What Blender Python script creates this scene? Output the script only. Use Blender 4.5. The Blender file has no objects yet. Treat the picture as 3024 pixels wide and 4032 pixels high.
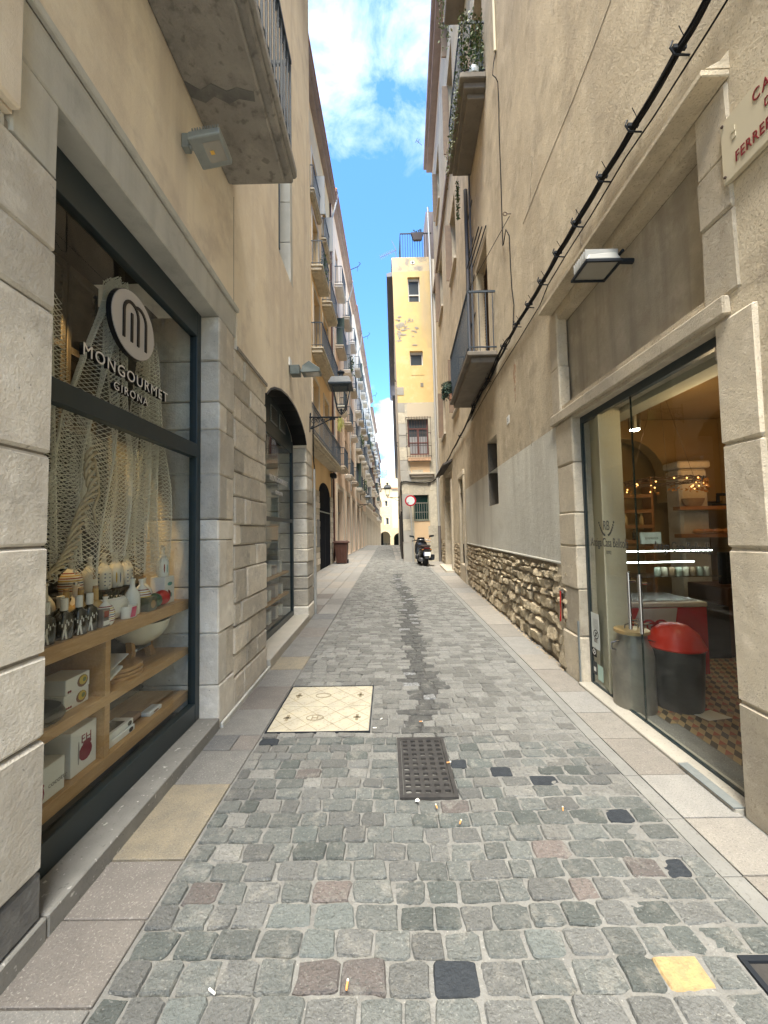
import bpy, math, random
from mathutils import Vector, Matrix, noise
PI = math.pi
R = math.radians
rnd = random.Random(7)
S = bpy.context.scene
col = S.collection

# ------------------------------------------------------------------ camera, world, sun, exposure
cam_d = bpy.data.cameras.new('camera')
cam = bpy.data.objects.new('camera', cam_d); col.objects.link(cam)
cam.location = (0, 0, 1.55)
cam.rotation_euler = (Matrix.Rotation(0.007680, 4, 'Z') @ Matrix.Rotation(PI/2 + 0.048987, 4, 'X') @ Matrix.Rotation(-0.018326, 4, 'Z')).to_euler()
cam_d.sensor_fit = 'AUTO'; cam_d.sensor_width = 36
cam_d.lens = 1514.0/4032*36
cam_d.clip_start = 0.05; cam_d.clip_end = 2000
S.camera = cam

SUN_EL, SUN_AZ = R(68), R(5)          # elevation; angle west of straight behind the camera
to_sun = Vector((-math.sin(SUN_AZ)*math.cos(SUN_EL), -math.cos(SUN_AZ)*math.cos(SUN_EL), math.sin(SUN_EL)))
sd = bpy.data.lights.new('sun', 'SUN'); sd.energy = 4.2; sd.angle = R(34); sd.color = (1.0, .93, .80)
sun = bpy.data.objects.new('sun', sd); col.objects.link(sun)
sun.rotation_euler = to_sun.to_track_quat('Z', 'Y').to_euler(); sun.location = (0, -5, 40)

w = bpy.data.worlds.new('World'); S.world = w; w.use_nodes = True
nt = w.node_tree; N = nt.nodes; LK = nt.links; N.clear()
def wn(t, **k):
    n = N.new(t)
    for a, b in k.items(): setattr(n, a, b)
    return n
sky = wn('ShaderNodeTexSky', sky_type='NISHITA', sun_disc=False, sun_elevation=SUN_EL, sun_rotation=PI + SUN_AZ, altitude=80, air_density=1.15, dust_density=.25, ozone_density=2.2)
tc = wn('ShaderNodeTexCoord'); sep = wn('ShaderNodeSeparateXYZ'); LK.new(tc.outputs['Generated'], sep.inputs[0])
mp = wn('ShaderNodeMapping'); mp.inputs['Scale'].default_value = (1.0, 1.0, 1.6); mp.inputs['Location'].default_value = (3.1, 1.7, .4)
LK.new(tc.outputs['Generated'], mp.inputs[0])
n1 = wn('ShaderNodeTexNoise'); n1.inputs['Scale'].default_value = 8.5; n1.inputs['Detail'].default_value = 9; n1.inputs['Roughness'].default_value = .62; n1.inputs['Distortion'].default_value = .25
n2 = wn('ShaderNodeTexNoise'); n2.inputs['Scale'].default_value = 9.0; n2.inputs['Detail'].default_value = 8; n2.inputs['Roughness'].default_value = .5
LK.new(mp.outputs[0], n1.inputs[0]); LK.new(mp.outputs[0], n2.inputs[0])
def ramp(inp, pts):
    r = wn('ShaderNodeValToRGB'); e = r.color_ramp.elements
    e[0].position, e[0].color = pts[0][0], (pts[0][1],)*3+(1,)
    e[1].position, e[1].color = pts[-1][0], (pts[-1][1],)*3+(1,)
    for p, v in pts[1:-1]:
        q = e.new(p); q.color = (v,)*3+(1,)
    LK.new(inp, r.inputs[0]); return r.outputs[0]
def wm(op, a, b):
    m = wn('ShaderNodeMath', operation=op); m.use_clamp = False
    for i, v in enumerate((a, b)):
        if isinstance(v, (int, float)): m.inputs[i].default_value = v
        else: LK.new(v, m.inputs[i])
    return m.outputs[0]
z = sep.outputs[2]
hi = ramp(z, [(.665, 0), (.73, .75), (1.0, .9)])       # broken cloud overhead
lo = ramp(z, [(0.0, .35), (.17, .70), (.25, 1.0), (.325, 1.0), (.365, 0)])   # cumulus low over the roofs
c1 = ramp(wm('ADD', n1.outputs[0], wm('MULTIPLY', hi, .30)), [(.62, 0), (1.0, .95)])
c1 = wm('MULTIPLY', c1, hi)
c2 = ramp(wm('ADD', n2.outputs[0], wm('MULTIPLY', lo, .22)), [(.60, 0), (.70, 1)])
c2 = wm('MULTIPLY', c2, lo)
cm = wm('MINIMUM', wm('ADD', c1, c2), 1.0)
mix = wn('ShaderNodeMix', data_type='RGBA')
LK.new(cm, mix.inputs[0])
tnt = wn('ShaderNodeMix', data_type='RGBA', blend_type='MULTIPLY'); tnt.inputs[0].default_value = 1; tnt.inputs[7].default_value = (.47, .77, 1.02, 1); LK.new(sky.outputs[0], tnt.inputs[6])
LK.new(tnt.outputs[2], mix.inputs[6]); mix.inputs[7].default_value = (4.2, 4.6, 5.1, 1)
bg = wn('ShaderNodeBackground'); bg.inputs[1].default_value = .10
LK.new(mix.outputs[2], bg.inputs[0])
ow = wn('ShaderNodeOutputWorld'); LK.new(bg.outputs[0], ow.inputs[0])

S.view_settings.view_transform = 'Standard'; S.view_settings.look = 'None'
S.view_settings.exposure = 2.27; S.view_settings.gamma = 1.0; S.view_settings.use_curve_mapping = False
cy = S.cycles
cy.use_denoising = True; cy.max_bounces = 8; cy.diffuse_bounces = 6; cy.glossy_bounces = 4; cy.transmission_bounces = 6; cy.transparent_max_bounces = 24
cy.caustics_reflective = False; cy.caustics_refractive = False; cy.sample_clamp_indirect = 6

# ------------------------------------------------------------------ materials
def lin(c): return tuple(c)
MATS = {}
GK = (1, 1, 1)
def mk(name, cols, sc=3.0, det=6, rand=0.0, stain=None, streak=None, bump=None, rough=.85, spec=.35, metal=0, speck=None, emit=None, island=0.0, alpha=None, stretch=None, coat=0, trans=0, speck2=None):
    cols = [tuple(a*b for a, b in zip(c, GK)) for c in cols]
    m = bpy.data.materials.new(name); m.use_nodes = True
    nt = m.node_tree; n = nt.nodes; L = nt.links
    b = n['Principled BSDF']
    def new(t, **k):
        q = n.new(t)
        for a, v in k.items(): setattr(q, a, v)
        return q
    def math_(op, a, c, clamp=False):
        q = new('ShaderNodeMath', operation=op); q.use_clamp = clamp
        for i, v in enumerate((a, c)):
            if isinstance(v, (int, float)): q.inputs[i].default_value = v
            else: L.new(v, q.inputs[i])
        return q.outputs[0]
    def rmp(src, p0, p1):
        q = new('ShaderNodeMapRange'); q.inputs[1].default_value = p0; q.inputs[2].default_value = p1
        L.new(src, q.inputs[0]); return q.outputs[0]
    def mixc(f, a, c, bt='MIX'):
        q = new('ShaderNodeMix', data_type='RGBA', blend_type=bt)
        if isinstance(f, (int, float)): q.inputs[0].default_value = f
        else: L.new(f, q.inputs[0])
        for i, v in ((6, a), (7, c)):
            if isinstance(v, tuple): q.inputs[i].default_value = v + (1,)
            else: L.new(v, q.inputs[i])
        return q.outputs[2]
    geo = new('ShaderNodeNewGeometry'); oi = new('ShaderNodeObjectInfo')
    def nz(scale, detail=6, ro=.6, vec=None, dist=0):
        q = new('ShaderNodeTexNoise'); q.inputs['Scale'].default_value = scale; q.inputs['Detail'].default_value = detail; q.inputs['Roughness'].default_value = ro
        q.inputs['Distortion'].default_value = dist
        L.new(vec or P, q.inputs[0]); return q.outputs[0]
    P = geo.outputs['Position']
    if stretch:
        mp = new('ShaderNodeMapping'); mp.inputs['Scale'].default_value = stretch; L.new(P, mp.inputs[0]); P = mp.outputs[0]
    if len(cols) == 1: c = cols[0]
    else:
        c = mixc(rmp(nz(sc, det, .6, dist=.4), .35, .65), cols[0], cols[1])
        if len(cols) > 2: c = mixc(rmp(nz(sc*2.7+1, det, .65), .5, .72), c, cols[2])
    if streak:   # (colour, x/y scale, amount, z scale)
        mp = new('ShaderNodeMapping'); mp.inputs['Scale'].default_value = (streak[1], streak[1], streak[3] if len(streak) > 3 else .25)
        L.new(geo.outputs['Position'], mp.inputs[0])
        c = mixc(math_('MULTIPLY', rmp(nz(1.0, 7, .6, mp.outputs[0]), .48, .72), streak[2], True), c, streak[0])
    if stain:    # (colour, scale, threshold, amount)
        c = mixc(math_('MULTIPLY', rmp(nz(stain[1], 8, .68), stain[2], stain[2]+.14), stain[3], True), c, stain[0])
    if speck:    # (colour, scale, threshold, amount)
        c = mixc(math_('MULTIPLY', rmp(nz(speck[1], 2, .5), speck[2], speck[2]+.08), speck[3], True), c, speck[0])
    if speck2:
        c = mixc(math_('MULTIPLY', rmp(nz(speck2[1], 3, .55), speck2[2], speck2[2]+.10), speck2[3], True), c, speck2[0])
    if rand:
        k = math_('ADD', math_('MULTIPLY', oi.outputs['Random'], 2*rand), 1-rand)
        q = new('ShaderNodeCombineColor'); [L.new(k, q.inputs[i]) for i in range(3)]
        c = mixc(1.0, c, q.outputs[0], 'MULTIPLY')
    if island:
        k = math_('ADD', math_('MULTIPLY', geo.outputs['Random Per Island'], 2*island), 1-island)
        q = new('ShaderNodeCombineColor'); [L.new(k, q.inputs[i]) for i in range(3)]
        c = mixc(1.0, c, q.outputs[0], 'MULTIPLY')
    if isinstance(c, tuple): b.inputs['Base Color'].default_value = c + (1,)
    else: L.new(c, b.inputs['Base Color'])
    b.inputs['Roughness'].default_value = rough; b.inputs['Specular IOR Level'].default_value = spec; b.inputs['Metallic'].default_value = metal
    if coat: b.inputs['Coat Weight'].default_value = coat
    if trans: b.inputs['Transmission Weight'].default_value = trans
    if emit: b.inputs['Emission Color'].default_value = emit[0] + (1,); b.inputs['Emission Strength'].default_value = emit[1]
    if bump:     # list of (scale, metres)
        h = None
        for s_, d_ in bump:
            x = math_('MULTIPLY', nz(s_, 7, .62), d_)
            h = x if h is None else math_('ADD', h, x)
        bp = new('ShaderNodeBump'); bp.inputs['Distance'].default_value = 1.0; bp.inputs['Strength'].default_value = 1.0
        L.new(h, bp.inputs['Height']); L.new(bp.outputs[0], b.inputs['Normal'])
    MATS[name] = m
    return m

def glass_mat(name, tint=(.86, .93, .90), rough=0.0):
    m = bpy.data.materials.new(name); m.use_nodes = True
    nt = m.node_tree; n = nt.nodes; L = nt.links; n.clear()
    fr = n.new('ShaderNodeFresnel'); fr.inputs[0].default_value = 1.52
    g = n.new('ShaderNodeBsdfGlossy'); g.inputs['Roughness'].default_value = rough
    t = n.new('ShaderNodeBsdfTransparent'); t.inputs[0].default_value = tint + (1,)
    k = n.new('ShaderNodeMath'); k.operation = 'MULTIPLY'; k.inputs[1].default_value = 0.85; k.use_clamp = True
    ge = n.new('ShaderNodeNewGeometry'); bk = n.new('ShaderNodeMath'); bk.operation = 'SUBTRACT'; bk.inputs[0].default_value = 1.0; L.new(ge.outputs['Backfacing'], bk.inputs[1])
    k0 = n.new('ShaderNodeMath'); k0.operation = 'MULTIPLY'; L.new(fr.outputs[0], k0.inputs[0]); L.new(bk.outputs[0], k0.inputs[1])
    L.new(k0.outputs[0], k.inputs[0])
    mx = n.new('ShaderNodeMixShader'); L.new(k.outputs[0], mx.inputs[0]); L.new(t.outputs[0], mx.inputs[1]); L.new(g.outputs[0], mx.inputs[2])
    o = n.new('ShaderNodeOutputMaterial'); L.new(mx.outputs[0], o.inputs[0])
    return m

plasterA = mk('peach_plaster', [(.83,.735,.58),(.72,.63,.495),(.86,.78,.64)], .9, streak=((.55,.47,.39), 3.2, .6), stain=((.56,.48,.39), 2.0, .53, .6), bump=[(160,.0025),(9,.006)], rough=.92)
stoneA = mk('pale_limestone', [(.68,.64,.56),(.55,.52,.46),(.76,.725,.65)], 3, rand=.23, stain=((.38,.355,.31), 3.3, .55, .6), streak=((.50,.44,.36), 7, .45, 2.2), speck=((.20,.19,.17), 38, .70, .7), speck2=((.66,.65,.61), 90, .60, .35), bump=[(60,.006),(14,.007),(160,.003)], rough=.9)
stoneRough = mk('rough_limestone', [(.66,.60,.50),(.53,.49,.42),(.74,.685,.58)], 4, rand=.28, stain=((.24,.22,.19), 4, .58, .5), speck=((.22,.20,.16), 45, .66, .6), speck2=((.66,.62,.54), 80, .60, .4), bump=[(32,.022),(90,.010)], rough=.92)
stoneGrey = mk('grey_smooth_stone', [(.54,.535,.49),(.46,.455,.42)], 3, rand=.10, streak=((.31,.305,.28), 6, .6), stain=((.30,.295,.265), 3, .58, .5), bump=[(80,.003),(12,.004)], rough=.88)
darkBase = mk('dark_grimy_stone', [(.13,.13,.13),(.20,.20,.19)], 7, stain=((.36,.35,.32), 9, .62, .5), bump=[(30,.008)], rough=.85)
mortarM = mk('dark_joint_mortar', [(.24,.22,.19),(.32,.29,.25)], 12, bump=[(60,.006)], rough=.95)
soffit = mk('weathered_concrete', [(.25,.24,.225),(.33,.315,.29),(.18,.172,.165)], 2.6, stain=((.42,.39,.35), 4.5, .55, .6), speck=((.12,.115,.11), 16, .60, .5), bump=[(26,.012),(90,.005)], rough=.93)
plasterR = mk('coarse_tan_plaster', [(.61,.525,.385),(.46,.39,.28),(.67,.585,.44)], .8, streak=((.36,.305,.235), 3.0, .5, .5), stain=((.33,.275,.205), 2.4, .53, .65), speck=((.27,.225,.165), 70, .59, .55), bump=[(80,.006),(14,.008)], rough=.94)
plasterGrey = mk('pale_grey_painted_plaster', [(.67,.655,.58),(.57,.555,.49)], 1.1, streak=((.42,.40,.34), 3.4, .65, .4), stain=((.45,.42,.35), 1.6, .56, .4), bump=[(95,.006),(14,.008)], rough=.92)
panelR = mk('stained_panel_plaster', [(.46,.41,.325),(.36,.32,.25),(.51,.455,.365)], 1.6, streak=((.24,.21,.17), 4, .8, .3), stain=((.28,.22,.17), 2.2, .54, .5), bump=[(95,.006),(14,.006)], rough=.94)
jambR = mk('golden_stone', [(.54,.47,.355),(.44,.385,.30),(.60,.53,.42)], 3, rand=.22, stain=((.25,.21,.16), 4, .56, .5), speck=((.24,.20,.15), 60, .62, .5), speck2=((.68,.62,.5), 90, .6, .35), bump=[(110,.004),(9,.008)], rough=.92)
rubbleM = mk('rubble_stone', [(.54,.45,.305),(.38,.31,.21),(.64,.55,.395)], 7, rand=.30, speck=((.14,.11,.08), 45, .62, .6), stain=((.15,.12,.09), 9, .57, .6), bump=[(40,.016),(110,.008)], rough=.95)
rubbleBed = mk('earthy_rubble_mortar', [(.34,.28,.20),(.22,.175,.125),(.44,.37,.27)], 14, bump=[(24,.03),(70,.014)], rough=.97)
ochre = mk('ochre_plaster', [(.74,.55,.31),(.69,.51,.29)], 1.2, streak=((.50,.34,.18), 2, .45), bump=[(60,.003)], rough=.92)
pinkish = mk('salmon_plaster', [(.76,.61,.47),(.72,.57,.45)], 1.2, streak=((.5,.38,.27), 2, .4), bump=[(60,.003)], rough=.92)
creamM = mk('cream_plaster', [(.78,.71,.60),(.73,.66,.56)], 1.2, streak=((.48,.43,.36), 2, .4), bump=[(60,.003)], rough=.92)
whiteP = mk('white_plaster', [(.80,.77,.71),(.75,.72,.66)], 1.2, streak=((.5,.47,.42), 2, .4), bump=[(60,.003)], rough=.92)
frameStone = mk('beige_frame_stone', [(.56,.50,.41),(.50,.45,.37)], 4, rand=.06, stain=((.28,.25,.2), 5, .6, .4), bump=[(60,.003)], rough=.9)
towerY = mk('yellow_plaster', [(.66,.485,.22),(.58,.42,.19),(.68,.52,.28)], .9, streak=((.60,.44,.24), 1.6, .4, .3), bump=[(40,.004)], rough=.93)
towerPeel = mk('yellow_plaster_peeling', [(.66,.485,.22),(.58,.42,.19)], .9, stain=((.50,.40,.24), 1.6, .54, .6), streak=((.42,.35,.25), 1.6, .6, .3), bump=[(40,.004)], rough=.93)
towerTop = mk('yellow_plaster_sooty_top', [(.66,.50,.26),(.50,.42,.30)], 1.2, stain=((.24,.23,.22), 1.7, .48, .85), bump=[(40,.004)], rough=.93)
towerS = mk('buff_ashlar', [(.54,.49,.385),(.44,.40,.32),(.62,.575,.47)], 2.2, rand=.12, stain=((.30,.275,.23), 2.5, .53, .7), bump=[(30,.008)], rough=.92)
towerSg = mk('grey_quoin_stone', [(.40,.38,.34),(.34,.33,.30)], 2.2, rand=.1, stain=((.26,.24,.22), 3, .58, .5), bump=[(30,.008)], rough=.92)
peachFlat = mk('peach_infill', [(.66,.48,.30),(.62,.45,.28)], 1.5, bump=[(60,.002)])
iron = mk('black_iron', [(.018,.022,.028)], rough=.7, spec=.2)
ironB = mk('blue_black_iron', [(.03,.045,.06),(.02,.03,.045)], 20, rough=.5, spec=.5, bump=[(120,.0008)])
alu = mk('grey_lamp_metal', [(.30,.33,.33),(.26,.29,.29)], 30, rough=.45, metal=.4, bump=[(200,.0004)])
frameG = mk('dark_green_grey_frame', [(.016,.027,.032),(.020,.032,.037)], 8, rough=.38, spec=.5)
white = mk('white_glaze', [(.78,.78,.74)], rough=.15, spec=.5, coat=.5)
whiteMatt = mk('white_card', [(.74,.75,.74)], rough=.6)
dark = mk('dark_void', [(.012,.011,.010)], rough=.8)
wood = mk('oak_board', [(.48,.29,.12),(.40,.23,.09),(.54,.34,.15)], 3, stretch=(9, 1.2, 9), bump=[(30,.0006)], rough=.45)
woodDark = mk('dark_oak_shelf', [(.32,.15,.05),(.24,.11,.04)], 3, stretch=(2, 9, 9), rough=.5)
interiorW = mk('shop_wall_paint', [(.34,.235,.10),(.29,.20,.085)], .8, bump=[(40,.002)], rough=.9)
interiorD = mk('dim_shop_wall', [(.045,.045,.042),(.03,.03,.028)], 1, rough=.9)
glass = glass_mat('shop_glass', (.94, .96, .95))
glassClear = glass_mat('clear_glass', (.93, .96, .95))
paneDark = mk('dark_window_pane', [(.035,.045,.05),(.06,.07,.075)], .7, rough=.25, spec=.35)
pipeG = mk('grey_metal_pipe', [(.42,.42,.40),(.34,.34,.33)], 5, rough=.5, metal=.3)
rust = mk('rusty_iron', [(.10,.055,.035),(.05,.035,.03)], 30, rough=.8, bump=[(200,.001)])
cableM = mk('black_cable', [(.010,.010,.011)], rough=.75, spec=.2)
tileRoof = mk('terracotta', [(.36,.18,.10),(.28,.15,.10)], 3, island=.2, rough=.9)
roofEdge = mk('mauve_cornice_stone', [(.32,.27,.26),(.26,.22,.22)], 2, stain=((.16,.14,.14), 3, .55, .5), bump=[(20,.01)], rough=.92)
plant = mk('ivy_leaf', [(.045,.085,.025),(.07,.12,.035)], 8, island=.35, rough=.6)
plantDry = mk('pale_leaf', [(.16,.17,.07),(.10,.13,.05)], 8, island=.35, rough=.6)

# ------------------------------------------------------------------ mesh builder
WLOC = {}
I3 = lambda a, b, c: (a, b, c)
class MB:
    def __init__(s, T=I3): s.v = []; s.f = []; s.m = []; s.T = T; s.mi = 0
    def add(s, vs, fs, T=None):
        T = T or s.T; k = len(s.v)
        s.v += [tuple(T(*p)) for p in vs]; s.f += [tuple(k+i for i in f) for f in fs]; s.m += [s.mi]*len(fs)
        return s
    def box(s, x0, x1, y0, y1, z0, z1, c=0.0, T=None):
        if x0 > x1: x0, x1 = x1, x0
        if y0 > y1: y0, y1 = y1, y0
        if z0 > z1: z0, z1 = z1, z0
        if not c:
            v = [(x, y, z) for x in (x0, x1) for y in (y0, y1) for z in (z0, z1)]
            f = [(0,1,3,2),(4,6,7,5),(0,4,5,1),(2,3,7,6),(0,2,6,4),(1,5,7,3)]
            return s.add(v, f, T)
        c = min(c, (x1-x0)*.45, (y1-y0)*.45, (z1-z0)*.45)
        v = []; 
        for x, sx in ((x0, 1), (x1, -1)):
            for y, sy in ((y0, 1), (y1, -1)):
                for z, sz in ((z0, 1), (z1, -1)):
                    v += [(x, y+sy*c, z+sz*c), (x+sx*c, y, z+sz*c), (x+sx*c, y+sy*c, z)]
        idx = lambda i, j, k, a: ((i*2+j)*2+k)*3+a
        f = []
        for i in (0, 1):
            f.append([idx(i,0,0,0), idx(i,1,0,0), idx(i,1,1,0), idx(i,0,1,0)])
            f.append([idx(0,i,0,1), idx(0,i,1,1), idx(1,i,1,1), idx(1,i,0,1)])
            f.append([idx(0,0,i,2), idx(1,0,i,2), idx(1,1,i,2), idx(0,1,i,2)])
        for i in (0, 1):
            for j in (0, 1):
                f.append([idx(i,j,0,0), idx(i,j,1,0), idx(i,j,1,1), idx(i,j,0,1)])
                f.append([idx(i,0,j,0), idx(i,1,j,0), idx(i,1,j,2), idx(i,0,j,2)])
                f.append([idx(0,i,j,1), idx(1,i,j,1), idx(1,i,j,2), idx(0,i,j,2)])
                for k in (0, 1): f.append([idx(i,j,k,0), idx(i,j,k,1), idx(i,j,k,2)])
        return s.add(v, f, T)
    def prism(s, poly, a0, a1, axis=1, T=None):
        # poly in the two other coordinates, extruded along axis from a0 to a1
        n = len(poly); v = []
        for a in (a0, a1):
            for p, q in poly:
                v.append({0: (a, p, q), 1: (p, a, q), 2: (p, q, a)}[axis])
        f = [tuple(range(n)), tuple(range(2*n-1, n-1, -1))] + [(i, (i+1) % n, n+(i+1) % n, n+i) for i in range(n)]
        return s.add(v, f, T)
    def tube(s, pts, r, n=6, cap=True, T=None):
        T = T or s.T; pts = [Vector(T(*p)) for p in pts]; k = len(s.v); rings = []
        up = None
        for i, p in enumerate(pts):
            d = (pts[min(i+1, len(pts)-1)] - pts[max(i-1, 0)])
            d = d.normalized() if d.length > 1e-9 else Vector((0, 0, 1))
            if up is None:
                up = Vector((0, 0, 1)) if abs(d.z) < .9 else Vector((1, 0, 0))
            a = d.cross(up).normalized(); b = a.cross(d).normalized(); up = b
            rr = r[i] if isinstance(r, (list, tuple)) else r
            rings.append([len(s.v)+j for j in range(n)])
            for j in range(n):
                t = 2*PI*(j+.5)/n
                s.v.append(tuple(p + a*math.cos(t)*rr + b*math.sin(t)*rr))
        for q0, q1 in zip(rings, rings[1:]):
            for j in range(n): s.f.append((q0[j], q0[(j+1) % n], q1[(j+1) % n], q1[j])); s.m.append(s.mi)
        if cap:
            s.f.append(tuple(reversed(rings[0]))); s.f.append(tuple(rings[-1])); s.m += [s.mi]*2
        return s
    def lathe(s, prof, cx, cy, cz=0.0, n=14, T=None, sx=1, sy=1):
        v = []; f = []
        for r_, z_ in prof:
            for j in range(n): t = 2*PI*j/n; v.append((cx+r_*sx*math.cos(t), cy+r_*sy*math.sin(t), cz+z_))
        for i in range(len(prof)-1):
            for j in range(n): a = i*n+j; b = i*n+(j+1) % n; f.append((a, b, b+n, a+n))
        f.append(tuple(reversed(range(n)))); f.append(tuple(range((len(prof)-1)*n, len(prof)*n)))
        return s.add(v, f, T)
    def quad(s, *p, T=None): return s.add(p, [tuple(range(len(p)))], T)
def wl(o): return WLOC.get(o.name, Vector((0, 0, 0)))
def place(o, parent, world):
    WLOC[o.name] = Vector(world)
    if parent is not None: o.parent = parent; o.location = Vector(world) - wl(parent)
    else: o.location = Vector(world)
def tag(o, label=None, cat=None, group=None, kind=None):
    if label: o['label'] = label
    if cat: o['category'] = cat
    if group: o['group'] = group
    if kind: o['kind'] = kind
    return o
def empty(name, loc, label=None, cat=None, group=None, kind=None):
    o = bpy.data.objects.new(name, None); col.objects.link(o); o.empty_display_size = .1
    place(o, None, loc); return tag(o, label, cat, group, kind)
JIT = {'stone': .0045, 'jamb_stone': .005, 'surround_stone': .005, 'quoin_stone': .008, 'wall_stone': .008, 'lintel': .003}
def obj(name, mb, mats, parent=None, smooth=False, loc=None, bev=0, label=None, kind=None, cat=None, group=None):
    if name in JIT and len(mb.v) < 100:
        k = JIT[name]; mb.v = [(a+rnd.uniform(-k,k)*.5, b+rnd.uniform(-k,k), c+rnd.uniform(-k,k)) for a, b, c in mb.v]
    vs = mb.v
    if loc is None:
        xs = [p[0] for p in vs]; ys = [p[1] for p in vs]; zs = [p[2] for p in vs]
        loc = ((min(xs)+max(xs))/2, (min(ys)+max(ys))/2, min(zs))
    me = bpy.data.meshes.new(name)
    me.from_pydata([(p[0]-loc[0], p[1]-loc[1], p[2]-loc[2]) for p in vs], [], mb.f)
    for m in (mats if isinstance(mats, (list, tuple)) else [mats]): me.materials.append(m)
    if any(mb.m): me.polygons.foreach_set('material_index', mb.m)
    me.update()
    import bmesh
    bm = bmesh.new(); bm.from_mesh(me); bmesh.ops.recalc_face_normals(bm, faces=bm.faces); bm.to_mesh(me); bm.free()
    if smooth:
        me.polygons.foreach_set('use_smooth', [True]*len(me.polygons))
        if smooth != 'all':
            try: me.set_sharp_from_angle(angle=R(38))
            except Exception: pass
    o = bpy.data.objects.new(name, me); col.objects.link(o)
    place(o, parent, loc)
    if bev:
        md = o.modifiers.new('b', 'BEVEL'); md.width = bev; md.segments = 2; md.limit_method = 'ANGLE'
    return tag(o, label, cat, group, kind)
def copy_tree(o, delta, parent=None, mat=None):
    c = o.copy(); col.objects.link(c)
    if parent is None:
        c.location = o.location + Vector(delta); WLOC[c.name] = wl(o) + Vector(delta)
    else:
        c.parent = parent; WLOC[c.name] = wl(parent) + o.location
    for ch in list(o.children): copy_tree(ch, delta, c)
    return c
def text(name, body, size, world, basis, mat, parent, ext=.004, align='CENTER', spacing=1.0, label=None, squash=1.0):
    cu = bpy.data.curves.new(name, 'FONT'); cu.body = body; cu.size = size; cu.extrude = ext; cu.align_x = align; cu.space_character = spacing
    cu.materials.append(mat)
    t = bpy.data.objects.new(name, cu)
    X, Y, Z = basis
    col.objects.link(t)
    bpy.context.view_layer.update()
    dg = bpy.context.evaluated_depsgraph_get()
    me = bpy.data.meshes.new_from_object(t.evaluated_get(dg))
    col.objects.unlink(t); bpy.data.objects.remove(t)
    Mx = Matrix((tuple(a*squash for a in X), Y, Z)).transposed()
    me.transform(Mx.to_4x4())
    if not me.materials: me.materials.append(mat)
    o = bpy.data.objects.new(name, me); col.objects.link(o); place(o, parent, world)
    if label: o['label'] = label
    return o
BL = (Vector((0, 1, 0)), Vector((0, 0, 1)), Vector((1, 0, 0)))
BR = (Vector((0, -1, 0)), Vector((0, 0, 1)), Vector((-1, 0, 0)))
BT = (Vector((1, 0, 0)), Vector((0, 0, 1)), Vector((0, -1, 0)))

# wall frames: local (s along the street, o out from the wall, z up) -> world
def TL(s, o, z): return (-1.33-.0125*s+o, s, z)                                  # stone-fronted building, street side
def TB(s, o, z): return (-2.80+.018*(s-14)+o, s, z)                              # row of houses farther along
def XR(s): return 1.86+.0125*s if s < 4.4 else 1.915+.05*(s-4.4)
def TR(s, o, z): return (XR(s)-o, s, z)                                          # tan building opposite
def TT(s, o, z): return (s, 19.02-o, z)                                          # yellow tower front
def TS(s, o, z): return (.80+.0255*(s-19.02)-o, s, z)                            # tower flank and what follows
def gz(y): return 0.0 if y < 42 else -.0434*(y-42)

def wallgrid(mb, s0, s1, z0, z1, holes, depth, cuts=()):
    """front skin of a wall with rectangular openings and their reveals"""
    ss = sorted(set([s0, s1] + [h[0] for h in holes] + [h[1] for h in holes] + [c for c in cuts if s0 < c < s1]))
    zs = sorted(set([z0, z1] + [h[2] for h in holes] + [h[3] for h in holes]))
    ss = [s for s in ss if s0 <= s <= s1]; zs = [z for z in zs if z0 <= z <= z1]
    for a, b in zip(ss, ss[1:]):
        for c, d in zip(zs, zs[1:]):
            ms, mz = (a+b)/2, (c+d)/2
            if any(h[0] < ms < h[1] and h[2] < mz < h[3] for h in holes): continue
            mb.quad((a, 0, c), (b, 0, c), (b, 0, d), (a, 0, d))
    for a, b, c, d in [h[:4] for h in holes]:
        c2, d2 = max(c, z0), min(d, z1); a2, b2 = max(a, s0), min(b, s1)
        mb.quad((a2, 0, c2), (a2, -depth, c2), (a2, -depth, d2), (a2, 0, d2)); mb.quad((b2, 0, c2), (b2, 0, d2), (b2, -depth, d2), (b2, -depth, c2))
        mb.quad((a2, 0, d2), (a2, -depth, d2), (b2, -depth, d2), (b2, 0, d2))
        if c > z0: mb.quad((a2, 0, c2), (b2, 0, c2), (b2, -depth, c2), (a2, -depth, c2))
    return mb
def railing(T, s0, s1, z, d, h, step=.11, wall_o=0.0, bar=.008, curl=False, ends=True):
    m = MB(T)
    for zz, t in ((z+h, .018), (z+.09, .010)):
        m.box(s0, s1, d-.015, d+.015, zz-t, zz+t)
        if ends:
            for s in (s0, s1): m.box(s-.012, s+.012, wall_o, d-.015, zz-t, zz+t)
    n = max(2, int((s1-s0)/step))
    for i in range(n+1):
        s = s0+(s1-s0)*i/n; m.box(s-bar, s+bar, d-bar, d+bar, z, z+h-.018)
        if curl and i < n:
            c = s+(s1-s0)/n/2
            m.tube([(c+.03*math.cos(t), d, z+.20+.04*math.sin(t)) for t in [k*PI/3 for k in range(7)]], .005, 4)
            m.tube([(c+.025*math.cos(t), d, z+h-.12+.03*math.sin(t)) for t in [k*PI/3 for k in range(7)]], .005, 4)
    if ends:
        k = max(2, int((d-wall_o)/step))
        for s in (s0, s1):
            for i in range(k): o = wall_o+(d-wall_o)*(i+.4)/k; m.box(s-bar, s+bar, o-bar, o+bar, z, z+h-.018)
    return m
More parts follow.
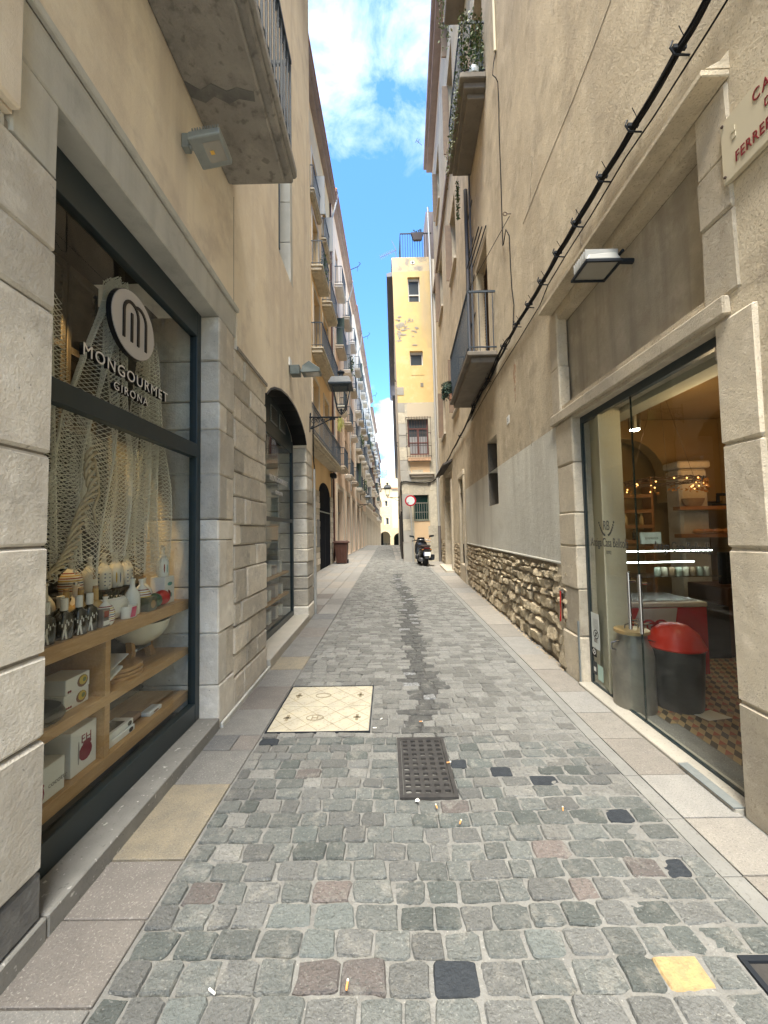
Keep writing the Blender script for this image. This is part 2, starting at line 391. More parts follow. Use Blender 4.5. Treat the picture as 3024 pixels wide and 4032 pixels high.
def balcony(parent, T, s0, s1, z, d, h=1.0, mat=None, th=.16, curl=False, step=.11, railmat=None, label=None):
    m = MB(T)
    m.box(s0, s1, .0, d, z-.06, z, .008); m.box(s0+.04, s1-.04, .0, d-.04, z-th, z-.062, .01)
    m.box(s0+.12, s1-.12, .0, d-.12, z-th-.05, z-th-.002, .01)
    b = obj('balcony', m, mat or soffit, parent, label=label)
    obj('railing', railing(T, s0+.04, s1-.04, z, d-.05, h, step, curl=curl), railmat or ironB, b)
    return b
# ------------------------------------------------------------------ ground and street
GK = (.80, .81, .84)     # paving base colours
mortar = mk('worn_joint_mortar', [(.27,.267,.243),(.215,.213,.196),(.31,.304,.275)], 5, stain=((.19,.185,.17), 2.6, .55, .6), speck=((.16,.155,.14), 70, .60, .5), speck2=((.46,.45,.41), 95, .63, .5), bump=[(70,.006),(12,.012)], rough=.95)
cobCols = [(.195,.205,.188),(.155,.168,.158),(.24,.245,.225)]
def cob_mat(name, cols, **k): return mk(name, cols, 9, speck=((.095,.10,.095), 80, .57, .5), speck2=((.36,.365,.34), 100, .60, .45), stain=((.27,.265,.24), 9, .54, .75), bump=[(55,.016),(120,.008),(16,.014)], rough=.86, **k)
cobG = cob_mat('grey_green_cobble', cobCols, rand=.17)
cobS = cob_mat('grey_green_cobble_far', [(.27,.265,.24),(.225,.225,.205),(.31,.305,.275)], island=.26)  # far cobbles paler: dust, and grazing glare put into the colour
cobN = cob_mat('neutral_grey_cobble', [(.205,.208,.193),(.175,.178,.168)], rand=.22)
cobW = cob_mat('warm_grey_cobble', [(.225,.212,.188),(.185,.175,.155)], rand=.2)
cobK = cob_mat('deep_grey_green_cobble', [(.13,.145,.135),(.16,.175,.16)], rand=.2)
cobS2 = cob_mat('pale_worn_cobble', [(.27,.265,.24),(.225,.225,.205),(.31,.305,.275)], rand=.24)  # single stones in the paler tone, grazing glare painted in
cobDk = mk('dark_asphalt_patch_stone', [(.035,.042,.05),(.05,.058,.066)], 30, bump=[(90,.01)], rough=.75)
cobRd = cob_mat('reddish_cobble', [(.25,.212,.19),(.22,.19,.172)])
cobBr = cob_mat('brown_cobble', [(.19,.165,.15),(.16,.145,.135)])
cobBl = cob_mat('blue_green_cobble', [(.20,.222,.207),(.225,.245,.228)])
cobYl = mk('yellow_patch', [(.58,.41,.18),(.42,.31,.16)], 25, speck=((.3,.2,.12), 60, .6, .6), bump=[(60,.008)], rough=.9)
wetC = cob_mat('damp_dark_cobble', [(.12,.12,.115),(.17,.17,.155),(.21,.21,.195)], rand=.35)
wetW = mk('limescale_cobble', [(.12,.12,.115),(.42,.43,.42)], 40, det=3, bump=[(70,.01)], rough=.5)

g = MB()
ys = [-30, -5, 0, 42, 60, 80, 100, 140, 400]
xs = [-400, -60, -8, 8, 60, 400]
gv = [(x, y, gz(y)-.035 if y < 100 else gz(100)-.035) for y in ys for x in xs]
gf = [(j*len(xs)+i, j*len(xs)+i+1, (j+1)*len(xs)+i+1, (j+1)*len(xs)+i) for j in range(len(ys)-1) for i in range(len(xs)-1)]
g.add(gv, gf)
groundM = mk('dusty_ground', [(.30,.28,.24),(.25,.24,.21)], .8, bump=[(20,.01)])
obj('ground', g, groundM, kind='structure')

def xl(y): return -1.0 + (.004*y if y < 7 else .028)
def xr(y): return 1.44 + (.018*max(0, y-3)) if y < 16 else 1.674-.05*(y-16) if y < 26 else .8
def street_strip():
    m = MB(); v = []; f = []
    yy = []
    y = .85
    while y < 44.9: yy.append(y); y += .016 if y < 3.2 else .03 if y < 7 else .4
    yy += [45, 50, 60, 70, 80, 90, 96]
    yy = [-.6, .8] + yy
    NX = 120
    for y in yy:
        L_, R_ = (xl(y), xr(y)) if y < 45 else (-1.5, 1.6)
        for i in range(NX+1):
            x = L_+(R_-L_)*i/NX
            h = 0.0
            if y < 7:
                q = Vector((x*14, y*14, 0)); h = .0018+.0055*noise.noise(q)+.005*noise.noise(q*3.1)+.0045*noise.noise(Vector((x*2.2, y*2.2, 5)))
                h += .0025*min(1, max(0, (x+.2)/1.2))
            v.append((x, y, gz(y)+h-.002 - .016*math.exp(-((x-.25)/.3)**2)))
    for j in range(len(yy)-1):
        for i in range(NX): f.append((j*(NX+1)+i, j*(NX+1)+i+1, (j+1)*(NX+1)+i+1, (j+1)*(NX+1)+i))
    return m.add(v, f)
sm_ = street_strip()
for i_, f_ in enumerate(sm_.f):
    x_, y_, _ = sm_.v[f_[0]]
    if 2.96 < y_ < 15:
        d_ = abs(x_-(.24+.06*math.sin(y_*.9)+(.12 if y_ > 3.4 else 0)))
        if d_ < .15+.10*noise.noise(Vector((x_*9, y_*6, 3)))+.05*noise.noise(Vector((x_*30, y_*30, 7))): sm_.m[i_] = 1
dampM = mk('damp_gutter_mortar', [(.075,.073,.068),(.11,.107,.10)], 14, speck=((.34,.34,.32), 30, .64, .7), bump=[(70,.006)], rough=.7)
street = obj('street', sm_, [mortar, dampM], kind='structure', loc=(0, 0, 0), smooth='all')

HOLES = [(.04, .39, 2.30, 2.965), (-1.0, -.155, 3.03, 3.935), (1.21, 1.7, .5, 1.47)]
def cob(m, x, y, w_, d_, top, seed, n=11, flat=False):
    r = random.Random(seed); zb = gz(y) - .016*math.exp(-((x-.25)/.3)**2)
    def ring(sc, z, jit):
        o = []
        for i in range(n):
            t = 2*PI*(i+.5)/n; c, s_ = math.cos(t), math.sin(t); e = .25
            px = math.copysign(abs(c)**e, c); py = math.copysign(abs(s_)**e, s_)
            k = sc*jit[i]
            o.append((x+px*w_/2*k, y+py*d_/2*k, z + tx*px + ty*py))
        return o
    tx, ty = r.uniform(-.0035, .0035), r.uniform(-.003, .003)
    jit = [r.uniform(.88, 1.06) for _ in range(n)]
    a = ring(1.0, zb-.02, jit); b = ring(1.0, zb+top*.25, jit); c = ring(.93, zb+top, jit)
    f = [tuple(range(2*n, 3*n))]
    for i in range(n):
        j = (i+1) % n; f += [(i, j, n+j, n+i), (n+i, n+j, 2*n+j, 2*n+i)]
    m.add(a+b+c, f)
specials = [(.16,1.38,cobDk),(1.28,1.85,cobDk),(1.19,2.19,cobDk),(1.01,2.42,cobDk),(.65,2.59,cobDk),(.50,2.66,cobDk),(.97,1.36,cobYl),
 (-.30,1.40,cobBr),(-.12,1.42,cobBr),(-.27,1.78,cobRd),(.72,1.98,cobRd),(1.15,1.80,cobBr),(-.78,1.72,cobBr),(-.55,2.5,cobBr),(.85,1.75,cobRd),(.42,2.2,cobBr),(-.48,1.6,cobBl),(-.2,1.62,cobBl),(-.62,1.32,cobBl),(-.3,1.55,cobBl),(.5,1.55,cobBl),(-.86,2.92,cobDk)]
spec_used = set()
stones = []
brk = [1.02, 1.47, 2.30, 2.965, 3.03, 3.935]
rows = []
for a, b in zip(brk, brk[1:]):
    n_ = max(1, round((b-a)/.101)); rows += [(a+(b-a)*k/n_, (b-a)/n_) for k in range(n_)]
y = brk[-1]
while y < 41:
    d_ = rnd.uniform(.090, .112); rows.append((y, d_)); y += d_
for row, (y, dep) in enumerate(rows):
    if dep < .03: segs = [(xl(y)+.008, xr(y)-.008)]
    segs = []; a = xl(y)+.008
    for h in sorted(q for q in HOLES if q[2] < y+dep/2 < q[3]):
        if h[0] > a+.05: segs.append((a, h[0]))
        a = h[1]
    if a < xr(y)-.05: segs.append((a, xr(y)-.008))
    for (a, b) in segs:
        cuts_ = [a]; x = a + rnd.uniform(.06, .16)
        while x < b-.07: cuts_.append(x); x += rnd.uniform(.125, .185) if rnd.random() < .85 else rnd.uniform(.09, .125)
        cuts_.append(b)
        for x0, x1 in zip(cuts_, cuts_[1:]):
            cx = (x0+x1)/2; stones.append((cx, y+dep/2+(.007*math.sin(cx*2.1+row*.15) if not any(abs(y-k) < .2 or abs(y+dep-k) < .2 for k in brk) else 0), x1-x0-.004, dep-.005, row))
near = stones[:298]
far_mb = MB()
gutter = lambda y: .24 + .06*math.sin(y*.9) + (.12 if y > 3.4 else 0)
for i, (cx, yc, cw, cd, rw) in enumerate(stones):
    top = .011 - .004*min(1, max(0, (cx+.3)/1.4)) + rnd.uniform(-.002, .003)
    mt = cobG
    for k, (sx, sy, sm) in enumerate(specials):
        if k not in spec_used and abs(cx-sx) < .085 and abs(yc-sy) < .055: mt = sm; spec_used.add(k); break
    dg_ = abs(cx-gutter(yc))
    if mt is cobG and 3.0 < yc < 14 and dg_ < .16+.05*math.sin(yc*5):
        mt = wetC if rnd.random() < .95*(1-dg_/.4) else (wetW if rnd.random() < .8 and dg_ < .12 else cobG)
    if mt is cobG:
        mt = cobS2 if rnd.random() < (yc-1.8)/3.0 else rnd.choice([cobG, cobG, cobG, cobG, cobN, cobN, cobK])  # share of glare-pale stones grows with distance
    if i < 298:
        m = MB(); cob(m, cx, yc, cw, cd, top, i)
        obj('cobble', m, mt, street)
    else:
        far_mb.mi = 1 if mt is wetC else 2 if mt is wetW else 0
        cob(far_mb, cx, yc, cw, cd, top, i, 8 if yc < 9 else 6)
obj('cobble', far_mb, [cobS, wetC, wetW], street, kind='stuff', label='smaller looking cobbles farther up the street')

# paved strips
def slab_mat(name, c, r_=.8): return mk(name, c, 8, rand=.07, stain=((.17,.165,.15), 6, .6, .5), speck=((.13,.125,.115), 120, .56, .5), speck2=((.46,.44,.40), 130, .58, .45), bump=[(90,.005),(20,.004)], rough=r_)
slP = slab_mat('pinkish_granite', [(.245,.222,.195),(.20,.182,.162)])
slG = slab_mat('grey_granite', [(.26,.252,.228),(.215,.21,.192)])
slY = slab_mat('yellow_granite', [(.38,.325,.225),(.29,.255,.19)])
slD = slab_mat('dark_speckled_granite', [(.15,.155,.155),(.21,.21,.20)])
slB = slab_mat('warm_beige_granite', [(.345,.318,.27),(.30,.278,.24)])
slR = slab_mat('rosy_beige_granite', [(.315,.285,.242),(.27,.247,.21)])
slL = slab_mat('light_grey_granite', [(.36,.345,.31),(.31,.30,.27)])
slM = slab_mat('light_buff_granite', [(.39,.355,.30),(.34,.315,.27)])
slC = mk('cement_band', [(.31,.305,.275),(.26,.257,.235)], 5, speck=((.16,.155,.14), 70, .60, .6), stain=((.22,.215,.19), 6, .56, .6), bump=[(80,.004)], rough=.93)
pl = obj('pavement_left', MB().prism([(-1.45,.3),(-.985,.3),(-.985,7.0),(-.98,9),(-.9,42),(-3.4,42),(-3.4,7.36),(-1.47,7.36)], -.02, -.006, 2), mortar, kind='structure', loc=(-1.2, 0, -.02))
edges = [.45,1.0,1.33,1.62,1.90,2.45,2.82,3.02,3.45,3.95,4.42,4.86,5.35,5.75,6.3,6.9,7.34]
mats = [slP,slG,slP,slP,slY,slG,slD,slG,slP,slG,slY,slG,slG,slP,slG,slD,slG]
for i, (a, b) in enumerate(zip(edges, edges[1:])):
    if i == 6:
        obj('paving_slab', MB().box(-1.36, -1.16, a+.004, b-.004, -.02, .006, .003), slD, pl); obj('paving_slab', MB().box(-1.155, xl(a)-.004, a+.004, b-.004, -.02, .006, .003), slP, pl); continue
    x0 = -1.40 if a > 3.0 else -1.36
    obj('paving_slab', MB().box(x0, xl(a)-.006, a+.004, b-.004, -.02, .006+rnd.uniform(-.002, .002), .003), mats[i], pl)
yy = 7.345
while yy < 30:
    d = rnd.uniform(.5, .95); xw = -2.86+.018*(yy-14) if yy > 7.4 else -2.9
    cuts_ = [xw, xw+.62, -1.72, -1.35, -.985] if yy < 19 else [xw, -1.9, -1.4, -.96]
    for a, b in zip(cuts_, cuts_[1:]):
        if b-a > .1: obj('paving_slab', MB().box(a+.004, b-.004, yy+.004, yy+d-.004, -.02, .005+rnd.uniform(-.001, .002), .003), rnd.choice([slG, slL, slP, slL] if yy < 9 else [slL, slL, slM]), pl)
    yy += d
pr = obj('pavement_right', MB().prism([(1.43,.3),(3.6,.3),(3.6,19),(2.6,19),(2.6,19.05),(.78,19.05),(.78,40),(.9,40),(.9,18.5),(1.5,18.5),(1.66,14),(1.46,4),(1.43,3)], -.02, -.006, 2), mortar, kind='structure', loc=(1.6, 0, -.02))
er = [.4,1.05,1.52,1.78,2.12,2.48,2.9,3.3,3.72,4.3,4.8,5.6,6.3,7.1,7.9,8.6,9.5,10.3,11.2,12,13,14,15,16,17,18,19]
mr = [slG,slP,slR,slB,slL,slR,slB,slL,slR,slM,slL,slB,slM,slM,slB,slM,slL,slB,slM,slM,slL,slM,slB,slM,slM,slB]
for i, (a, b) in enumerate(zip(er, er[1:])):
    xo = XR(b)+.10 if a > 4.2 else XR(a)-.035
    obj('paving_slab', MB().prism([(xr(a)+.10, a+.004), (xo, a+.004), (xo, b-.004), (xr(b)+.10, b-.004)], -.02, .006+rnd.uniform(-.002, .002), 2), mr[i], pr)
    obj('edge_band', MB().prism([(xr(a)+.005, a+.002), (xr(a)+.094, a+.002), (xr(b)+.094, b-.002), (xr(b)+.005, b-.002)], -.02, .003, 2), slC, pr)
for i in range(14):
    a = 19.1+i*1.5
    obj('paving_slab', MB().prism([(.42, a+.004), (.79+.0255*(a-19), a+.004), (.79+.0255*(a-17.5), a+1.49), (.44, a+1.49)], -.02, .006, 2), slB if i % 3 else slG, pr)
pe = obj('pavement_far', MB().prism([(-3.4,42),(3.6,42),(9,100),(-9,100)], -.0, .0, 2), slB, kind='structure') if False else None

# yellow service cover, two leaves
cov = empty('service_cover', (-.57, 3.48, 0), 'pale yellow two-leaf service cover with diamond grooves set in the cobbles', 'utility cover')
cyM = mk('worn_yellow_cover', [(.62,.565,.42),(.53,.485,.375),(.66,.58,.39)], 5, stain=((.34,.30,.23), 7, .54, .6), speck=((.28,.24,.18), 55, .60, .6), bump=[(50,.002)], rough=.7)
GK = (1, 1, 1)
cg = mk('cover_groove', [(.26,.22,.15)], rough=.9)
fr_ = MB()
fr_.box(-.978,-.162,3.042,3.05,-.02,.011); fr_.box(-.978,-.162,3.915,3.923,-.02,.011); fr_.box(-.978,-.97,3.051,3.914,-.02,.011); fr_.box(-.17,-.162,3.051,3.914,-.02,.011)
obj('frame', fr_, iron, cov)
obj('bed', MB().box(-.969,-.171,3.052,3.913,-.04,-.012), dark, cov)
def clipseg(p, q, x0, x1, y0, y1):
    t0, t1 = 0, 1; dx, dy = q[0]-p[0], q[1]-p[1]
    for a, b in ((-dx, p[0]-x0), (dx, x1-p[0]), (-dy, p[1]-y0), (dy, y1-p[1])):
        if abs(a) < 1e-12:
            if b < 0: return None
        else:
            t = b/a
            if a < 0: t0 = max(t0, t)
            else: t1 = min(t1, t)
    return None if t0 >= t1 else ((p[0]+dx*t0, p[1]+dy*t0), (p[0]+dx*t1, p[1]+dy*t1))
for (y0, y1, col_) in ((3.056, 3.478, cyM), (3.490, 3.909, cyM)):
    lf = obj('cover_leaf', MB().box(-.965, -.175, y0, y1, -.01, .010, .003), col_, cov)
    gm = MB()
    for k in range(-6, 10):
        for sgn in (1, -1):
            xx = -.97+k*.2; p, q = ((xx, y0) , (xx+sgn*.5, y0+.42*.62*2))
            sg = clipseg(p, q, -.962, -.178, y0+.004, y1-.004)
            if sg:
                (ax, ay), (bx, by) = sg; L_ = math.hypot(bx-ax, by-ay); nx, ny = -(by-ay)/L_*.0018, (bx-ax)/L_*.0018
                gm.quad((ax+nx, ay+ny, .0125), (bx+nx, by+ny, .0125), (bx-nx, by-ny, .0125), (ax-nx, ay-ny, .0125))
    gm2 = gm
    obj('diamond_groove', gm2, cg, lf)
    for hx in (-.86, -.28):
        obj('lifting_slot', MB().box(hx-.012, hx+.012, (y0+y1)/2-.05, (y0+y1)/2+.05, .0085, .0135).box(hx-.03, hx+.03, (y0+y1)/2-.012, (y0+y1)/2+.012, .0085, .0135), cg, lf)
    mm = MB()
    mm.tube([(-.63+.055*math.cos(t)*1.3, (y0+y1)/2+.045*math.sin(t), .012) for t in [k*PI/8 for k in range(17)]], .003, 4)
    obj('cast_ring', mm, cg, lf)
text('lettering', 'H', .09, (-.63, 3.235, .0125), (Vector((1,0,0)), Vector((0,1,0)), Vector((0,0,1))), cg, cov, .0008)

# drain grate: 5 x 11 openings
gr = empty('drain_grate', (.22, 2.64, 0), 'dark cast iron drain grate with rows of square holes', 'drain grate')
castM = mk('cast_iron', [(.050,.048,.047),(.075,.072,.068)], 20, bump=[(90,.0015)], rough=.55, metal=.3)
m = MB(); X0, X1, Y0, Y1 = .055, .375, 2.32, 2.945
m.box(X0-.012, X0+.012, Y0-.012, Y1+.012, -.03, .004); m.box(X1-.012, X1+.012, Y0-.012, Y1+.012, -.03, .004)
m.box(X0+.013, X1-.013, Y0-.012, Y0+.012, -.03, .004); m.box(X0+.013, X1-.013, Y1-.012, Y1+.012, -.03, .004)
obj('frame', m, castM, gr)
m = MB(); cw, ch = (X1-X0-.03)/5, (Y1-Y0-.03)/11; bx0, by0 = X0+.015, Y0+.015
n_ = 12
for i in range(5):
    for j in range(11):
        cx, cy_ = bx0+(i+.5)*cw, by0+(j+.5)*ch
        o_ = []; q_ = []
        for k in range(n_):
            t = 2*PI*(k+.5)/n_; c, s_ = math.cos(t), math.sin(t)
            px, py = math.copysign(abs(c)**.45, c), math.copysign(abs(s_)**.45, s_)
            mx_ = max(abs(c), abs(s_)); o_.append((cx+c/mx_*cw/2, cy_+s_/mx_*ch/2, .002)); q_.append((cx+px*cw*.31, cy_+py*ch*.27, .002))
        m.add(o_+q_+[(a, b, -.02) for a, b, _ in q_], [(k, (k+1) % n_, n_+(k+1) % n_, n_+k) for k in range(n_)]+[(n_+k, n_+(k+1) % n_, 2*n_+(k+1) % n_, 2*n_+k) for k in range(n_)])
obj('grid', m, castM, gr)
obj('pit', MB().box(X0, X1, Y0, Y1, -.20, -.12), dark, gr); 
obj('pit_wall', MB().quad((X0,Y0,-.2),(X1,Y0,-.2),(X1,Y0,-.01),(X0,Y0,-.01)).quad((X0,Y1,-.2),(X1,Y1,-.2),(X1,Y1,-.01),(X0,Y1,-.01)).quad((X0,Y0,-.2),(X0,Y1,-.2),(X0,Y1,-.01),(X0,Y0,-.01)).quad((X1,Y0,-.2),(X1,Y1,-.2),(X1,Y1,-.01),(X1,Y0,-.01)), dark, gr)
mp_ = empty('manhole_plate', (1.4, 1.2, 0), 'dark metal cover plate let into the ground at the paving edge', 'utility cover')
obj('plate', MB().box(1.24, 1.62, .9, 1.44, -.01, .008, .003), castM, mp_); obj('rim', MB().box(1.22,1.64,1.441,1.46,-.02,.014).box(1.22,1.239,.88,1.44,-.02,.014), iron, mp_)

# litter: every cigarette end on its own
butts = [((.375,2.62,.012),.3,'cigarette end lying on the rim of the drain grate'),((.245,2.215,.012),1.7,'cigarette end just below the drain grate'),((.355,2.10,.012),1.1,'bent cigarette end on the second row below the grate'),((.93,2.185,.012),1.2,'cigarette end between two dark patch stones'),
 ((-.165,1.375,.014),1.5,'bright orange cigarette end near the brown cobbles'),((-.62,1.365,.012),-.5,'flattened pale cigarette end in a joint by the paving'),((-.08,3.22,.012),1.0,'white cigarette end beside the yellow cover'),((-.13,3.08,.012),.05,'long white cigarette end at the corner of the yellow cover'),((.24,3.17,.012),.1,'cigarette end on the damp gutter stones')]
butM = mk('orange_filter_paper', [(.75,.36,.13)], rough=.8); butW = mk('white_paper', [(.8,.78,.72)], rough=.8)
for (p, a, lb) in butts:
    b = empty('cigarette_end', p, lb, 'litter', 'cigarette ends on the street')
    dx, dy = math.cos(a), math.sin(a)
    whitey = 'white' in lb or 'pale' in lb
    obj('filter', MB().tube([(p[0]-dx*.012, p[1]-dy*.012, p[2]+.004), (p[0]+dx*.010, p[1]+dy*.010, p[2]+.004)], .004, 7), butW if whitey else butM, b)
    obj('paper', MB().tube([(p[0]+dx*.0101, p[1]+dy*.0101, p[2]+.004), (p[0]+dx*.018, p[1]+dy*.018, p[2]+.004)], .0037, 7), butW, b)
lf = MB(); lf.add([(.13,2.26,.013),(.150,2.255,.017),(.158,2.27,.013),(.146,2.283,.018),(.131,2.277,.014)], [(0,1,2,3,4)])
obj('paper_scrap', lf, butW, label='tiny white scrap of paper below the drain grate', cat='litter')
# ------------------------------------------------------------------ stone-fronted building (window side)
A = empty('corner_building', (-1.6, 3.5, 0), 'peach plastered building with pale stone ground floor and two shop windows', 'building')
m = MB(TL)
arch = [(4.42,3.19),(4.58,3.31),(4.75,3.39),(5.06,3.48),(5.42,3.53),(5.75,3.53),(6.0,3.51),(6.17,3.47),(6.42,3.39),(6.64,3.28),(6.78,3.13)]
archB = [p for p in arch if p[0] < 5.0]; archC = [p for p in arch if 5.0 < p[0] < 5.8]; archD = [p for p in arch if p[0] > 5.8]
TH = -.35
m.prism([(-3,3.10),(1.325,3.10),(1.325,3.66),(3.50,3.66),(3.50,3.27),(4.42,3.27)]+archB[0:]+[(5.0,3.465),(5.0,5.35),(5.0,7.9),(5.0,13),(-3,13)], TH, 0)
m.prism([(5.0,3.465)]+archC+[(5.8,3.53),(5.8,5.35),(5.0,5.35)], TH, 0)
m.prism([(5.0,7.9),(5.8,7.9),(5.8,13),(5.0,13)], TH, 0)
m.prism([(5.8,3.53)]+archD+[(6.80,3.06),(7.36,3.02),(7.36,13),(5.8,13),(5.8,7.9),(5.8,5.35)], TH, 0)
obj('plaster_wall', m, plasterA, A)
obj('side_wall', MB(TL).box(-3, 7.355, -7.0, TH-.003, 3.8, 12.9).box(6.9, 7.355, -7, TH-.003, 0, 3.79).box(-3, .5, -7, TH-.003, 0, 3.79), plasterA, A)
obj('plaster_corner', MB(TL).box(-3, 1.32, .002, .045, 3.10, 7.0, .01), plasterA, A)
obj('roof', MB(TL).box(-3.2, 7.7, -7, .4, 13.0, 13.12), roofEdge, A)
# near pier of big blocks
zj = [.28,.77,1.09,1.51,1.88,2.47,2.72,3.04,3.37]
for i, (a, b) in enumerate(zip(zj, zj[1:])):
    if i == 4:
        obj('stone', MB(TL).box(1.07, 1.53, TH, rnd.uniform(-.004,.003), a+.004, b-.003, .011), stoneA, A)
        obj('stone', MB(TL).box(.5, 1.062, TH, -.012, a+.006, b-.005, .012), stoneGrey, A)
    elif i == 7: obj('stone', MB(TL).box(1.328, 1.53, TH, -.006, a+.003, b-.002, .006), stoneGrey, A)
    else:
        if b < 3.05: obj('stone', MB(TL).box(.3, 1.53, TH, rnd.uniform(-.006,.004), a+.004, b-.003, .011), stoneA, A)
obj('stone', MB(TL).box(.3, 1.322, TH, -.02, 3.043, 3.098, .006), stoneGrey, A)
obj('base_stone', MB(TL).box(.3, 1.535, TH, -.002, .094, .272, .012), darkBase, A)
obj('joint_bed', MB(TL).box(.32, 1.515, TH+.03, -.022, 0, 3.08), mortarM, A)
# lintel
obj('lintel', MB(TL).box(1.328, 3.492, TH, -.004, 3.372, 3.615, .008), stoneGrey, A)
obj('drip_moulding', MB(TL).box(1.327, 3.51, -.01, .022, 3.617, 3.658, .006), stoneGrey, A)
# quoins of the window jamb
zq = [.0,.34,.75,1.12,1.50,1.67,2.04,2.41,2.64,2.99,3.37]
for i, (a, b) in enumerate(zip(zq, zq[1:])):
    w_ = 3.28 if i % 2 else 3.44
    obj('stone', MB(TL).box(3.12, w_, -.62, rnd.uniform(-.004,.004), a+.003, b-.003, .010), stoneA, A)
    if w_ < 3.4: obj('stone', MB(TL).box(w_+.006, 3.44, TH, -.006, a+.005, b-.005, .010), stoneRough, A)
obj('joint_bed', MB(TL).box(3.14, 3.46, -.60, -.026, 0.02, 3.36), mortarM, A)
# rough courses between the windows
z_ = .0; k = 0
hs = [.27,.20,.24,.21,.30,.22,.19,.26,.23,.21,.28,.22,.20,.24]
while z_ < 3.24:
    h = hs[k % len(hs)]; top = min(z_+h, 3.262)
    if top > 3.15: top = 3.262
    cuts_ = [3.45] + sorted(rnd.sample([3.62,3.70,3.78,3.88,3.98,4.08,4.18], 2 if k % 3 else 1)) + [4.415]
    for a, b in zip(cuts_, cuts_[1:]):
        if b-a > .05: obj('stone', MB(TL).box(a+.004, b-.004, TH, rnd.uniform(-.012,.008), z_+.006, top-.005, .012), stoneRough, A)
    z_ = top; k += 1
obj('joint_bed', MB(TL).box(3.461, 4.40, TH+.03, -.028, 0.02, 3.255), mortarM, A)
obj('dark_string_strip', MB(TL).box(3.50, 4.42, .001, .014, 3.262, 3.295), mortarM, A)
# pier beyond the arch
z_ = .0; k = 0
while z_ < 3.02:
    h = [.26,.29,.22,.25,.24,.27][k % 6]; top = min(z_+h, 3.055)
    if 3.055-top < .12: top = 3.055
    pro = .02 if z_ == 0 else rnd.uniform(-.006, .006)
    obj('stone', MB(TL).box(6.80-(.03 if z_ == 0 else 0), 7.36, -.50, pro, z_+.005, top-.005, .014), stoneRough if k % 3 else stoneA, A)
    z_ = top; k += 1
obj('joint_bed', MB(TL).box(6.82, 7.34, -.48, -.024, 0.02, 3.04), mortarM, A)

# sill step in front of the first window, second sill
sillM = mk('speckled_terrazzo_sill', [(.25,.247,.228),(.20,.197,.183)], 6, speck=((.62,.61,.57), 34, .66, .9), speck2=((.10,.10,.095), 60, .62, .6), bump=[(60,.003)], rough=.75)
obj('sill_step', MB(TL).box(.35, 1.545, -.06, .012, -.02, .092, .006).box(1.55, 3.115, -.22, .012, -.02, .092, .006), sillM, A)
obj('sill_step', MB(TL).box(3.125, 4.42, .010, .035, -.02, .05, .006), stoneGrey, A)
obj('sill_step', MB(TL).box(4.44, 6.77, -.34, .03, -.02, .115, .008), mk('pale_sill', [(.46,.43,.37),(.40,.38,.33)], 3, stain=((.2,.19,.17), 5, .6, .5), bump=[(60,.003)]), A)

# shop window one
wf = obj('window_frame', MB(TL).box(1.40, 1.60, -.20, -.15, .094, 3.36).box(3.045, 3.115, -.21, -.15, .093, 3.37).box(1.601, 3.044, -.21, -.15, .093, .235).box(1.601, 3.044, -.21, -.15, 3.16, 3.37).box(1.601, 3.044, -.205, -.145, 2.165, 2.275), frameG, A, bev=.004)
obj('pane', MB(TL).box(1.602, 3.043, -.188, -.182, .246, 2.164), glass, wf)
obj('pane', MB(TL).box(1.602, 3.043, -.188, -.182, 2.276, 3.159), glass, wf)
# logo disc and letters standing off the glass
discM = mk('satin_grey_sign', [(.42,.40,.38)], rough=.35, spec=.5)
mirror = mk('polished_letter', [(.68,.66,.63)], rough=.3, metal=.3)
blk = mk('black_edge', [(.008,.008,.009)], rough=.3)
cs, cz_, rr = 2.255, 2.815, .20
n = 40
ring = [(cs+rr*math.cos(2*PI*i/n), cz_+rr*math.sin(2*PI*i/n)) for i in range(n)]
dsc = obj('logo_disc', MB(TL).prism(ring, -.178, -.150), blk, A)
ring2 = [(cs+(rr-.004)*math.cos(2*PI*i/n), cz_+(rr-.004)*math.sin(2*PI*i/n)) for i in range(n)]
obj('disc_face', MB(TL).prism(ring2, -.1499, -.146), discM, dsc)
mm = MB(TL)
def ribbon(mb, pts, w_, o0, o1):
    for i in range(len(pts)-1):
        (a, b), (c, d) = pts[i], pts[i+1]; L_ = math.hypot(c-a, d-b) or 1; nx, ny = -(d-b)/L_*w_, (c-a)/L_*w_
        mb.prism([(a-nx, b-ny), (a+nx, b+ny), (c+nx, d+ny), (c-nx, d-ny)], o0, o1)
def archpts(s0, s1, zb, zs, n=12):
    r_ = (s1-s0)/2; c = (s0+s1)/2
    return [(s0, zb)]+[(c-r_*math.cos(PI*i/n), zs+r_*1.1*math.sin(PI*i/n)) for i in range(n+1)]+[(s1, zb)]
ribbon(mm, archpts(2.155, 2.285, 2.70, 2.865), .009, -.1455, -.139)
ribbon(mm, archpts(2.225, 2.36, 2.70, 2.865)[5:], .009, -.1457, -.1392)
ribbon(mm, [(2.225, 2.70), (2.225, 2.875)], .009, -.1453, -.1388)
obj('logo_mark', mm, blk, dsc)
for (b_, sz_, z_, sp_i) in (('MONGOURMET', .092, 2.465, 1.22), ('GIRONA', .066, 2.37, 1.3)):
    lt = text('lettering', b_, sz_, TL(2.245, -.163, z_), BL, blk, A, .010, spacing=sp_i); text('letter_face', b_, sz_, TL(2.245, -.1515, z_), BL, mirror, lt, .001, spacing=sp_i)

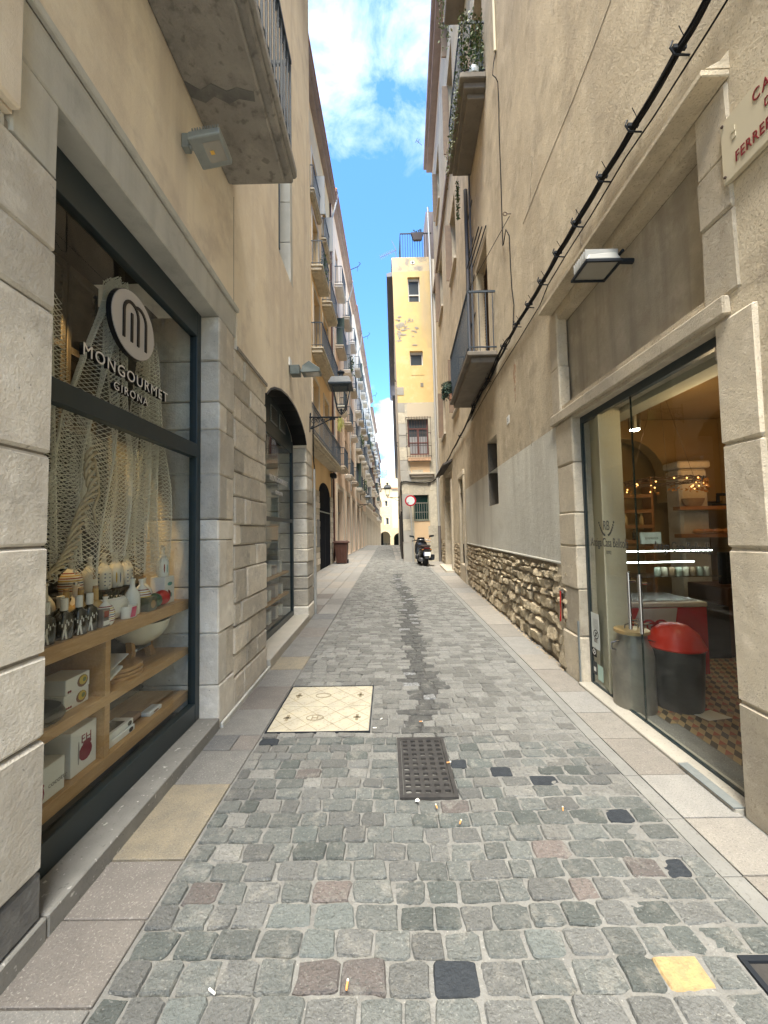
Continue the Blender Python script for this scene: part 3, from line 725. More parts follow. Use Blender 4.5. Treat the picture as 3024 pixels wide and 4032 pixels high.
# arched shop window two
OB = -.24
fr = MB(TL)
fr.box(4.43, 4.49, OB-.05, OB, .11, 3.4).box(6.72, 6.785, OB-.05, OB, .115, 3.15).box(4.491, 6.719, OB-.05, OB, .115, .20).box(4.491, 6.719, OB-.05, OB, 1.72, 1.78)
f2 = obj('window_frame', fr, frameG, A, bev=.003)
obj('pane', MB(TL).box(4.492, 6.718, OB-.03, OB-.024, .201, 1.719), glass, f2)
obj('pane', MB(TL).box(4.492, 6.718, OB-.03, OB-.024, 1.781, 2.95), glass, f2)
obj('fanlight_panel', MB(TL).prism([(4.44,2.951)]+[(a, b-.015) for a, b in arch[1:-1]]+[(6.70,3.20),(6.77,2.951)], OB-.05, OB-.01), frameG, A)
for s0 in (5.42, 5.90):
    v = obj('vent', MB(TL).box(s0, s0+.34, OB-.009, OB+.004, 3.16, 3.40), alu, A, bev=.002)
    sm = MB(TL)
    for i in range(9): sm.box(s0+.02, s0+.32, OB+.0045, OB+.012, 3.175+i*.024, 3.187+i*.024)
    obj('louvre', sm, blk, v)
sm = MB(TL); sm.T = TL
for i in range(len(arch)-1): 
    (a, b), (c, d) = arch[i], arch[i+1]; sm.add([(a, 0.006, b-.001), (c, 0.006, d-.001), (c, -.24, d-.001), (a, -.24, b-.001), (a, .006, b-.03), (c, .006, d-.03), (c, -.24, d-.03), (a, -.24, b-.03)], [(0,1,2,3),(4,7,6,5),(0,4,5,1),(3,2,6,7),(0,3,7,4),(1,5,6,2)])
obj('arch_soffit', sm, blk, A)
text('lettering', 'MONGOURMET', .115, TL(5.8, OB+.012, 2.30), BL, mirror, A, .008, spacing=1.25)
text('lettering', 'GIRONA', .08, TL(5.8, OB+.012, 2.12), BL, mirror, A, .008, spacing=1.3)

# tall opening high on the wall
hi_ = obj('window_recess', MB(TL).box(5.0, 5.8, -.30, -.27, 5.35, 7.9), dark, A)
for i in range(4): obj('stone', MB(TL).box(5.66, 5.80, -.265, .0015, 5.35+i*.64+.005, 5.35+i*.64+.635, .004), stoneGrey, hi_)
shm = mk('dark_green_shutter', [(.03,.04,.04)], rough=.5)
obj('shutter', MB(TL).box(4.985, 5.02, -.26, .012, 5.38, 7.88), shm, hi_)
# big concrete balcony over the lamp
bal = MB(TL)
s0b, s1b, ob, zb = .2, 3.40, .60, 4.70
bal.box(s0b, s1b, .001, ob, zb+.10, zb+.20, .02)
bal.box(s0b, s1b-.03, .001, ob-.03, zb+.04, zb+.099, .012)
bal.box(s0b, s1b-.09, .001, ob-.09, zb-.01, zb+.039, .012)
balc = obj('balcony', bal, soffit, A)
obj('patched_crack', MB(TL).prism([(2.50,.012),(2.56,.10),(2.52,.19),(2.57,.28),(2.55,.36),(2.58,.47),(2.64,.46),(2.62,.35),(2.65,.27),(2.60,.18),(2.64,.10),(2.60,.012)], zb-.016, zb-.0105, 2), darkBase, balc)
obj('railing', railing(TL, s0b, s1b-.05, zb+.20, ob-.05, 1.0, .105, wall_o=.0, bar=.009, curl=True), ironB, balc)
obj('conduit_joint', MB(TL).box(3.42, 3.424, .0005, .003, 3.67, 4.68), mortarM, A)
obj('drain_pipe', MB(TL).tube([(7.30,.045,.06),(7.30,.045,2.75)], .022, 8).tube([(7.30,.045,.0),(7.30,.045,.9)], .028, 8), pipeG, A, smooth=True)
pp = MB(TL).tube([(7.30,.05,2.75),(7.31,.03,2.95),(7.33,.03,3.1),(7.27,.035,3.3),(7.30,.03,3.75)], .011, 6)
obj('cable', pp, cableM, A)

# room behind window one
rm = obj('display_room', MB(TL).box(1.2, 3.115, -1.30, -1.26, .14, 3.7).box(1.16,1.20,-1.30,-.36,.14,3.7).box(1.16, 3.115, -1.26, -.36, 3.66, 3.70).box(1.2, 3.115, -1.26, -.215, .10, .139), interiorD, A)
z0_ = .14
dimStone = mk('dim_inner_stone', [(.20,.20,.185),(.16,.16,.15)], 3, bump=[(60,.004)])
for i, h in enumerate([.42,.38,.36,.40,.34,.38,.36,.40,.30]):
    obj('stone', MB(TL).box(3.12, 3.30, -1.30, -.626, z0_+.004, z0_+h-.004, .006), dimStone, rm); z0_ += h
# louvred shutter inside
shi = empty('louvred_shutter', TL(2.45, -.9, 2.3), 'dark brown louvred shutter leaning inside the display window behind the nets', 'shutter')
wdk = mk('dark_shutter_wood', [(.09,.075,.055),(.06,.05,.04)], 9, rough=.6)
for j in range(3):
    a = 2.05+j*.30
    f_ = obj('shutter_leaf', MB(TL).box(a, a+.03, -.92, -.88, 2.30, 3.5).box(a+.25, a+.28, -.92, -.88, 2.30, 3.5).box(a+.031, a+.249, -.92, -.88, 2.30, 2.36).box(a+.031, a+.249, -.92, -.88, 3.44, 3.5).box(a+.031, a+.249, -.92, -.88, 2.86, 2.91), wdk, shi)
    sm = MB(TL)
    for i in range(36):
        zz = 2.375+i*.0295
        if 2.85 < zz < 2.92: continue
        sm.quad((a+.031, -.915, zz), (a+.249, -.915, zz), (a+.249, -.885, zz+.018), (a+.031, -.885, zz+.018))
    obj('louvre', sm, wdk, f_)
ld = bpy.data.lights.new('window_spot', 'SPOT'); ld.energy = 40; ld.color = (1, .62, .24); ld.spot_size = R(60); ld.shadow_soft_size = .03
lo_ = bpy.data.objects.new('window_spot', ld); col.objects.link(lo_); lo_.location = TL(2.30, -.75, 3.45); lo_.rotation_euler = (R(8), R(14), 0); lo_['category'] = 'lamp'; lo_['label'] = 'warm spot lamp shining down on the nets in the window'

ld = bpy.data.lights.new('window_strip', 'AREA'); ld.energy = 15; ld.color = (1, .97, .92); ld.shape = 'RECTANGLE'; ld.size = .06; ld.size_y = 1.2  # unseen fill light, added to brighten the nets
lo_ = bpy.data.objects.new('window_strip', ld); col.objects.link(lo_); lo_.location = TL(2.4, -.27, 3.40); lo_.rotation_euler = (0, R(12), 0); lo_['category'] = 'lamp'; lo_['label'] = 'added fill light hidden at the head of the display window'
# shelves
sh = empty('display_shelves', TL(2.4, -.40, .2), 'oak shelf unit with three boards and two uprights behind the big shop window', 'shelf')
OF = -.235
for (a, b) in ((.955, 1.035), (.60, .655), (.245, .318)):
    obj('shelf', MB(TL).box(1.30, 3.10, -.62, OF, a, b, .003), wood, sh)
obj('upright', MB(TL).box(2.185, 2.225, -.61, OF-.004, .656, .954), wood, sh); obj('upright', MB(TL).box(2.185, 2.225, -.61, OF-.004, .319, .599), wood, sh)
obj('backboard', MB(TL).box(1.30, 3.10, -.66, -.625, .245, .95), interiorD, sh)

# ---- goods
darkGlass = mk('dark_bottle_glass', [(.012,.014,.012)], rough=.06, spec=.7, coat=.6)
amber = mk('pale_oil', [(.55,.38,.16)], rough=.1, coat=.5)
paper = mk('white_paper_label', [(.72,.72,.70)], rough=.7)
stripeR = mk('painted_dark_red', [(.25,.03,.03)], rough=.2, coat=.5); stripeY = mk('painted_yellow', [(.62,.42,.08)], rough=.2, coat=.5); stripeB = mk('painted_blue', [(.05,.10,.22)], rough=.2, coat=.5)
teal = mk('painted_teal', [(.12,.36,.34)], rough=.3); corkM = mk('cork', [(.40,.27,.15),(.3,.2,.11)], 90, rough=.9); kraft = mk('kraft_tag', [(.36,.25,.14)], rough=.9)
redP = mk('red_paint', [(.45,.02,.02)], rough=.35); greenP = mk('dark_green_paint', [(.04,.10,.06)], rough=.4); pinkL = mk('pink_label', [(.60,.06,.16)], rough=.5)
steel = mk('polished_steel', [(.55,.55,.55)], rough=.22, metal=1.0); creamC = mk('cream_ceramic', [(.62,.58,.46)], rough=.3, coat=.3)
WB = [(0,0),(.042,0),(.047,.012),(.047,.11),(.043,.135),(.026,.165),(.016,.180),(.0145,.20),(.0145,.222),(.019,.226),(.019,.236),(0,.237)]
DB = [(0,0),(.036,0),(.038,.006),(.038,.095),(.033,.115),(.0145,.13),(.013,.19),(0,.191)]
SB = [(0,0),(.045,0),(.056,.02),(.062,.06),(.058,.10),(.045,.13),(.024,.155),(.015,.165),(.014,.19),(.018,.193),(.018,.205),(0,.206)]
def lathe_at(prof, s, o, z, k=1.0, n=16, mb=None):
    m = mb or MB(); x, y, zz = TL(s, o, z); return m.lathe([(r_*k, h*k) for r_, h in prof], x, y, zz, n)
def bottle(kind, s, o, z, k, label, deco=None):
    t = empty('bottle', TL(s, o, z), label, 'bottle', 'bottles in the shop window')
    prof, mt = {'white': (WB, white), 'dark': (DB, darkGlass), 'stripe': (SB, white), 'round': (SB, white), 'oil': (DB, amber)}[kind]
    x, y, zz = TL(s, o, z)
    obj('bottle_body', lathe_at(prof, s, o, z, k), mt, t, smooth=True)
    if kind == 'dark':
        obj('neck_label', MB().lathe([(.0165*k,.135*k),(.0165*k,.192*k),(0,.193*k)], x, y, zz, 14), paper, t, smooth=True)
        tr = MB()
        def on(a, h, r=.0386): return (x+r*k*math.cos(a), y+r*k*math.sin(a), zz+h*k)
        a0 = -.75
        for da, h0, h1, w0, w1 in ((0,0.004,.05,.28,.12),(0.05,.05,.075,.12,.06),(-.25,.062,.078,.05,.05),(.38,.066,.084,.06,.04),(-.5,.078,.088,.06,.04),(.7,.082,.094,.07,.03),(.2,.078,.095,.05,.04),(.95,.076,.084,.06,.04)):
            tr.quad(on(a0+da-w0, h0), on(a0+da+w0, h0), on(a0+da+w1, h1), on(a0+da-w1, h1))
        obj('tree_print', tr, paper, t)
    if kind == 'stripe':
        for i, c in enumerate([stripeR, stripeY, stripeR, stripeB, stripeY, stripeR, stripeY, stripeR]):
            h = .030+.0145*i; rad = lambda q: [r0+(r1-r0)*(q-h0)/(h1-h0) for (r0, h0), (r1, h1) in zip(SB[1:], SB[2:]) if h0 <= q <= h1 and h1 > h0][0]
            if h > .14: break
            obj('painted_band', MB().lathe([((rad(h)+.0005)*k, h*k), ((rad(h+.006)+.0005)*k, (h+.006)*k)], x, y, zz, 16), c, t, smooth=True)
    if deco == 'dots':
        for h in (.03, .055, .08, .105):
            for a in (-1.5, -.75, -.1): 
                c = (x+.0478*k*math.cos(a), y+.0478*k*math.sin(a)); e = (-math.sin(a)*.004*k, math.cos(a)*.004*k)
                obj('dot', MB().quad((c[0]-e[0], c[1]-e[1], zz+(h-.004)*k), (c[0]+e[0], c[1]+e[1], zz+(h-.004)*k), (c[0]+e[0], c[1]+e[1], zz+(h+.004)*k), (c[0]-e[0], c[1]-e[1], zz+(h+.004)*k)), stripeB, t)
    if deco == 'tag': obj('paper_tag', MB(TL).box(s-.03, s-.01, o+.048*k, o+.0505*k, z+.09*k, z+.16*k), kraft, t)
    if deco in ('fish', 'bird'):
        for (da, h0, h1, w_, c) in ((-.25, .03, .105, .16, stripeY if deco == 'fish' else stripeR), (.25, .028, .10, .12, stripeB if deco == 'fish' else teal)):
            q = MB(); pts = []
            for i in range(10):
                tt = 2*PI*i/10; a = -.55+da+w_*math.cos(tt)*.6; h = (h0+h1)/2+(h1-h0)/2*math.sin(tt)
                pts.append((x+.0483*k*math.cos(a), y+.0483*k*math.sin(a), zz+h*k))
            q.quad(*pts); obj('painted_figure', q, c, t)
    if kind in ('white', 'stripe', 'round', 'oil'):
        hh = prof[-1][1]*k
        obj('stopper', MB().lathe([(.012*k,hh-.001),(.012*k,hh+.012*k),(0,hh+.0121*k)], x, y, zz, 10), corkM if kind != 'white' else steel, t, smooth=True)
    return t
T1 = 1.0355
for s, o, lb in ((1.86,-.30,'first dark oil bottle, half behind the stone pier'),(1.955,-.29,'dark oil bottle with white tree print, second from the pier'),(2.045,-.285,'dark oil bottle with white tree print, third from the pier'),(2.125,-.29,'dark oil bottle nearest the small square carton'),(1.925,-.375,'dark oil bottle in the back row nearest the pier'),(2.035,-.375,'dark oil bottle in the back row behind the third front one')):
    bottle('dark', s, o, T1, 1.05, lb)
for s, o, lb in ((2.10,-.40,'slim oil bottle with a cork behind the dark bottles'),(2.165,-.37,'slim oil bottle behind the square carton'),(2.235,-.34,'slim amber oil bottle beside the white bowl planter')):
    bottle('oil', s, o, T1, 1.12, lb)
bottle('white', 2.19, -.42, T1, 1.02, 'white bottle with a blue fish behind the slim oil bottles', 'fish')
bottle('white', 2.03, -.46, T1+.02, 1.05, 'plain white bottle in shadow behind the dark bottles')
bottle('stripe', 2.24, -.285, T1, .80, 'small yellow and red striped bottle beside the bowl planter')
bottle('white', 2.535, -.32, T1, .98, 'glossy white bottle standing just beyond the bowl planter')
bottle('stripe', 2.66, -.34, T1, 1.05, 'round bottle with yellow and dark red bands on the top board')
bottle('round', 2.78, -.40, T1, 1.02, 'small white bottle behind the red ball')
# raised black tray with back row
tray = obj('plinth', MB(TL).box(2.15, 2.80, -.56, -.42, T1, T1+.17, .004), dark, label='low black plinth carrying the back row of white bottles', cat='plinth')
TP = T1+.1705
bottle('stripe', 2.24, -.49, TP, .98, 'striped bottle at the pier end of the raised row')
bottle('white', 2.37, -.48, TP, .92, 'white dotted bottle with a brown tag, nearest the nets', 'tag')
bottle('white', 2.49, -.48, TP, .95, 'white dotted bottle with a brown tag, middle of the raised row', 'dots')
bottle('white', 2.60, -.48, TP, 1.0, 'white bottle painted with a yellow and blue fish', 'fish')
bottle('white', 2.71, -.48, TP, .95, 'white dotted bottle at the far end of the raised row', 'dots')
# rooster box and bottle
bx = empty('carton', TL(2.92, -.33, T1), 'tall white carton printed with a cloud and a rooster', 'box')
obj('box_body', MB(TL).box(2.86, 2.99, -.40, -.29, T1, T1+.20, .002), whiteMatt, bx)
for (ds, h, ws, hs_, c) in ((0, .145, .032, .014, teal), (-.008, .072, .018, .024, stripeR), (.012, .062, .016, .018, teal), (-.015, .095, .008, .008, stripeR)):
    pts = [(2.925+ds+ws*math.cos(2*PI*i/12), T1+h+hs_*math.sin(2*PI*i/12)) for i in range(12)]
    obj('print', MB(TL).prism(pts, -.2895, -.2885+.0001*ws*100), c, bx)
bottle('white', 2.925, -.345, T1+.2005, .93, 'white rooster bottle standing on the tall carton', 'bird')
# round can, green can, tin, cup, bowl planter
def simple(name, prof, s, o, z, mt, label, cat, n=18, sx=1, sy=1):
    x, y, zz = TL(s, o, z); return obj(name, MB().lathe(prof, x, y, zz, n, sx=sx, sy=sy), mt, smooth=True, label=label, cat=cat)
def ball(r_, n=9, c=0): return [(r_*math.sin(PI*i/n)+1e-4, r_-r_*math.cos(PI*i/n)) for i in range(n+1)]
simple('round_tin', ball(.055), 2.84, -.30, T1, redP, 'round red tin beside the tall rooster carton', 'tin')
simple('round_tin', ball(.052), 2.735, -.295, T1, greenP, 'round dark green tin beside the red one', 'tin')
t = empty('square_tin', TL(2.64, -.27, T1), 'small square dark tin with a round emblem by the shelf edge', 'tin')
obj('tin_body', MB(TL).box(2.595, 2.685, -.31, -.245, T1, T1+.092, .004), mk('olive_tin', [(.10,.11,.08)], rough=.4), t)
obj('emblem', MB(TL).prism([(2.64+.026*math.cos(2*PI*i/14), T1+.045+.028*math.sin(2*PI*i/14)) for i in range(14)], -.2449, -.243), kraft, t)
t = empty('small_carton', TL(2.20, -.25, T1), 'small dark carton with a pale label in front of the striped bottle', 'box')
obj('box_body', MB(TL).box(2.165, 2.225, -.28, -.245, T1, T1+.10, .002), mk('grey_carton', [(.17,.15,.14)], rough=.5), t)
obj('label', MB(TL).box(2.172, 2.218, -.2449, -.2435, T1+.01, T1+.035), paper, t); obj('emblem', MB(TL).box(2.178, 2.212, -.2449, -.2435, T1+.055, T1+.09), stripeR, t)
t = empty('cup', TL(2.435, -.265, T1), 'white oval cup with a slanted pink label at the shelf edge', 'cup')
x, y, zz = TL(2.435, -.275, T1)
obj('cup_body', MB().lathe([(.058,0),(.062,.004),(.064,.075),(.058,.075),(.056,.02),(0,.02)], x, y, zz, 20, sx=.55), white, t, smooth=True)
obj('label', MB(TL).prism([(2.395,T1+.008),(2.438,T1+.008),(2.452,T1+.068),(2.412,T1+.068)], -.2395, -.2365), pinkL, t)
t = empty('bowl_planter', TL(2.40, -.36, T1), 'glossy white bowl planter holding a spiky little plant', 'planter')
x, y, zz = TL(2.39, -.37, T1)
obj('bowl', MB().lathe([(.05,0),(.085,.01),(.115,.05),(.12,.09),(.105,.125),(.085,.135),(.08,.12),(0,.115)], x, y, zz, 22, sx=.72, sy=1.08), white, t, smooth=True)
sp = MB()
for i in range(46):
    a = rnd.uniform(0, 2*PI); l_ = rnd.uniform(.05,.10); q = rnd.uniform(.3, 1.0)
    bx_, by_ = x+rnd.uniform(-.04,.04), y+rnd.uniform(-.06,.06)
    tx, ty, tz = bx_+math.cos(a)*l_*q*.6, by_+math.sin(a)*l_*q, zz+.12+l_*(1.1-q*.4)
    sp.quad((bx_-.003, by_, zz+.11), (bx_+.003, by_+.002, zz+.11), (tx, ty, tz))
obj('succulent', sp, mk('dark_succulent', [(.04,.06,.05)], rough=.6), t, kind=None)
simple('white_bottle_pedestal', [(0,0),(.03,0),(.03,.01),(0,.011)], 2.12, -.56, T1, white, 'small white saucer lying at the back of the top board', 'saucer')
# lower boards
def printed_box(name, s0, s1, o0, o1, z0, z1, label, side=whiteMatt, prints=()):
    t = empty(name, TL((s0+s1)/2, (o0+o1)/2, z0), label, 'box')
    obj('box_body', MB(TL).box(s0, s1, o0, o1, z0, z1, .003), side, t)
    for (a, b, h, w_, hh, c) in prints:
        pts = [(s0+(s1-s0)*a+w_*math.cos(2*PI*i/14), z0+(z1-z0)*h+hh*math.sin(2*PI*i/14)) for i in range(14)]
        obj('print', MB(TL).prism(pts, o1+.0004+b, o1+.0014+b), c, t)
    return t
yel = mk('printed_yellow', [(.60,.46,.10)], rough=.5); brn = mk('printed_brown', [(.20,.11,.07)], rough=.5); grn = mk('printed_green', [(.20,.24,.10)], rough=.5); darkred = mk('printed_dark_red', [(.22,.02,.04)], rough=.4); greyp = mk('printed_grey', [(.30,.30,.30)], rough=.6)
printed_box('cooker_box', 1.98, 2.145, -.46, -.30, .656, .735, 'lower of two white casserole boxes with a yellow pot picture', prints=((.68,0,.5,.035,.030,brn),(.70,.0006,.55,.026,.024,yel),(.75,.0012,.55,.012,.012,grn),(.1,0,.18,.006,.006,darkred),(.18,0,.18,.006,.006,darkred),(.26,0,.18,.006,.006,darkred)))
printed_box('cooker_box', 1.99, 2.15, -.46, -.30, .7355, .815, 'upper of two white casserole boxes with a yellow pot picture', prints=((.68,0,.5,.036,.031,brn),(.70,.0006,.55,.027,.024,yel),(.75,.0012,.55,.012,.012,grn),(.1,0,.18,.006,.006,darkred),(.18,0,.18,.006,.006,darkred)))
t = empty('casserole_lid', TL(1.90, -.38, .656), 'dark slate casserole lid beside the stacked casserole boxes', 'cookware')
x, y, zz = TL(1.88, -.40, .656)
obj('lid', MB().lathe([(0,0),(.14,0),(.15,.02),(.13,.06),(.06,.085),(.02,.09),(.02,.105),(0,.106)], x, y, zz, 24), mk('slate_iron', [(.03,.035,.038)], rough=.4), t, smooth=True)
t = empty('serving_boards', TL(2.56, -.42, .656), 'stack of round wooden serving boards on the middle board', 'boards')
for i, (a, h) in enumerate(((.17,.018),(.165,.018),(.155,.02))):
    x, y, zz = TL(2.50+.01*i, -.42, .6565+.0205*i)
    obj('board', MB().lathe([(0,0),(a,0),(a,h),(0,h+.0005)], x, y, zz, 26), wood, t)
t = empty('cutlery_tray', TL(2.33,-.36,.656), 'tilted white trays and papers leaning by the upright', 'tray')
obj('tray', MB(TL).add([(2.24,-.30,.665),(2.42,-.30,.73),(2.42,-.50,.73),(2.24,-.50,.665),(2.24,-.30,.68),(2.42,-.30,.745),(2.42,-.50,.745),(2.24,-.50,.68)],[(0,1,2,3),(4,7,6,5),(0,4,5,1),(3,2,6,7),(0,3,7,4),(1,5,6,2)]), whiteMatt, t)
obj('sheet', MB(TL).add([(2.30,-.30,.742),(2.46,-.29,.80),(2.46,-.44,.80),(2.30,-.44,.742),(2.30,-.30,.748),(2.46,-.29,.806),(2.46,-.44,.806),(2.30,-.44,.748)],[(0,1,2,3),(4,7,6,5),(0,4,5,1),(3,2,6,7),(0,3,7,4),(1,5,6,2)]), whiteMatt, t)
t = empty('mortar_bowl', TL(2.78, -.40, .656), 'large cream bowl on a curved wooden stand under the top board', 'bowl')
x, y, zz = TL(2.78, -.42, .78)
obj('bowl', MB().lathe([(.0,-.01),(.06,0),(.13,.04),(.175,.10),(.19,.16),(.178,.16),(.16,.10),(.11,.05),(0,.03)], x, y, zz, 26), creamC, t, smooth=True)
for s_ in (-1, 1):
    obj('stand_foot', MB(TL).prism([(2.78+s_*.10,.657),(2.78+s_*.17,.657),(2.78+s_*.115,.74),(2.78+s_*.13,.83),(2.78+s_*.10,.83),(2.78+s_*.075,.74)], -.44, -.40), wood, t)
obj('stand_ring', MB(TL).box(2.69, 2.87, -.45, -.39, .742, .765, .004), steel, t)
printed_box('cutlery_box', 2.25, 2.50, -.40, -.27, .3185, .355, 'lower long white box with a window lid on the bottom board', prints=((.85,0,.5,.02,.014,dark),))
printed_box('cutlery_box', 2.26, 2.50, -.40, -.28, .3555, .392, 'upper long white box with a window lid on the bottom board', prints=((.85,0,.5,.02,.014,dark),))
obj('window_film', MB(TL).box(2.29, 2.45, -.38, -.30, .3922, .394), dark, label='dark clear film window in the lid of the upper long box', cat='lid')
printed_box('chocolate_box', 2.66, 2.80, -.34, -.27, .3185, .345, 'small white chocolate box at the window edge', prints=((.5,0,.5,.03,.006,brn),))
printed_box('chocolate_box', 2.56, 2.66, -.42, -.33, .3185, .36, 'brown chocolate box behind the small white one', side=brn)
b = printed_box('cocotte_box', 2.00, 2.175, -.46, -.275, .3185, .545, 'tall white cocotte box with a dark red pot picture', prints=((.55,0,.40,.045,.045,darkred),(.60,.0006,.58,.03,.018,darkred),(.28,0,.45,.005,.06,greyp)))
b = printed_box('cocotte_box', 1.72, 1.945, -.44, -.26, .3185, .475, 'long white cocotte box, partly hidden by the stone pier', prints=((.35,0,.30,.03,.05,darkred),(.38,.0006,.52,.022,.014,darkred),))
text('lettering', 'cocotte', .035, TL(1.905, -.2585, .37), BL, greyp, b, .0004)
text('lettering', 'EH', .06, TL(2.10, -.2735, .46), BL, darkred, b, .0004)

# ---- fishing nets, rope
netM = mk('pale_cord', [(.80,.78,.70),(.72,.70,.62)], 9, rough=.9)
def net(name, fn, nu, nv, label, th=.0032):
    vs = []; nu = int(nu*.75); nv = int(nv*1.5)//2*2
    for j in range(nv+1):
        for i in range(nu+1): vs.append(TL(*fn(min(1, (i+.5*(j % 2))/nu), j/nv)))
    q = nu+1; fc = []
    for j in range(0, nv-1):
        for i in range(nu):
            if j % 2 == 0:
                if i > 0: fc.append((j*q+i, (j+1)*q+i, (j+2)*q+i, (j+1)*q+i-1))
            else: fc.append((j*q+i, (j+1)*q+i+1, (j+2)*q+i, (j+1)*q+i))
    me = bpy.data.meshes.new(name); base = vs[len(vs)//2]
    me.from_pydata([tuple(Vector(v)-Vector(base)) for v in vs], [], fc); me.materials.append(netM); me.update()
    o = bpy.data.objects.new(name, me); col.objects.link(o); place(o, None, base)
    md = o.modifiers.new('w', 'WIREFRAME'); md.thickness = th*2; md.use_even_offset = False; md.use_replace = True
    return tag(o, label, 'fishing net')
def lerp(a, b, t): return a+(b-a)*t
def n1f(u, v):
    top = (1.60+.34*u, 3.05-.25*u); bot = (1.62+.47*u, 1.42-.10*math.sin(PI*u))
    return (lerp(top[0], bot[0], v), -.33+.05*math.sin(u*19+v*3)*(.4+.6*v), lerp(top[1], bot[1], v**.9))
def n2f(u, v):
    w_ = min(1, v*1.6); sp = .035+.30*w_
    s = 2.305 + (u-.5)*2*sp*(.9+.25*v) - .06*v + .016*math.sin(u*23+v*4)*w_
    z = 3.14 - v*(1.62+.22*math.sin(PI*u)) + .10*w_*abs(u-.5)
    return (s, -.31+.05*math.sin(u*23+v*2.5)*(.55+.45*(1-w_)) + .02*math.sin(u*9-v*7) - .05*v, z)
def n3f(u, v):
    w_ = min(1, v*1.5); sp = .03+.20*w_
    s = 2.64 + (u-.5)*2*sp + .13*v + .014*math.sin(u*21+v*3)*w_
    z = 2.92 - v*(1.52+.16*math.sin(PI*u)) + .05*w_*u
    return (s, -.32+.05*math.sin(u*21+v*3) + .015*math.sin(u*8+v*9) - .03*v, z)
def n4f(u, v):
    s = lerp(2.12, 2.92, u)+.02*math.sin(v*6); sag = math.sin(PI*u)
    z = 2.18 - .12*sag - v*(.50+.20*sag) + .25*abs(u-.55)
    return (s, -.40+.03*math.sin(u*22), z)
net('fishing_net', n1f, 22, 84, 'pale fishing net hanging beside the stone pier')
net('fishing_net', n2f, 34, 86, 'pale fishing net fanning out below the logo disc, gold lit at its top')
net('fishing_net', n3f, 26, 74, 'pale fishing net hanging closest to the far window jamb')
net('fishing_net', n4f, 46, 34, 'pale fishing net sagging across behind the others')
rp = MB()
ropeM = mk('thick_rope', [(.52,.44,.30),(.44,.37,.26)], 40, bump=[(200,.002)], rough=.9)
base = [(2.09,-.27,2.02),(2.07,-.26,1.90),(2.10,-.26,1.80),(2.03,-.26,1.70),(1.99,-.26,1.60),(1.96,-.26,1.50),(1.90,-.26,1.42),(1.84,-.26,1.36)]
for k in range(3):
    pts = []
    for i in range(57):
        t = i/56*(len(base)-1); a = min(int(t), len(base)-2); f = t-a
        p = Vector(base[a]).lerp(Vector(base[a+1]), f); ph = i*.62+k*2*PI/3
        pts.append((p.x+.030*math.cos(ph), p.y+.014*math.sin(ph), p.z+.016*math.sin(ph*1.0)))
    rp.tube(pts, .0085, 6, T=TL)
rp.tube([(2.10,-.26,1.98),(2.13,-.26,1.88),(2.14,-.26,1.78),(2.10,-.26,1.70),(2.12,-.26,1.62)], .008, 6, T=TL)
obj('knotted_rope', rp, ropeM, smooth='all', label='thick knotted rope hanging in front of the nets', cat='rope')

# room behind window two
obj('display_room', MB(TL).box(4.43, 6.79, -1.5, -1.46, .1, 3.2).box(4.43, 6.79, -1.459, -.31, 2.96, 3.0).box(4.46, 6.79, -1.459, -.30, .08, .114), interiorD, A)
z0_ = .12
for i in range(11): obj('stone', MB(TL).box(6.80, 7.2, -1.40, -.505, z0_+.004, z0_+.252, .006), stoneGrey, A); z0_ += .258
sh2 = empty('display_shelves', TL(5.6, -.5, .2), 'pale shelf boards behind the arched shop window', 'shelf')
for a in (.50, .86): obj('shelf', MB(TL).box(4.6, 6.70, -.75, -.31, a, a+.04, .003), wood, sh2)
k = 0
for zz in (.541, .901, .201):
    for i in range(6):
        s_ = 4.75+i*.32+rnd.uniform(-.04,.04); h = rnd.uniform(.13,.24); w_ = rnd.uniform(.10,.17)
        nm = ['pale','white','tall','grey','cream','slim'][i]; lv = ['lower board','upper board','window floor'][k]
        obj('gift_box', MB(TL).box(s_, s_+w_, -.45-.02*i, -.36, zz, zz+h, .003), whiteMatt if i % 2 else mk('card_%d_%d' % (k, i), [(.5+.1*rnd.random(), .5, .45)], rough=.6), label='%s gift box on the %s of the arched window, %s from the pier' % (nm, lv, ['first','second','third','fourth','fifth','sixth'][i]), cat='box', group='gift boxes in the arched window')
    k += 1

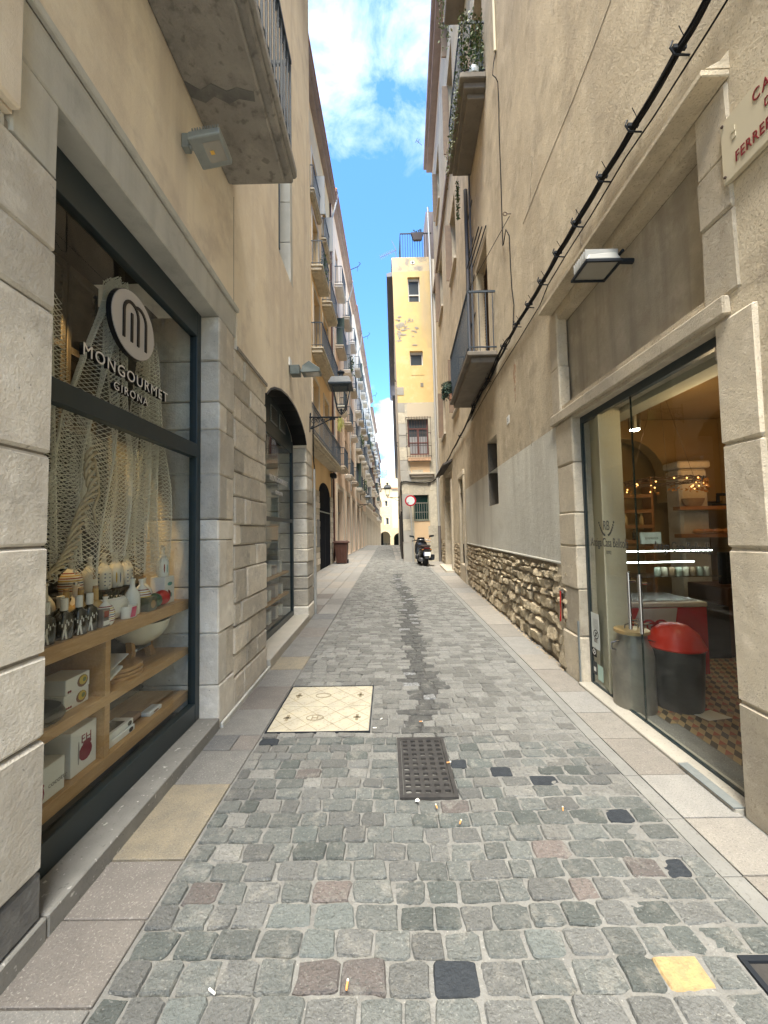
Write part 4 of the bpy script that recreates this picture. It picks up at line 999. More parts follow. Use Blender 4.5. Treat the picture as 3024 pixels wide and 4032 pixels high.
# ---- lamps and lantern fixed to this building
fl = empty('floodlight', TL(2.6, 0, 4.2), 'grey finned floodlight hanging under the concrete balcony', 'lamp')
def flood(fl, T, s, z, out, ang_s, w_, h_, mt, lensM):
    m = MB(T).box(s-.03, s+.03, .001, .05, z+.06, z+.16, .005); obj('bracket', m, mt, fl)
    obj('arm', MB(T).tube([(s, .04, z+.08), (s, out*.35, z+.08)], .018, 8), mt, fl, smooth=True)
    o0, o1 = out*.28, out
    tz = -.03
    m = MB(T).add([(s-w_, o0, z+.02), (s+w_, o0, z+.02), (s+w_, o1, z+.06), (s-w_, o1, z+.06), (s-w_, o0, z+.075), (s+w_, o0, z+.075), (s+w_, o1, z+.105), (s-w_, o1, z+.105)], [(0,1,2,3),(4,7,6,5),(0,4,5,1),(3,2,6,7),(0,3,7,4),(1,5,6,2)])
    body = obj('housing', m, mt, fl, bev=.012)
    fm = MB(T)
    for i in range(11):
        q = o0+(o1-o0)*(.12+.08*i); fm.box(s-w_*.86, s+w_*.86, q-.003, q+.003, z+.08+ (i*.0028), z+.112+i*.0025)
    obj('fin', fm, mt, body)
    a = lambda t: z+.02+.04*t
    q0, q1 = .38, .92
    P_ = lambda ss, t, d: (s+ss*w_*.62, o0+(o1-o0)*t, a(t)-d)
    obj('lens', MB(T).quad(P_(-1,q0,.002), P_(1,q0,.002), P_(1,q1,.002), P_(-1,q1,.002)), lensM, body)
    obj('led_chip', MB(T).quad(P_(-.2,.5,.004), P_(.2,.5,.004), P_(.2,.62,.004), P_(-.2,.62,.004)), mk('led_yellow', [(.8,.5,.1)], rough=.5), body)
lensM = mk('reflector_lens', [(.36,.35,.31)], rough=.12, spec=.7, metal=.3)
flood(fl, TL, 2.52, 4.14, .30, 0, .115, .1, alu, lensM)
sp_ = empty('spotlight', TL(5.56, 0, 3.95), 'dark grey two-part spotlight above the arched window', 'lamp')
obj('mounting_plate', MB(TL).box(5.50, 5.62, .001, .02, 4.0, 4.12, .003), whiteMatt, sp_)
spM = mk('grey_green_lamp_case', [(.10,.125,.125),(.13,.155,.15)], 6, rough=.5)
obj('gear_box', MB(TL).box(5.49, 5.63, .021, .16, 3.86, 4.0, .008), spM, sp_)
obj('arm', MB(TL).tube([(5.56,.15,3.93),(5.56,.21,3.93)], .016, 8), spM, sp_, smooth=True)
m = MB(TL).add([(5.46,.19,3.87),(5.66,.19,3.87),(5.66,.46,3.88),(5.46,.46,3.88),(5.48,.20,3.98),(5.64,.20,3.98),(5.64,.30,4.05),(5.48,.30,4.05),(5.46,.46,3.93),(5.66,.46,3.93)], [(3,2,1,0),(0,1,5,4),(4,5,6,7),(7,6,9,8),(8,9,2,3),(0,4,7,8,3),(1,2,9,6,5)])
hd = obj('lamp_head', m, spM, sp_, bev=.006)
obj('lens', MB(TL).quad((5.48,.24,3.869),(5.64,.24,3.869),(5.64,.44,3.877),(5.48,.44,3.877)), lensM, hd)

lan = empty('street_lantern', TL(7.05, 0, 3.6), 'black wrought iron lantern on a scrolled bracket at the building corner', 'street lamp')
Ls = 7.10; m = MB(TL)
m.tube([(Ls,0,3.70),(Ls,.60,3.69)], .016, 8); m.tube([(Ls,.0,3.42),(Ls,.02,3.78)], .014, 6)
m.tube([(Ls,.02,3.48),(Ls,.12,3.52),(Ls,.24,3.58),(Ls,.36,3.64),(Ls,.46,3.665)], .012, 6)
def scroll(cx, cz, r0, a0, turns=1.4, d=1, n=20): return [(Ls, cx+r0*(1-i/n*.75)*math.cos(a0+d*2*PI*turns*i/n), cz+r0*(1-i/n*.75)*math.sin(a0+d*2*PI*turns*i/n)) for i in range(n+1)]
for a, b, r_, q in ((.08,3.62,.055,0),(.17,3.635,.045,1),(.26,3.645,.035,2),(.06,3.50,.035,1),(.40,3.655,.028,0),(.47,3.66,.022,1)): m.tube(scroll(a, b, r_, q), .008, 5)
obj('bracket', m, iron, lan, smooth=True)
cx_, cyy, _ = TL(Ls, .60, 0)
def sq(r_, z_, tw=PI/4): return [(cx_+r_*math.cos(tw+i*PI/2), cyy+r_*math.sin(tw+i*PI/2), z_) for i in range(4)]
def lantern_head(parent, cx, cy, z, k, mats_):
    def sq(r_, z_): return [(cx+r_*k*math.cos(PI/4+i*PI/2), cy+r_*k*math.sin(PI/4+i*PI/2), z+z_*k) for i in range(4)]
    def fr_(prof):
        m = MB(); v = []; f = []
        for r_, z_ in prof: v += sq(r_, z_)
        for i in range(len(prof)-1):
            for j in range(4): f.append((i*4+j, i*4+(j+1) % 4, (i+1)*4+(j+1) % 4, (i+1)*4+j))
        f.append((3,2,1,0)); f.append(tuple(range(len(v)-4, len(v)))); return m.add(v, f)
    rf = obj('lantern_roof', fr_([(.20,.42),(.31,.44),(.315,.47),(.235,.60),(.13,.63),(.10,.64)]), mats_[0], parent)
    obj('finial', MB().lathe([(.09,.64),(.05,.66),(.045,.70),(.075,.73),(.07,.75),(.02,.77),(0,.80)], cx, cy, z, 10), mats_[0], rf, smooth=True) if k == 1 else obj('finial', MB().lathe([(r_*k, h*k) for r_, h in [(.09,.64),(.05,.66),(.045,.70),(.075,.73),(.07,.75),(.02,.77),(0,.80)]], cx, cy, z, 8), mats_[0], rf, smooth=True)
    m = MB(); lo_, hi_ = sq(.115, .02), sq(.215, .42)
    for a, b in zip(lo_, hi_): m.tube([a, b], .010*k, 5)
    for ring_ in (lo_, sq(.125,.07), hi_):
        for i in range(4): m.tube([ring_[i], ring_[(i+1) % 4]], .009*k, 5)
    m.tube([(cx, cy, z-.10*k), (cx, cy, z+.02*k)], .02*k, 8)
    for p in lo_: m.tube([p, ((p[0]+cx)/2, (p[1]+cy)/2, z-.05*k), (cx, cy, z-.09*k)], .008*k, 5)
    cg_ = obj('lantern_cage', m, mats_[0], parent)
    m = MB(); a_, b_ = sq(.11, .03), sq(.205, .415)
    for i in range(4): m.quad(a_[i], a_[(i+1) % 4], b_[(i+1) % 4], b_[i])
    obj('lantern_glass', m, glassClear, cg_)
lantern_head(lan, cx_, cyy, 3.83, .97, [ironB])
m = MB()
for i in range(70):
    a = rnd.uniform(0, 2*PI); l_ = rnd.uniform(.05, .20); r_ = rnd.uniform(0, .05)
    x, y, zz = cx_-.02+r_*math.cos(a), cyy+r_*math.sin(a), 3.68-rnd.uniform(0, .12)
    m.quad((x-.007, y, zz), (x+.007, y+.004, zz), (x+.5*r_*math.cos(a)+.006, y+.5*r_*math.sin(a), zz-l_), (x+.5*r_*math.cos(a)-.004, y, zz-l_*.9))
obj('dried_sprig', m, mk('dry_yellow_sprig', [(.45,.42,.12),(.36,.36,.12)], 20, island=.3, rough=.8), label='bunch of dry yellow sprigs tied under the corner lantern', cat='dried plant')
# ------------------------------------------------------------------ tan building opposite, with the shop door
Bd = empty('tan_building', (2.1, 6, 0), 'tall tan plastered building with rubble stone foot and glass shop door', 'building')
ZT = 20.0
hR = [  # openings: s0, s1, z0, z1
 (2.13, 3.90, -.05, 2.69),            # shop door
 (7.03, 7.85, 2.00, 3.30),            # small window
 (11.1, 12.0, .50, 3.10),             # doorway up a step
 (14.2, 16.3, -.05, 3.75),            # dark gateway under the canopy
 (7.35, 8.45, 4.90, 7.35),            # balcony door
 (7.10, 8.4, 10.35, 12.9),            # flowered balcony door
 (7.9, 9.0, 14.9, 17.4),
 (11.6, 12.9, 5.42, 7.4), (15.6, 17.0, 5.55, 7.7), (11.4, 12.7, 9.9, 12.0), (15.4, 16.9, 10.8, 13.2), (11.2, 12.5, 14.2, 16.8), (15.6, 17.0, 15.6, 18.0), (11.4,12.4,17.6,19.0)]
PANEL = (2.18, 4.21, 2.86, 3.84)
mR = MB(TR)
low = [h for h in hR if h[2] < 1.16 and h[0] > 4.4]
# lower rubble zone is built separately: wall skin starts at 1.15 beyond the shop
wallgrid(mR, -3, 4.4, -.05, 2.78, [hR[0], (-5,-4,0,1), (3.901,4.399,-.1,1.16) if False else (-6,-5,0,1)], .30, cuts=())
wallgrid(mR, -3, 4.4, 2.781, ZT, [PANEL], .12)
wallgrid(mR, 4.4, 19.02, 2.68, ZT, [(h[0], h[1], max(h[2], 2.68) if h[2] < 2.68 else h[2], h[3]) for h in hR[1:]], .28)
obj('plaster_wall', mR, plasterR, Bd)
mP = MB(TR)
wallgrid(mP, 4.4, 10.9, 1.15, 2.68, [hR[1]], .28)
obj('painted_patch', mP, plasterGrey, Bd)
mQ = MB(TR); wallgrid(mQ, 10.9, 19.02, 1.10, 2.68, [hR[2], hR[3]], .28)
obj('plaster_wall', mQ, plasterR, Bd)
mG = MB(TR).box(4.27, 4.40, -.05, .004, 1.17, 2.68)
obj('painted_patch', mG, plasterGrey, Bd)
core = MB(TR)
core.box(-3, 2.10, -7, -.31, -.05, ZT-.1).box(6.55, 19.0, -7, -.30, -.05, ZT-.1).box(4.45, 6.549, -.33, -.30, -.05, ZT-.1).box(2.101, 4.449, -7, -.31, 3.9, ZT-.1)
core.box(2.101, 4.449, -.34, -.13, 2.84, 3.899)
obj('inner_wall', core, dark, Bd)
obj('stained_panel', MB(TR).box(2.18, 4.21, -.129, -.118, 2.865, 3.835), panelR, Bd)
obj('cornice', MB(TR).box(-3, 4.4, -.3, .42, ZT+.0, ZT+.22, .03).box(-3, 4.4, -.3, .28, ZT-.14, ZT-.002, .02).box(4.41, 18.9, -.3, .44, ZT, ZT+.22, .03).box(4.41, 18.9, -.3, .30, ZT-.14, ZT-.002, .02), roofEdge, Bd)
obj('string_course', MB(TR).box(9.2, 19.0, .0, .10, 13.55, 13.75, .01).box(-3, 4.4, .0, .10, 13.55, 13.75, .01).box(4.41, 6.4, .0, .10, 13.55, 13.75, .01), roofEdge, Bd)
# panel surround
obj('surround_stone', MB(TR).box(4.11, 4.32, -.10, .018, 2.80, 3.30, .010), jambR, Bd); obj('surround_stone', MB(TR).box(4.13, 4.32, -.10, .014, 3.306, 3.915, .010), jambR, Bd)
for a, b in ((2.80,3.25),(3.256,3.56),(3.566,3.95)): obj('surround_stone', MB(TR).box(1.98, 2.20, -.10, rnd.uniform(.010,.020), a, b, .012), jambR, Bd)
obj('hood_ledge', MB(TR).box(1.96, 4.27, .001, .155, 3.955, 3.995, .006), plasterR, Bd)
obj('plaster_band', MB(TR).prism([(.001,3.997),(.13,3.997),(.05,4.04),(.001,4.10)], 1.96, 4.27, 0), plasterR, Bd)
# shop surround
obj('lintel', MB(TR).box(2.04, 4.33, .001, .045, 2.69, 2.795, .008), jambR, Bd)
obj('lintel_soffit', MB(TR).box(2.132, 3.898, -.30, -.0, 2.665, 2.689), jambR, Bd)
zz = [-.02, .46, .93, 1.36, 1.70, 2.21, 2.685]
for i, (a, b) in enumerate(zip(zz, zz[1:])):
    obj('jamb_stone', MB(TR).box(3.885, 4.26 - (.05 if i == 1 else 0), -.13, .012+rnd.uniform(-.003,.005), a+.004, b-.004, .012), jambR, Bd)
zz = [-.02, .60, 1.42, 1.99, 2.685]
for i, (a, b) in enumerate(zip(zz, zz[1:])):
    obj('jamb_stone', MB(TR).box(1.90, 2.145, -.20, .014+rnd.uniform(-.003,.004), a+.004, b-.004, .014), jambR, Bd)
obj('scraped_foot', MB(TR).box(1.2, 1.895, .001, .035, -.02, .42, .03), rubbleM, Bd)
obj('threshold', MB(TR).box(2.15, 3.884, -.14, .055, -.03, .030, .006), sillM if False else mk('pale_threshold', [(.42,.39,.33),(.36,.34,.29)], 5, speck=((.2,.19,.16), 70, .62, .6), bump=[(60,.003)]), Bd)
obj('metal_strip', MB(TR).box(2.15, 2.55, .0, .062, .0305, .036), alu, Bd)
# glazing: fixed pane and door leaf
OG = -.085
sf = obj('door_track', MB(TR).box(2.146, 3.884, OG-.03, OG+.01, 2.60, 2.664).box(3.852, 3.884, OG-.012, OG+.012, .031, 2.599).box(2.146, 3.884, OG-.012, OG+.012, .0305, .042), frameG, Bd)
obj('pane', MB(TR).box(3.08, 3.851, OG-.005, OG+.005, .043, 2.598), glass, Bd)
gl = obj('door_leaf', MB(TR).box(2.15, 3.072, OG-.005, OG+.005, .043, 2.598), glass, Bd)
obj('pane_edge', MB(TR).box(3.0725, 3.0795, OG-.006, OG+.006, .043, 2.598), mk('dark_green_glass_edge', [(.01,.02,.016)], rough=.2), Bd)
for s_ in (3.13, 2.99):
    hm = MB(TR)
    hm.tube([(s_, -.03, .73), (s_, -.03, 1.18)], .0135, 10)
    hm.tube([(s_, -.03, .80), (s_, OG, .80)], .008, 6); hm.tube([(s_, -.03, 1.11), (s_, OG, 1.11)], .008, 6)
    obj('door_handle', hm, steel, gl, smooth=True)
obj('door_closer', MB(TR).box(2.16, 2.24, OG+.006, OG+.02, 2.52, 2.60, .003), steel, gl)
txM = mk('etched_dark_lettering', [(.05,.05,.045)], rough=.6)
text('lettering', 'Antiga Casa Bellsolà', .115, TR(3.48, OG+.008, 1.37), BR, txM, Bd, .0006, squash=.62)
text('lettering', 'RB', .125, TR(3.50, OG+.008, 1.52), BR, txM, Bd, .0006, squash=.7)
text('lettering', '1892', .045, TR(3.48, OG+.008, 1.305), BR, txM, Bd, .0006)
lm = MB(TR)
for d in (-1, 1):
    for i in range(9):
        t = i/9; s_ = 3.50+d*(.03+.10*t); zq_ = 1.47+.12*t*t+.02*t
        lm.quad((s_-.012, OG+.008, zq_), (s_+.004, OG+.008, zq_-.006), (s_+.012, OG+.008, zq_+.012), (s_-.004, OG+.008, zq_+.018))
obj('wheat_mark', lm, txM, Bd)
text('lettering', 'Antiga Casa Bellsolà', .10, TR(2.62, OG+.008, 1.37), BR, txM, Bd, .0006, squash=.62)
# notices
def notice(s0, s1, z0, z1, mt, name='notice'): return obj(name, MB(TR).box(s0, s1, OG+.006, OG+.008, z0, z1), mt, Bd)
ntc = notice(3.70, 3.84, .38, .72, mk('pale_notice', [(.55,.58,.55)], rough=.6))
nm = MB(TR); o_ = OG+.0085
c_ = (3.76, .52); nm.add([(c_[0]+r_*math.cos(2*PI*i/20), o_, c_[1]+r_*1.0*math.sin(2*PI*i/20)) for r_ in (.035,.046) for i in range(20)], [(i, (i+1) % 20, 20+(i+1) % 20, 20+i) for i in range(20)])
nm.quad((c_[0]-.03,o_,c_[1]+.022),(c_[0]-.022,o_,c_[1]+.03),(c_[0]+.03,o_,c_[1]-.022),(c_[0]+.022,o_,c_[1]-.03)).quad((c_[0]-.01,o_,c_[1]-.02),(c_[0]+.01,o_,c_[1]-.02),(c_[0]+.014,o_,c_[1]+.02),(c_[0]-.004,o_,c_[1]+.024))
for i in range(9): nm.quad((3.72,o_,.66-.011*i),(3.80,o_,.66-.011*i),(3.80,o_,.662-.011*i),(3.72,o_,.662-.011*i))
obj('notice_print', nm, txM, ntc)
notice(3.74, 3.80, .44, .475, mk('brown_sticker', [(.12,.06,.04)], rough=.5), 'sticker'); n2 = notice(3.77, 3.845, .30, .39, dark, 'sticker')
n3 = notice(3.77, 3.84, .13, .25, mk('black_sticker', [(.03,.035,.04)], rough=.5), 'sticker'); notice(3.665, 3.755, .10, .24, mk('mint_sticker', [(.38,.52,.46)], rough=.5), 'sticker')
nm = MB(TR); c_ = (3.807, .345); nm.add([(c_[0]+r_*math.cos(2*PI*i/16), o_, c_[1]+r_*math.sin(2*PI*i/16)) for r_ in (.020,.028) for i in range(16)], [(i, (i+1) % 16, 16+(i+1) % 16, 16+i) for i in range(16)])
nm.quad((c_[0]-.02,o_,c_[1]+.014),(c_[0]-.014,o_,c_[1]+.02),(c_[0]+.02,o_,c_[1]-.014),(c_[0]+.014,o_,c_[1]-.02)); obj('notice_print', nm, paper, n2)
nm = MB(TR); nm.quad((3.785,o_,.16),(3.825,o_,.16),(3.825,o_,.20),(3.785,o_,.20)); obj('notice_print', nm, paper, n3)

# rubble foot
rb = MB(TR)
def bedz(s0, s1, n):
    nz_ = 9; v = []; f = []
    for i in range(n+1):
        for j in range(nz_+1):
            s_ = s0+(s1-s0)*i/n; z_ = -.03+1.20*j/nz_
            v.append((s_, -.032+.022*noise.noise(Vector((s_*6, z_*6, 1)))+.01*noise.noise(Vector((s_*18, z_*18, 2))), z_))
    for i in range(n):
        for j in range(nz_): f.append((i*(nz_+1)+j, (i+1)*(nz_+1)+j, (i+1)*(nz_+1)+j+1, i*(nz_+1)+j+1))
    rb.add(v, f)
bedz(4.2, 11.1, 90); bedz(12.0, 14.2, 20); bedz(16.3, 19.0, 20)
rubble = obj('rubble_bed', rb, rubbleBed, Bd, smooth='all', kind='stuff')
def rock(m, s_, z_, w_, h_, seed, T=TR, dep=.045, o=-.042):
    r = random.Random(seed); n = 7; v = []
    ang = sorted(2*PI*(i+r.uniform(-.33,.33))/n for i in range(n)); jit = [r.uniform(.82, 1.12) for _ in range(n)]; e = .62
    tl_, tv = r.uniform(-.02,.02), r.uniform(-.02,.02)
    for k_, (sc, oo) in enumerate(((1.02, 0), (.96, dep*.7), (.80, dep))):
        for i in range(n):
            t = ang[i]; c, s2 = math.cos(t), math.sin(t)
            px = math.copysign(abs(c)**e, c); pz = math.copysign(abs(s2)**e, s2)
            v.append((s_+px*w_/2*jit[i]*sc, o+oo+r.uniform(-.007,.007)+(tl_*px+tv*pz if k_ else 0), z_+pz*h_/2*jit[i]*sc))
    v.append((s_+r.uniform(-.25,.25)*w_*.5, o+dep*r.uniform(.9,1.15), z_+r.uniform(-.2,.2)*h_*.5))
    f = []
    for k_ in range(2):
        for i in range(n): j = (i+1) % n; f.append((k_*n+i, k_*n+j, (k_+1)*n+j, (k_+1)*n+i))
    for i in range(n): f.append((2*n+i, 2*n+(i+1) % n, 3*n))
    m.add(v, f, T)
rr_ = random.Random(11); cnt = 0; far_r = MB(TR)
z_ = .02
while z_ < 1.10:
    h = rr_.choice([.08,.11,.15,.19])*rr_.uniform(.9,1.1); s_ = 4.10 + rr_.uniform(0, .05)
    if z_+h > 1.155: h = 1.155-z_
    while s_ < 19.0:
        k_ = .07 if rr_.random() < .3 else .14
        w_ = rr_.uniform(k_, k_+.06+h); c = s_+w_/2
        blocked = any(a-.02 < c+w_/2 and c-w_/2 < b+.02 for a, b in ((11.1,12.0),(14.2,16.3)))
        if not blocked and s_+w_ < 19:
            hh = h*rr_.uniform(.7, 1.05); cz = z_+h/2+.012*math.sin(c*3)+rr_.uniform(-.01,.01)
            if s_ < 9.3 and cnt < 296:
                m = MB(TR); rock(m, c, cz, w_*.98, hh, cnt+500, dep=rr_.uniform(.03,.06)); obj('stone', m, rubbleM, rubble); cnt += 1
            else: rock(far_r, c, cz, w_*.98, hh, int(c*997+z_*131))
        s_ += w_
    z_ += h
rubF = mk('rubble_stone_far', [(.44,.36,.25),(.35,.28,.19),(.52,.45,.33)], 9, island=.25, stain=((.16,.12,.09), 9, .57, .55), bump=[(40,.016)], rough=.95)
obj('stone', far_r, rubF, rubble, kind='stuff', label='rubble stones farther up the street')
obj('plaster_edge', MB(TR).box(4.28, 10.9, -.05, .012, 1.145, 1.175, .008), plasterGrey, Bd)
lwm = MB()   # loose rubble and dirt line at the foot
for i in range(260):
    s_ = 4.25+rr_.random()**1.3*7; o_ = rr_.uniform(.0, .05)-.01; q = rr_.uniform(.006, .022); x, y, zq = TR(s_, o_, 0.0)
    lwm.add([(x-q, y, .002), (x, y-q, .002), (x+q, y, .002), (x, y+q*1.1, .002), (x, y, q*1.1+.002)], [(0,1,4),(1,2,4),(2,3,4),(3,0,4)])
obj('rubble', lwm, rubF, label='crumbled stone chips lying along the foot of the rubble wall', cat='rubble', kind='stuff')
# near-jamb foot details
obj('angle_strip', MB(TR).box(3.872, 3.90, .0265, .034, .0, .62), alu, Bd)
obj('old_conduit', MB(TR).tube([(4.262,.012,.56),(4.262,.012,.75),(4.262,.018,.85)], .010, 6), rust, Bd)
rg = empty('red_cord', TR(4.22, .02, .6), 'loop of red cord hanging from a hook on the rubble wall', 'cord')
obj('hook', MB(TR).tube([(4.22,.0,.865),(4.22,.05,.87),(4.22,.055,.90)], .006, 6).box(4.205,4.235,.0,.03,.84,.89), steel, rg)
obj('cord_loop', MB(TR).tube([(4.22,.05,.87),(4.21,.055,.75),(4.225,.05,.66),(4.24,.055,.58),(4.255,.05,.53),(4.235,.05,.545),(4.228,.05,.66),(4.222,.055,.76),(4.226,.05,.87)], .0045, 6), redP, rg)
# plaster damage, crack and numbered tile
obj('plaster_damage', MB(TR).prism([(5.72,4.12),(5.80,4.02),(5.84,3.90),(5.80,3.80),(5.81,3.66),(5.76,3.60),(5.79,3.47),(5.73,3.50),(5.74,3.62),(5.71,3.70),(5.73,3.82),(5.69,3.92),(5.70,4.02)], .0005, .004, 0) if False else MB(lambda o, s, z: TR(s, o, z)).prism([(5.72,4.12),(5.80,4.02),(5.84,3.90),(5.80,3.80),(5.81,3.66),(5.76,3.60),(5.79,3.47),(5.73,3.50),(5.74,3.62),(5.71,3.70),(5.73,3.82),(5.69,3.92),(5.70,4.02)], .0008, .006, 0), mk('exposed_brick_patch', [(.38,.20,.12),(.55,.48,.36),(.25,.18,.13)], 12, bump=[(40,.01)]), Bd)
crk = MB(TR); crk.tube([(2.93,.001,5.82),(3.2,.001,5.78),(3.58,.001,5.75),(4.06,.001,5.74),(4.39,.001,5.73)], .0035, 4); crk.tube([(4.41,.001,5.73),(4.7,.001,5.73),(5.12,.001,5.74)], .0035, 4)
obj('crack', crk, mortarM, Bd)
tl = obj('number_tile', MB(TR).box(6.13, 6.27, .001, .010, 3.25, 3.38, .002), paper, Bd); text('number', '15', .09, TR(6.20, .0115, 3.285), BR, txM, tl, .0008)
# old repairs and hairline cracks in the render
r7 = random.Random(77); repM = mk('repair_mortar', [(.52,.46,.36),(.45,.40,.31)], 3, bump=[(60,.004)], rough=.93); repD = mk('darker_repair_mortar', [(.44,.375,.28),(.38,.325,.245)], 3, bump=[(60,.004)], rough=.93)
for (s_, z_, n_) in ((3.6,4.65,9),(5.2,3.1,8),(1.8,2.2,7),(6.9,5.6,10),(4.7,6.3,12)):
    pts = [(s_, .001, z_)]
    for q in range(n_): pts.append((pts[-1][0]+r7.uniform(-.04,.05), .001, pts[-1][2]-r7.uniform(.03,.08)))
    obj('crack', MB(TR).tube(pts, .0022, 4), mortarM, Bd)
# window: set-back, shade on the far reveal made as a dark sheet
wv = obj('window', MB(TR).box(7.03, 7.85, -.279, -.25, 2.0, 3.3), paneDark, Bd)
obj('sill', MB(TR).box(7.04, 7.80, -.249, -.001, 2.001, 2.012), frameStone, wv); obj('reveal_shade', MB(TR).box(7.81, 7.845, -.249, -.004, 2.013, 3.29), MATS['black_brown_gate'] if 'black_brown_gate' in MATS else mk('grey_brown_board', [(.12,.105,.085),(.09,.08,.065)], 4, rough=.8), wv)
# doorways
d1 = obj('door', MB(TR).box(11.1, 12.0, -.30, -.26, .0, 3.1), mk('dark_brown_door', [(.07,.05,.04),(.05,.035,.03)], 4, rough=.6), Bd)
obj('jamb_stone', MB(TR).box(11.98, 12.2, -.05, .03, 0, 3.12, .01), jambR, Bd); obj('jamb_stone', MB(TR).box(11.0, 11.1, -.22, .05, .48, 3.1, .01), jambR, Bd); obj('lintel', MB(TR).box(11.0, 12.2, -.2, .05, 3.125, 3.28, .01), jambR, Bd)
obj('step', MB(TR).box(11.0, 12.1, -.25, .03, -.02, .5, .01), jambR, Bd)
d2 = obj('gate', MB(TR).box(14.2, 16.3, -.30, -.26, 0, 3.75), mk('black_brown_gate', [(.035,.03,.027)], rough=.7), Bd)
obj('jamb_stone', MB(TR).box(16.3, 16.62, -.2, .06, 0, 3.0, .01), jambR, Bd); obj('jamb_stone', MB(TR).box(13.95, 14.2, -.22, .06, 0, 3.4, .01), jambR, Bd)
obj('step', MB(TR).box(13.9, 16.6, -.2, .30, -.02, .09, .01), frameStone, Bd)
cp = empty('canopy', TR(15.2, .15, 3.8), 'small dark slate canopy over the gateway', 'canopy')
obj('canopy_slab', MB(TR).add([(13.7,.0,4.02),(17.2,.0,4.02),(17.2,.34,3.86),(13.7,.34,3.86),(13.7,0,4.10),(17.2,0,4.10),(17.2,.35,3.92),(13.7,.35,3.92)], [(0,1,2,3),(4,7,6,5),(0,4,5,1),(3,2,6,7),(0,3,7,4),(1,5,6,2)]), mk('slate_canopy', [(.10,.09,.085),(.06,.055,.05)], 5, bump=[(30,.01)]), cp)
# upper windows with shutters
shutM = mk('brown_louvre_paint', [(.22,.15,.10),(.17,.12,.085)], 6, rough=.7)
for i, h in enumerate(hR[4:]):
    a, b, c, d = h
    wn_ = obj('window', MB(TR).box(a, b, -.30, -.25, c, d), paneDark, Bd)
    if i in (3, 4, 5, 6, 7, 8): obj('sill', MB(TR).box(a-.06, b+.06, .0, .08, c-.09, c-.002, .01), frameStone, wn_)
    if i == 0:
        for q0, q1 in ((a, a+.52), (a+.57, b)):
            sh_ = obj('shutter_leaf', MB(TR).box(q0, q0+.05, -.20, -.16, c, d).box(q1-.05, q1, -.20, -.16, c, d).box(q0+.051, q1-.051, -.20, -.16, d-.07, d).box(q0+.051, q1-.051, -.20, -.16, c, c+.09), mk('pale_shutter_frame', [(.50,.42,.30)], rough=.7), Bd)
            sm = MB(TR)
            for k in range(34):
                zq = c+.10+k*(d-c-.19)/34; sm.box(q0+.051, q1-.051, -.21, -.205, zq, zq+.012).quad((q0+.051,-.205,zq+.012),(q1-.051,-.205,zq+.012),(q1-.051,-.15,zq-.01),(q0+.051,-.15,zq-.01))
            obj('louvre', sm, shutM, sh_)
    else:
        # open leaf standing off the wall
        sh_ = obj('shutter_leaf', MB(TR).box(b-.02, b+.02, -.05, .16, c+.1, d-.05), shutM, Bd)
# blind box rail
obj('awning_rail', MB(TR).tube([(7.25,.10,7.45),(8.7,.10,7.62)], .012, 6).tube([(7.25,.16,7.45),(8.7,.16,7.62)], .012, 6).tube([(7.25,.02,7.47),(8.7,.02,7.66)], .012, 6), iron, Bd)
# balconies on this side
b2 = MB(TR); b2.box(6.75, 9.50, .0, .54, 4.66, 4.74, .012); b2.box(6.83, 9.42, .0, .46, 4.56, 4.659, .01)
b2o = obj('balcony', b2, mk('grey_balcony_stone', [(.22,.195,.16),(.17,.15,.125)], 3, stain=((.11,.095,.08), 4, .55, .5), bump=[(40,.005)]), Bd)
obj('railing', railing(TR, 6.80, 9.45, 4.74, .50, 1.12, .115, bar=.007), ironB, b2o)
b1 = MB(TR); b1.box(6.90, 8.9, .0, .50, 10.12, 10.24, .015); b1.box(6.98, 8.82, .0, .42, 10.0, 10.119, .01); b1.box(7.08, 8.72, .0, .34, 9.9, 9.999, .01)
b1o = obj('balcony', b1, MATS['grey_balcony_stone'], Bd)
obj('railing', railing(TR, 6.95, 8.85, 10.24, .46, 1.05, .115, bar=.007), ironB, b1o)
b3 = MB(TR); b3.box(7.7, 9.25, .0, .46, 14.45, 14.75, .02); b3o = obj('balcony', b3, MATS['grey_balcony_stone'], Bd)
obj('railing', railing(TR, 7.75, 9.2, 14.75, .42, 1.0, .115, bar=.007), ironB, b3o)
# ivy on the flowered balcony
def leaves(m, centre_fn, n, size, seed):
    r = random.Random(seed)
    for i in range(n):
        p = Vector(centre_fn(r)); a = Vector((r.uniform(-1,1), r.uniform(-1,1), r.uniform(-1,1))).normalized(); b_ = a.orthogonal().normalized(); c_ = a.cross(b_)
        s_ = size*r.uniform(.6, 1.4)
        m.add([tuple(p-b_*s_), tuple(p-c_*s_*.55), tuple(p+b_*s_), tuple(p+c_*s_*.55)], [(0,1,2,3)], I3)
iv = empty('ivy', TR(7.0, .3, 10.3), 'leafy ivy climbing the railings of the flowered balcony', 'plant')
m = MB()
leaves(m, lambda r: TR(6.93+r.gauss(0,.03), r.uniform(.04,.5), 10.28+r.random()*1.25*(.55+.45*r.random())), 620, .026, 3)
leaves(m, lambda r: TR(6.92+r.random()*1.9, .48+r.gauss(0,.03), 10.25+r.random()**2*.6), 240, .026, 4)
obj('foliage', m, plant, iv)
m = MB(); leaves(m, lambda r: TR(6.90+r.gauss(0,.04), r.uniform(.04,.5), 10.35+r.random()*1.1), 260, .030, 5)
leaves(m, lambda r: TR(6.95+1.9*r.random(), .53+r.gauss(0,.03), 10.0+r.random()*.4-.4*r.random()**2), 260, .026, 6)
obj('pale_foliage', m, plantDry, iv)
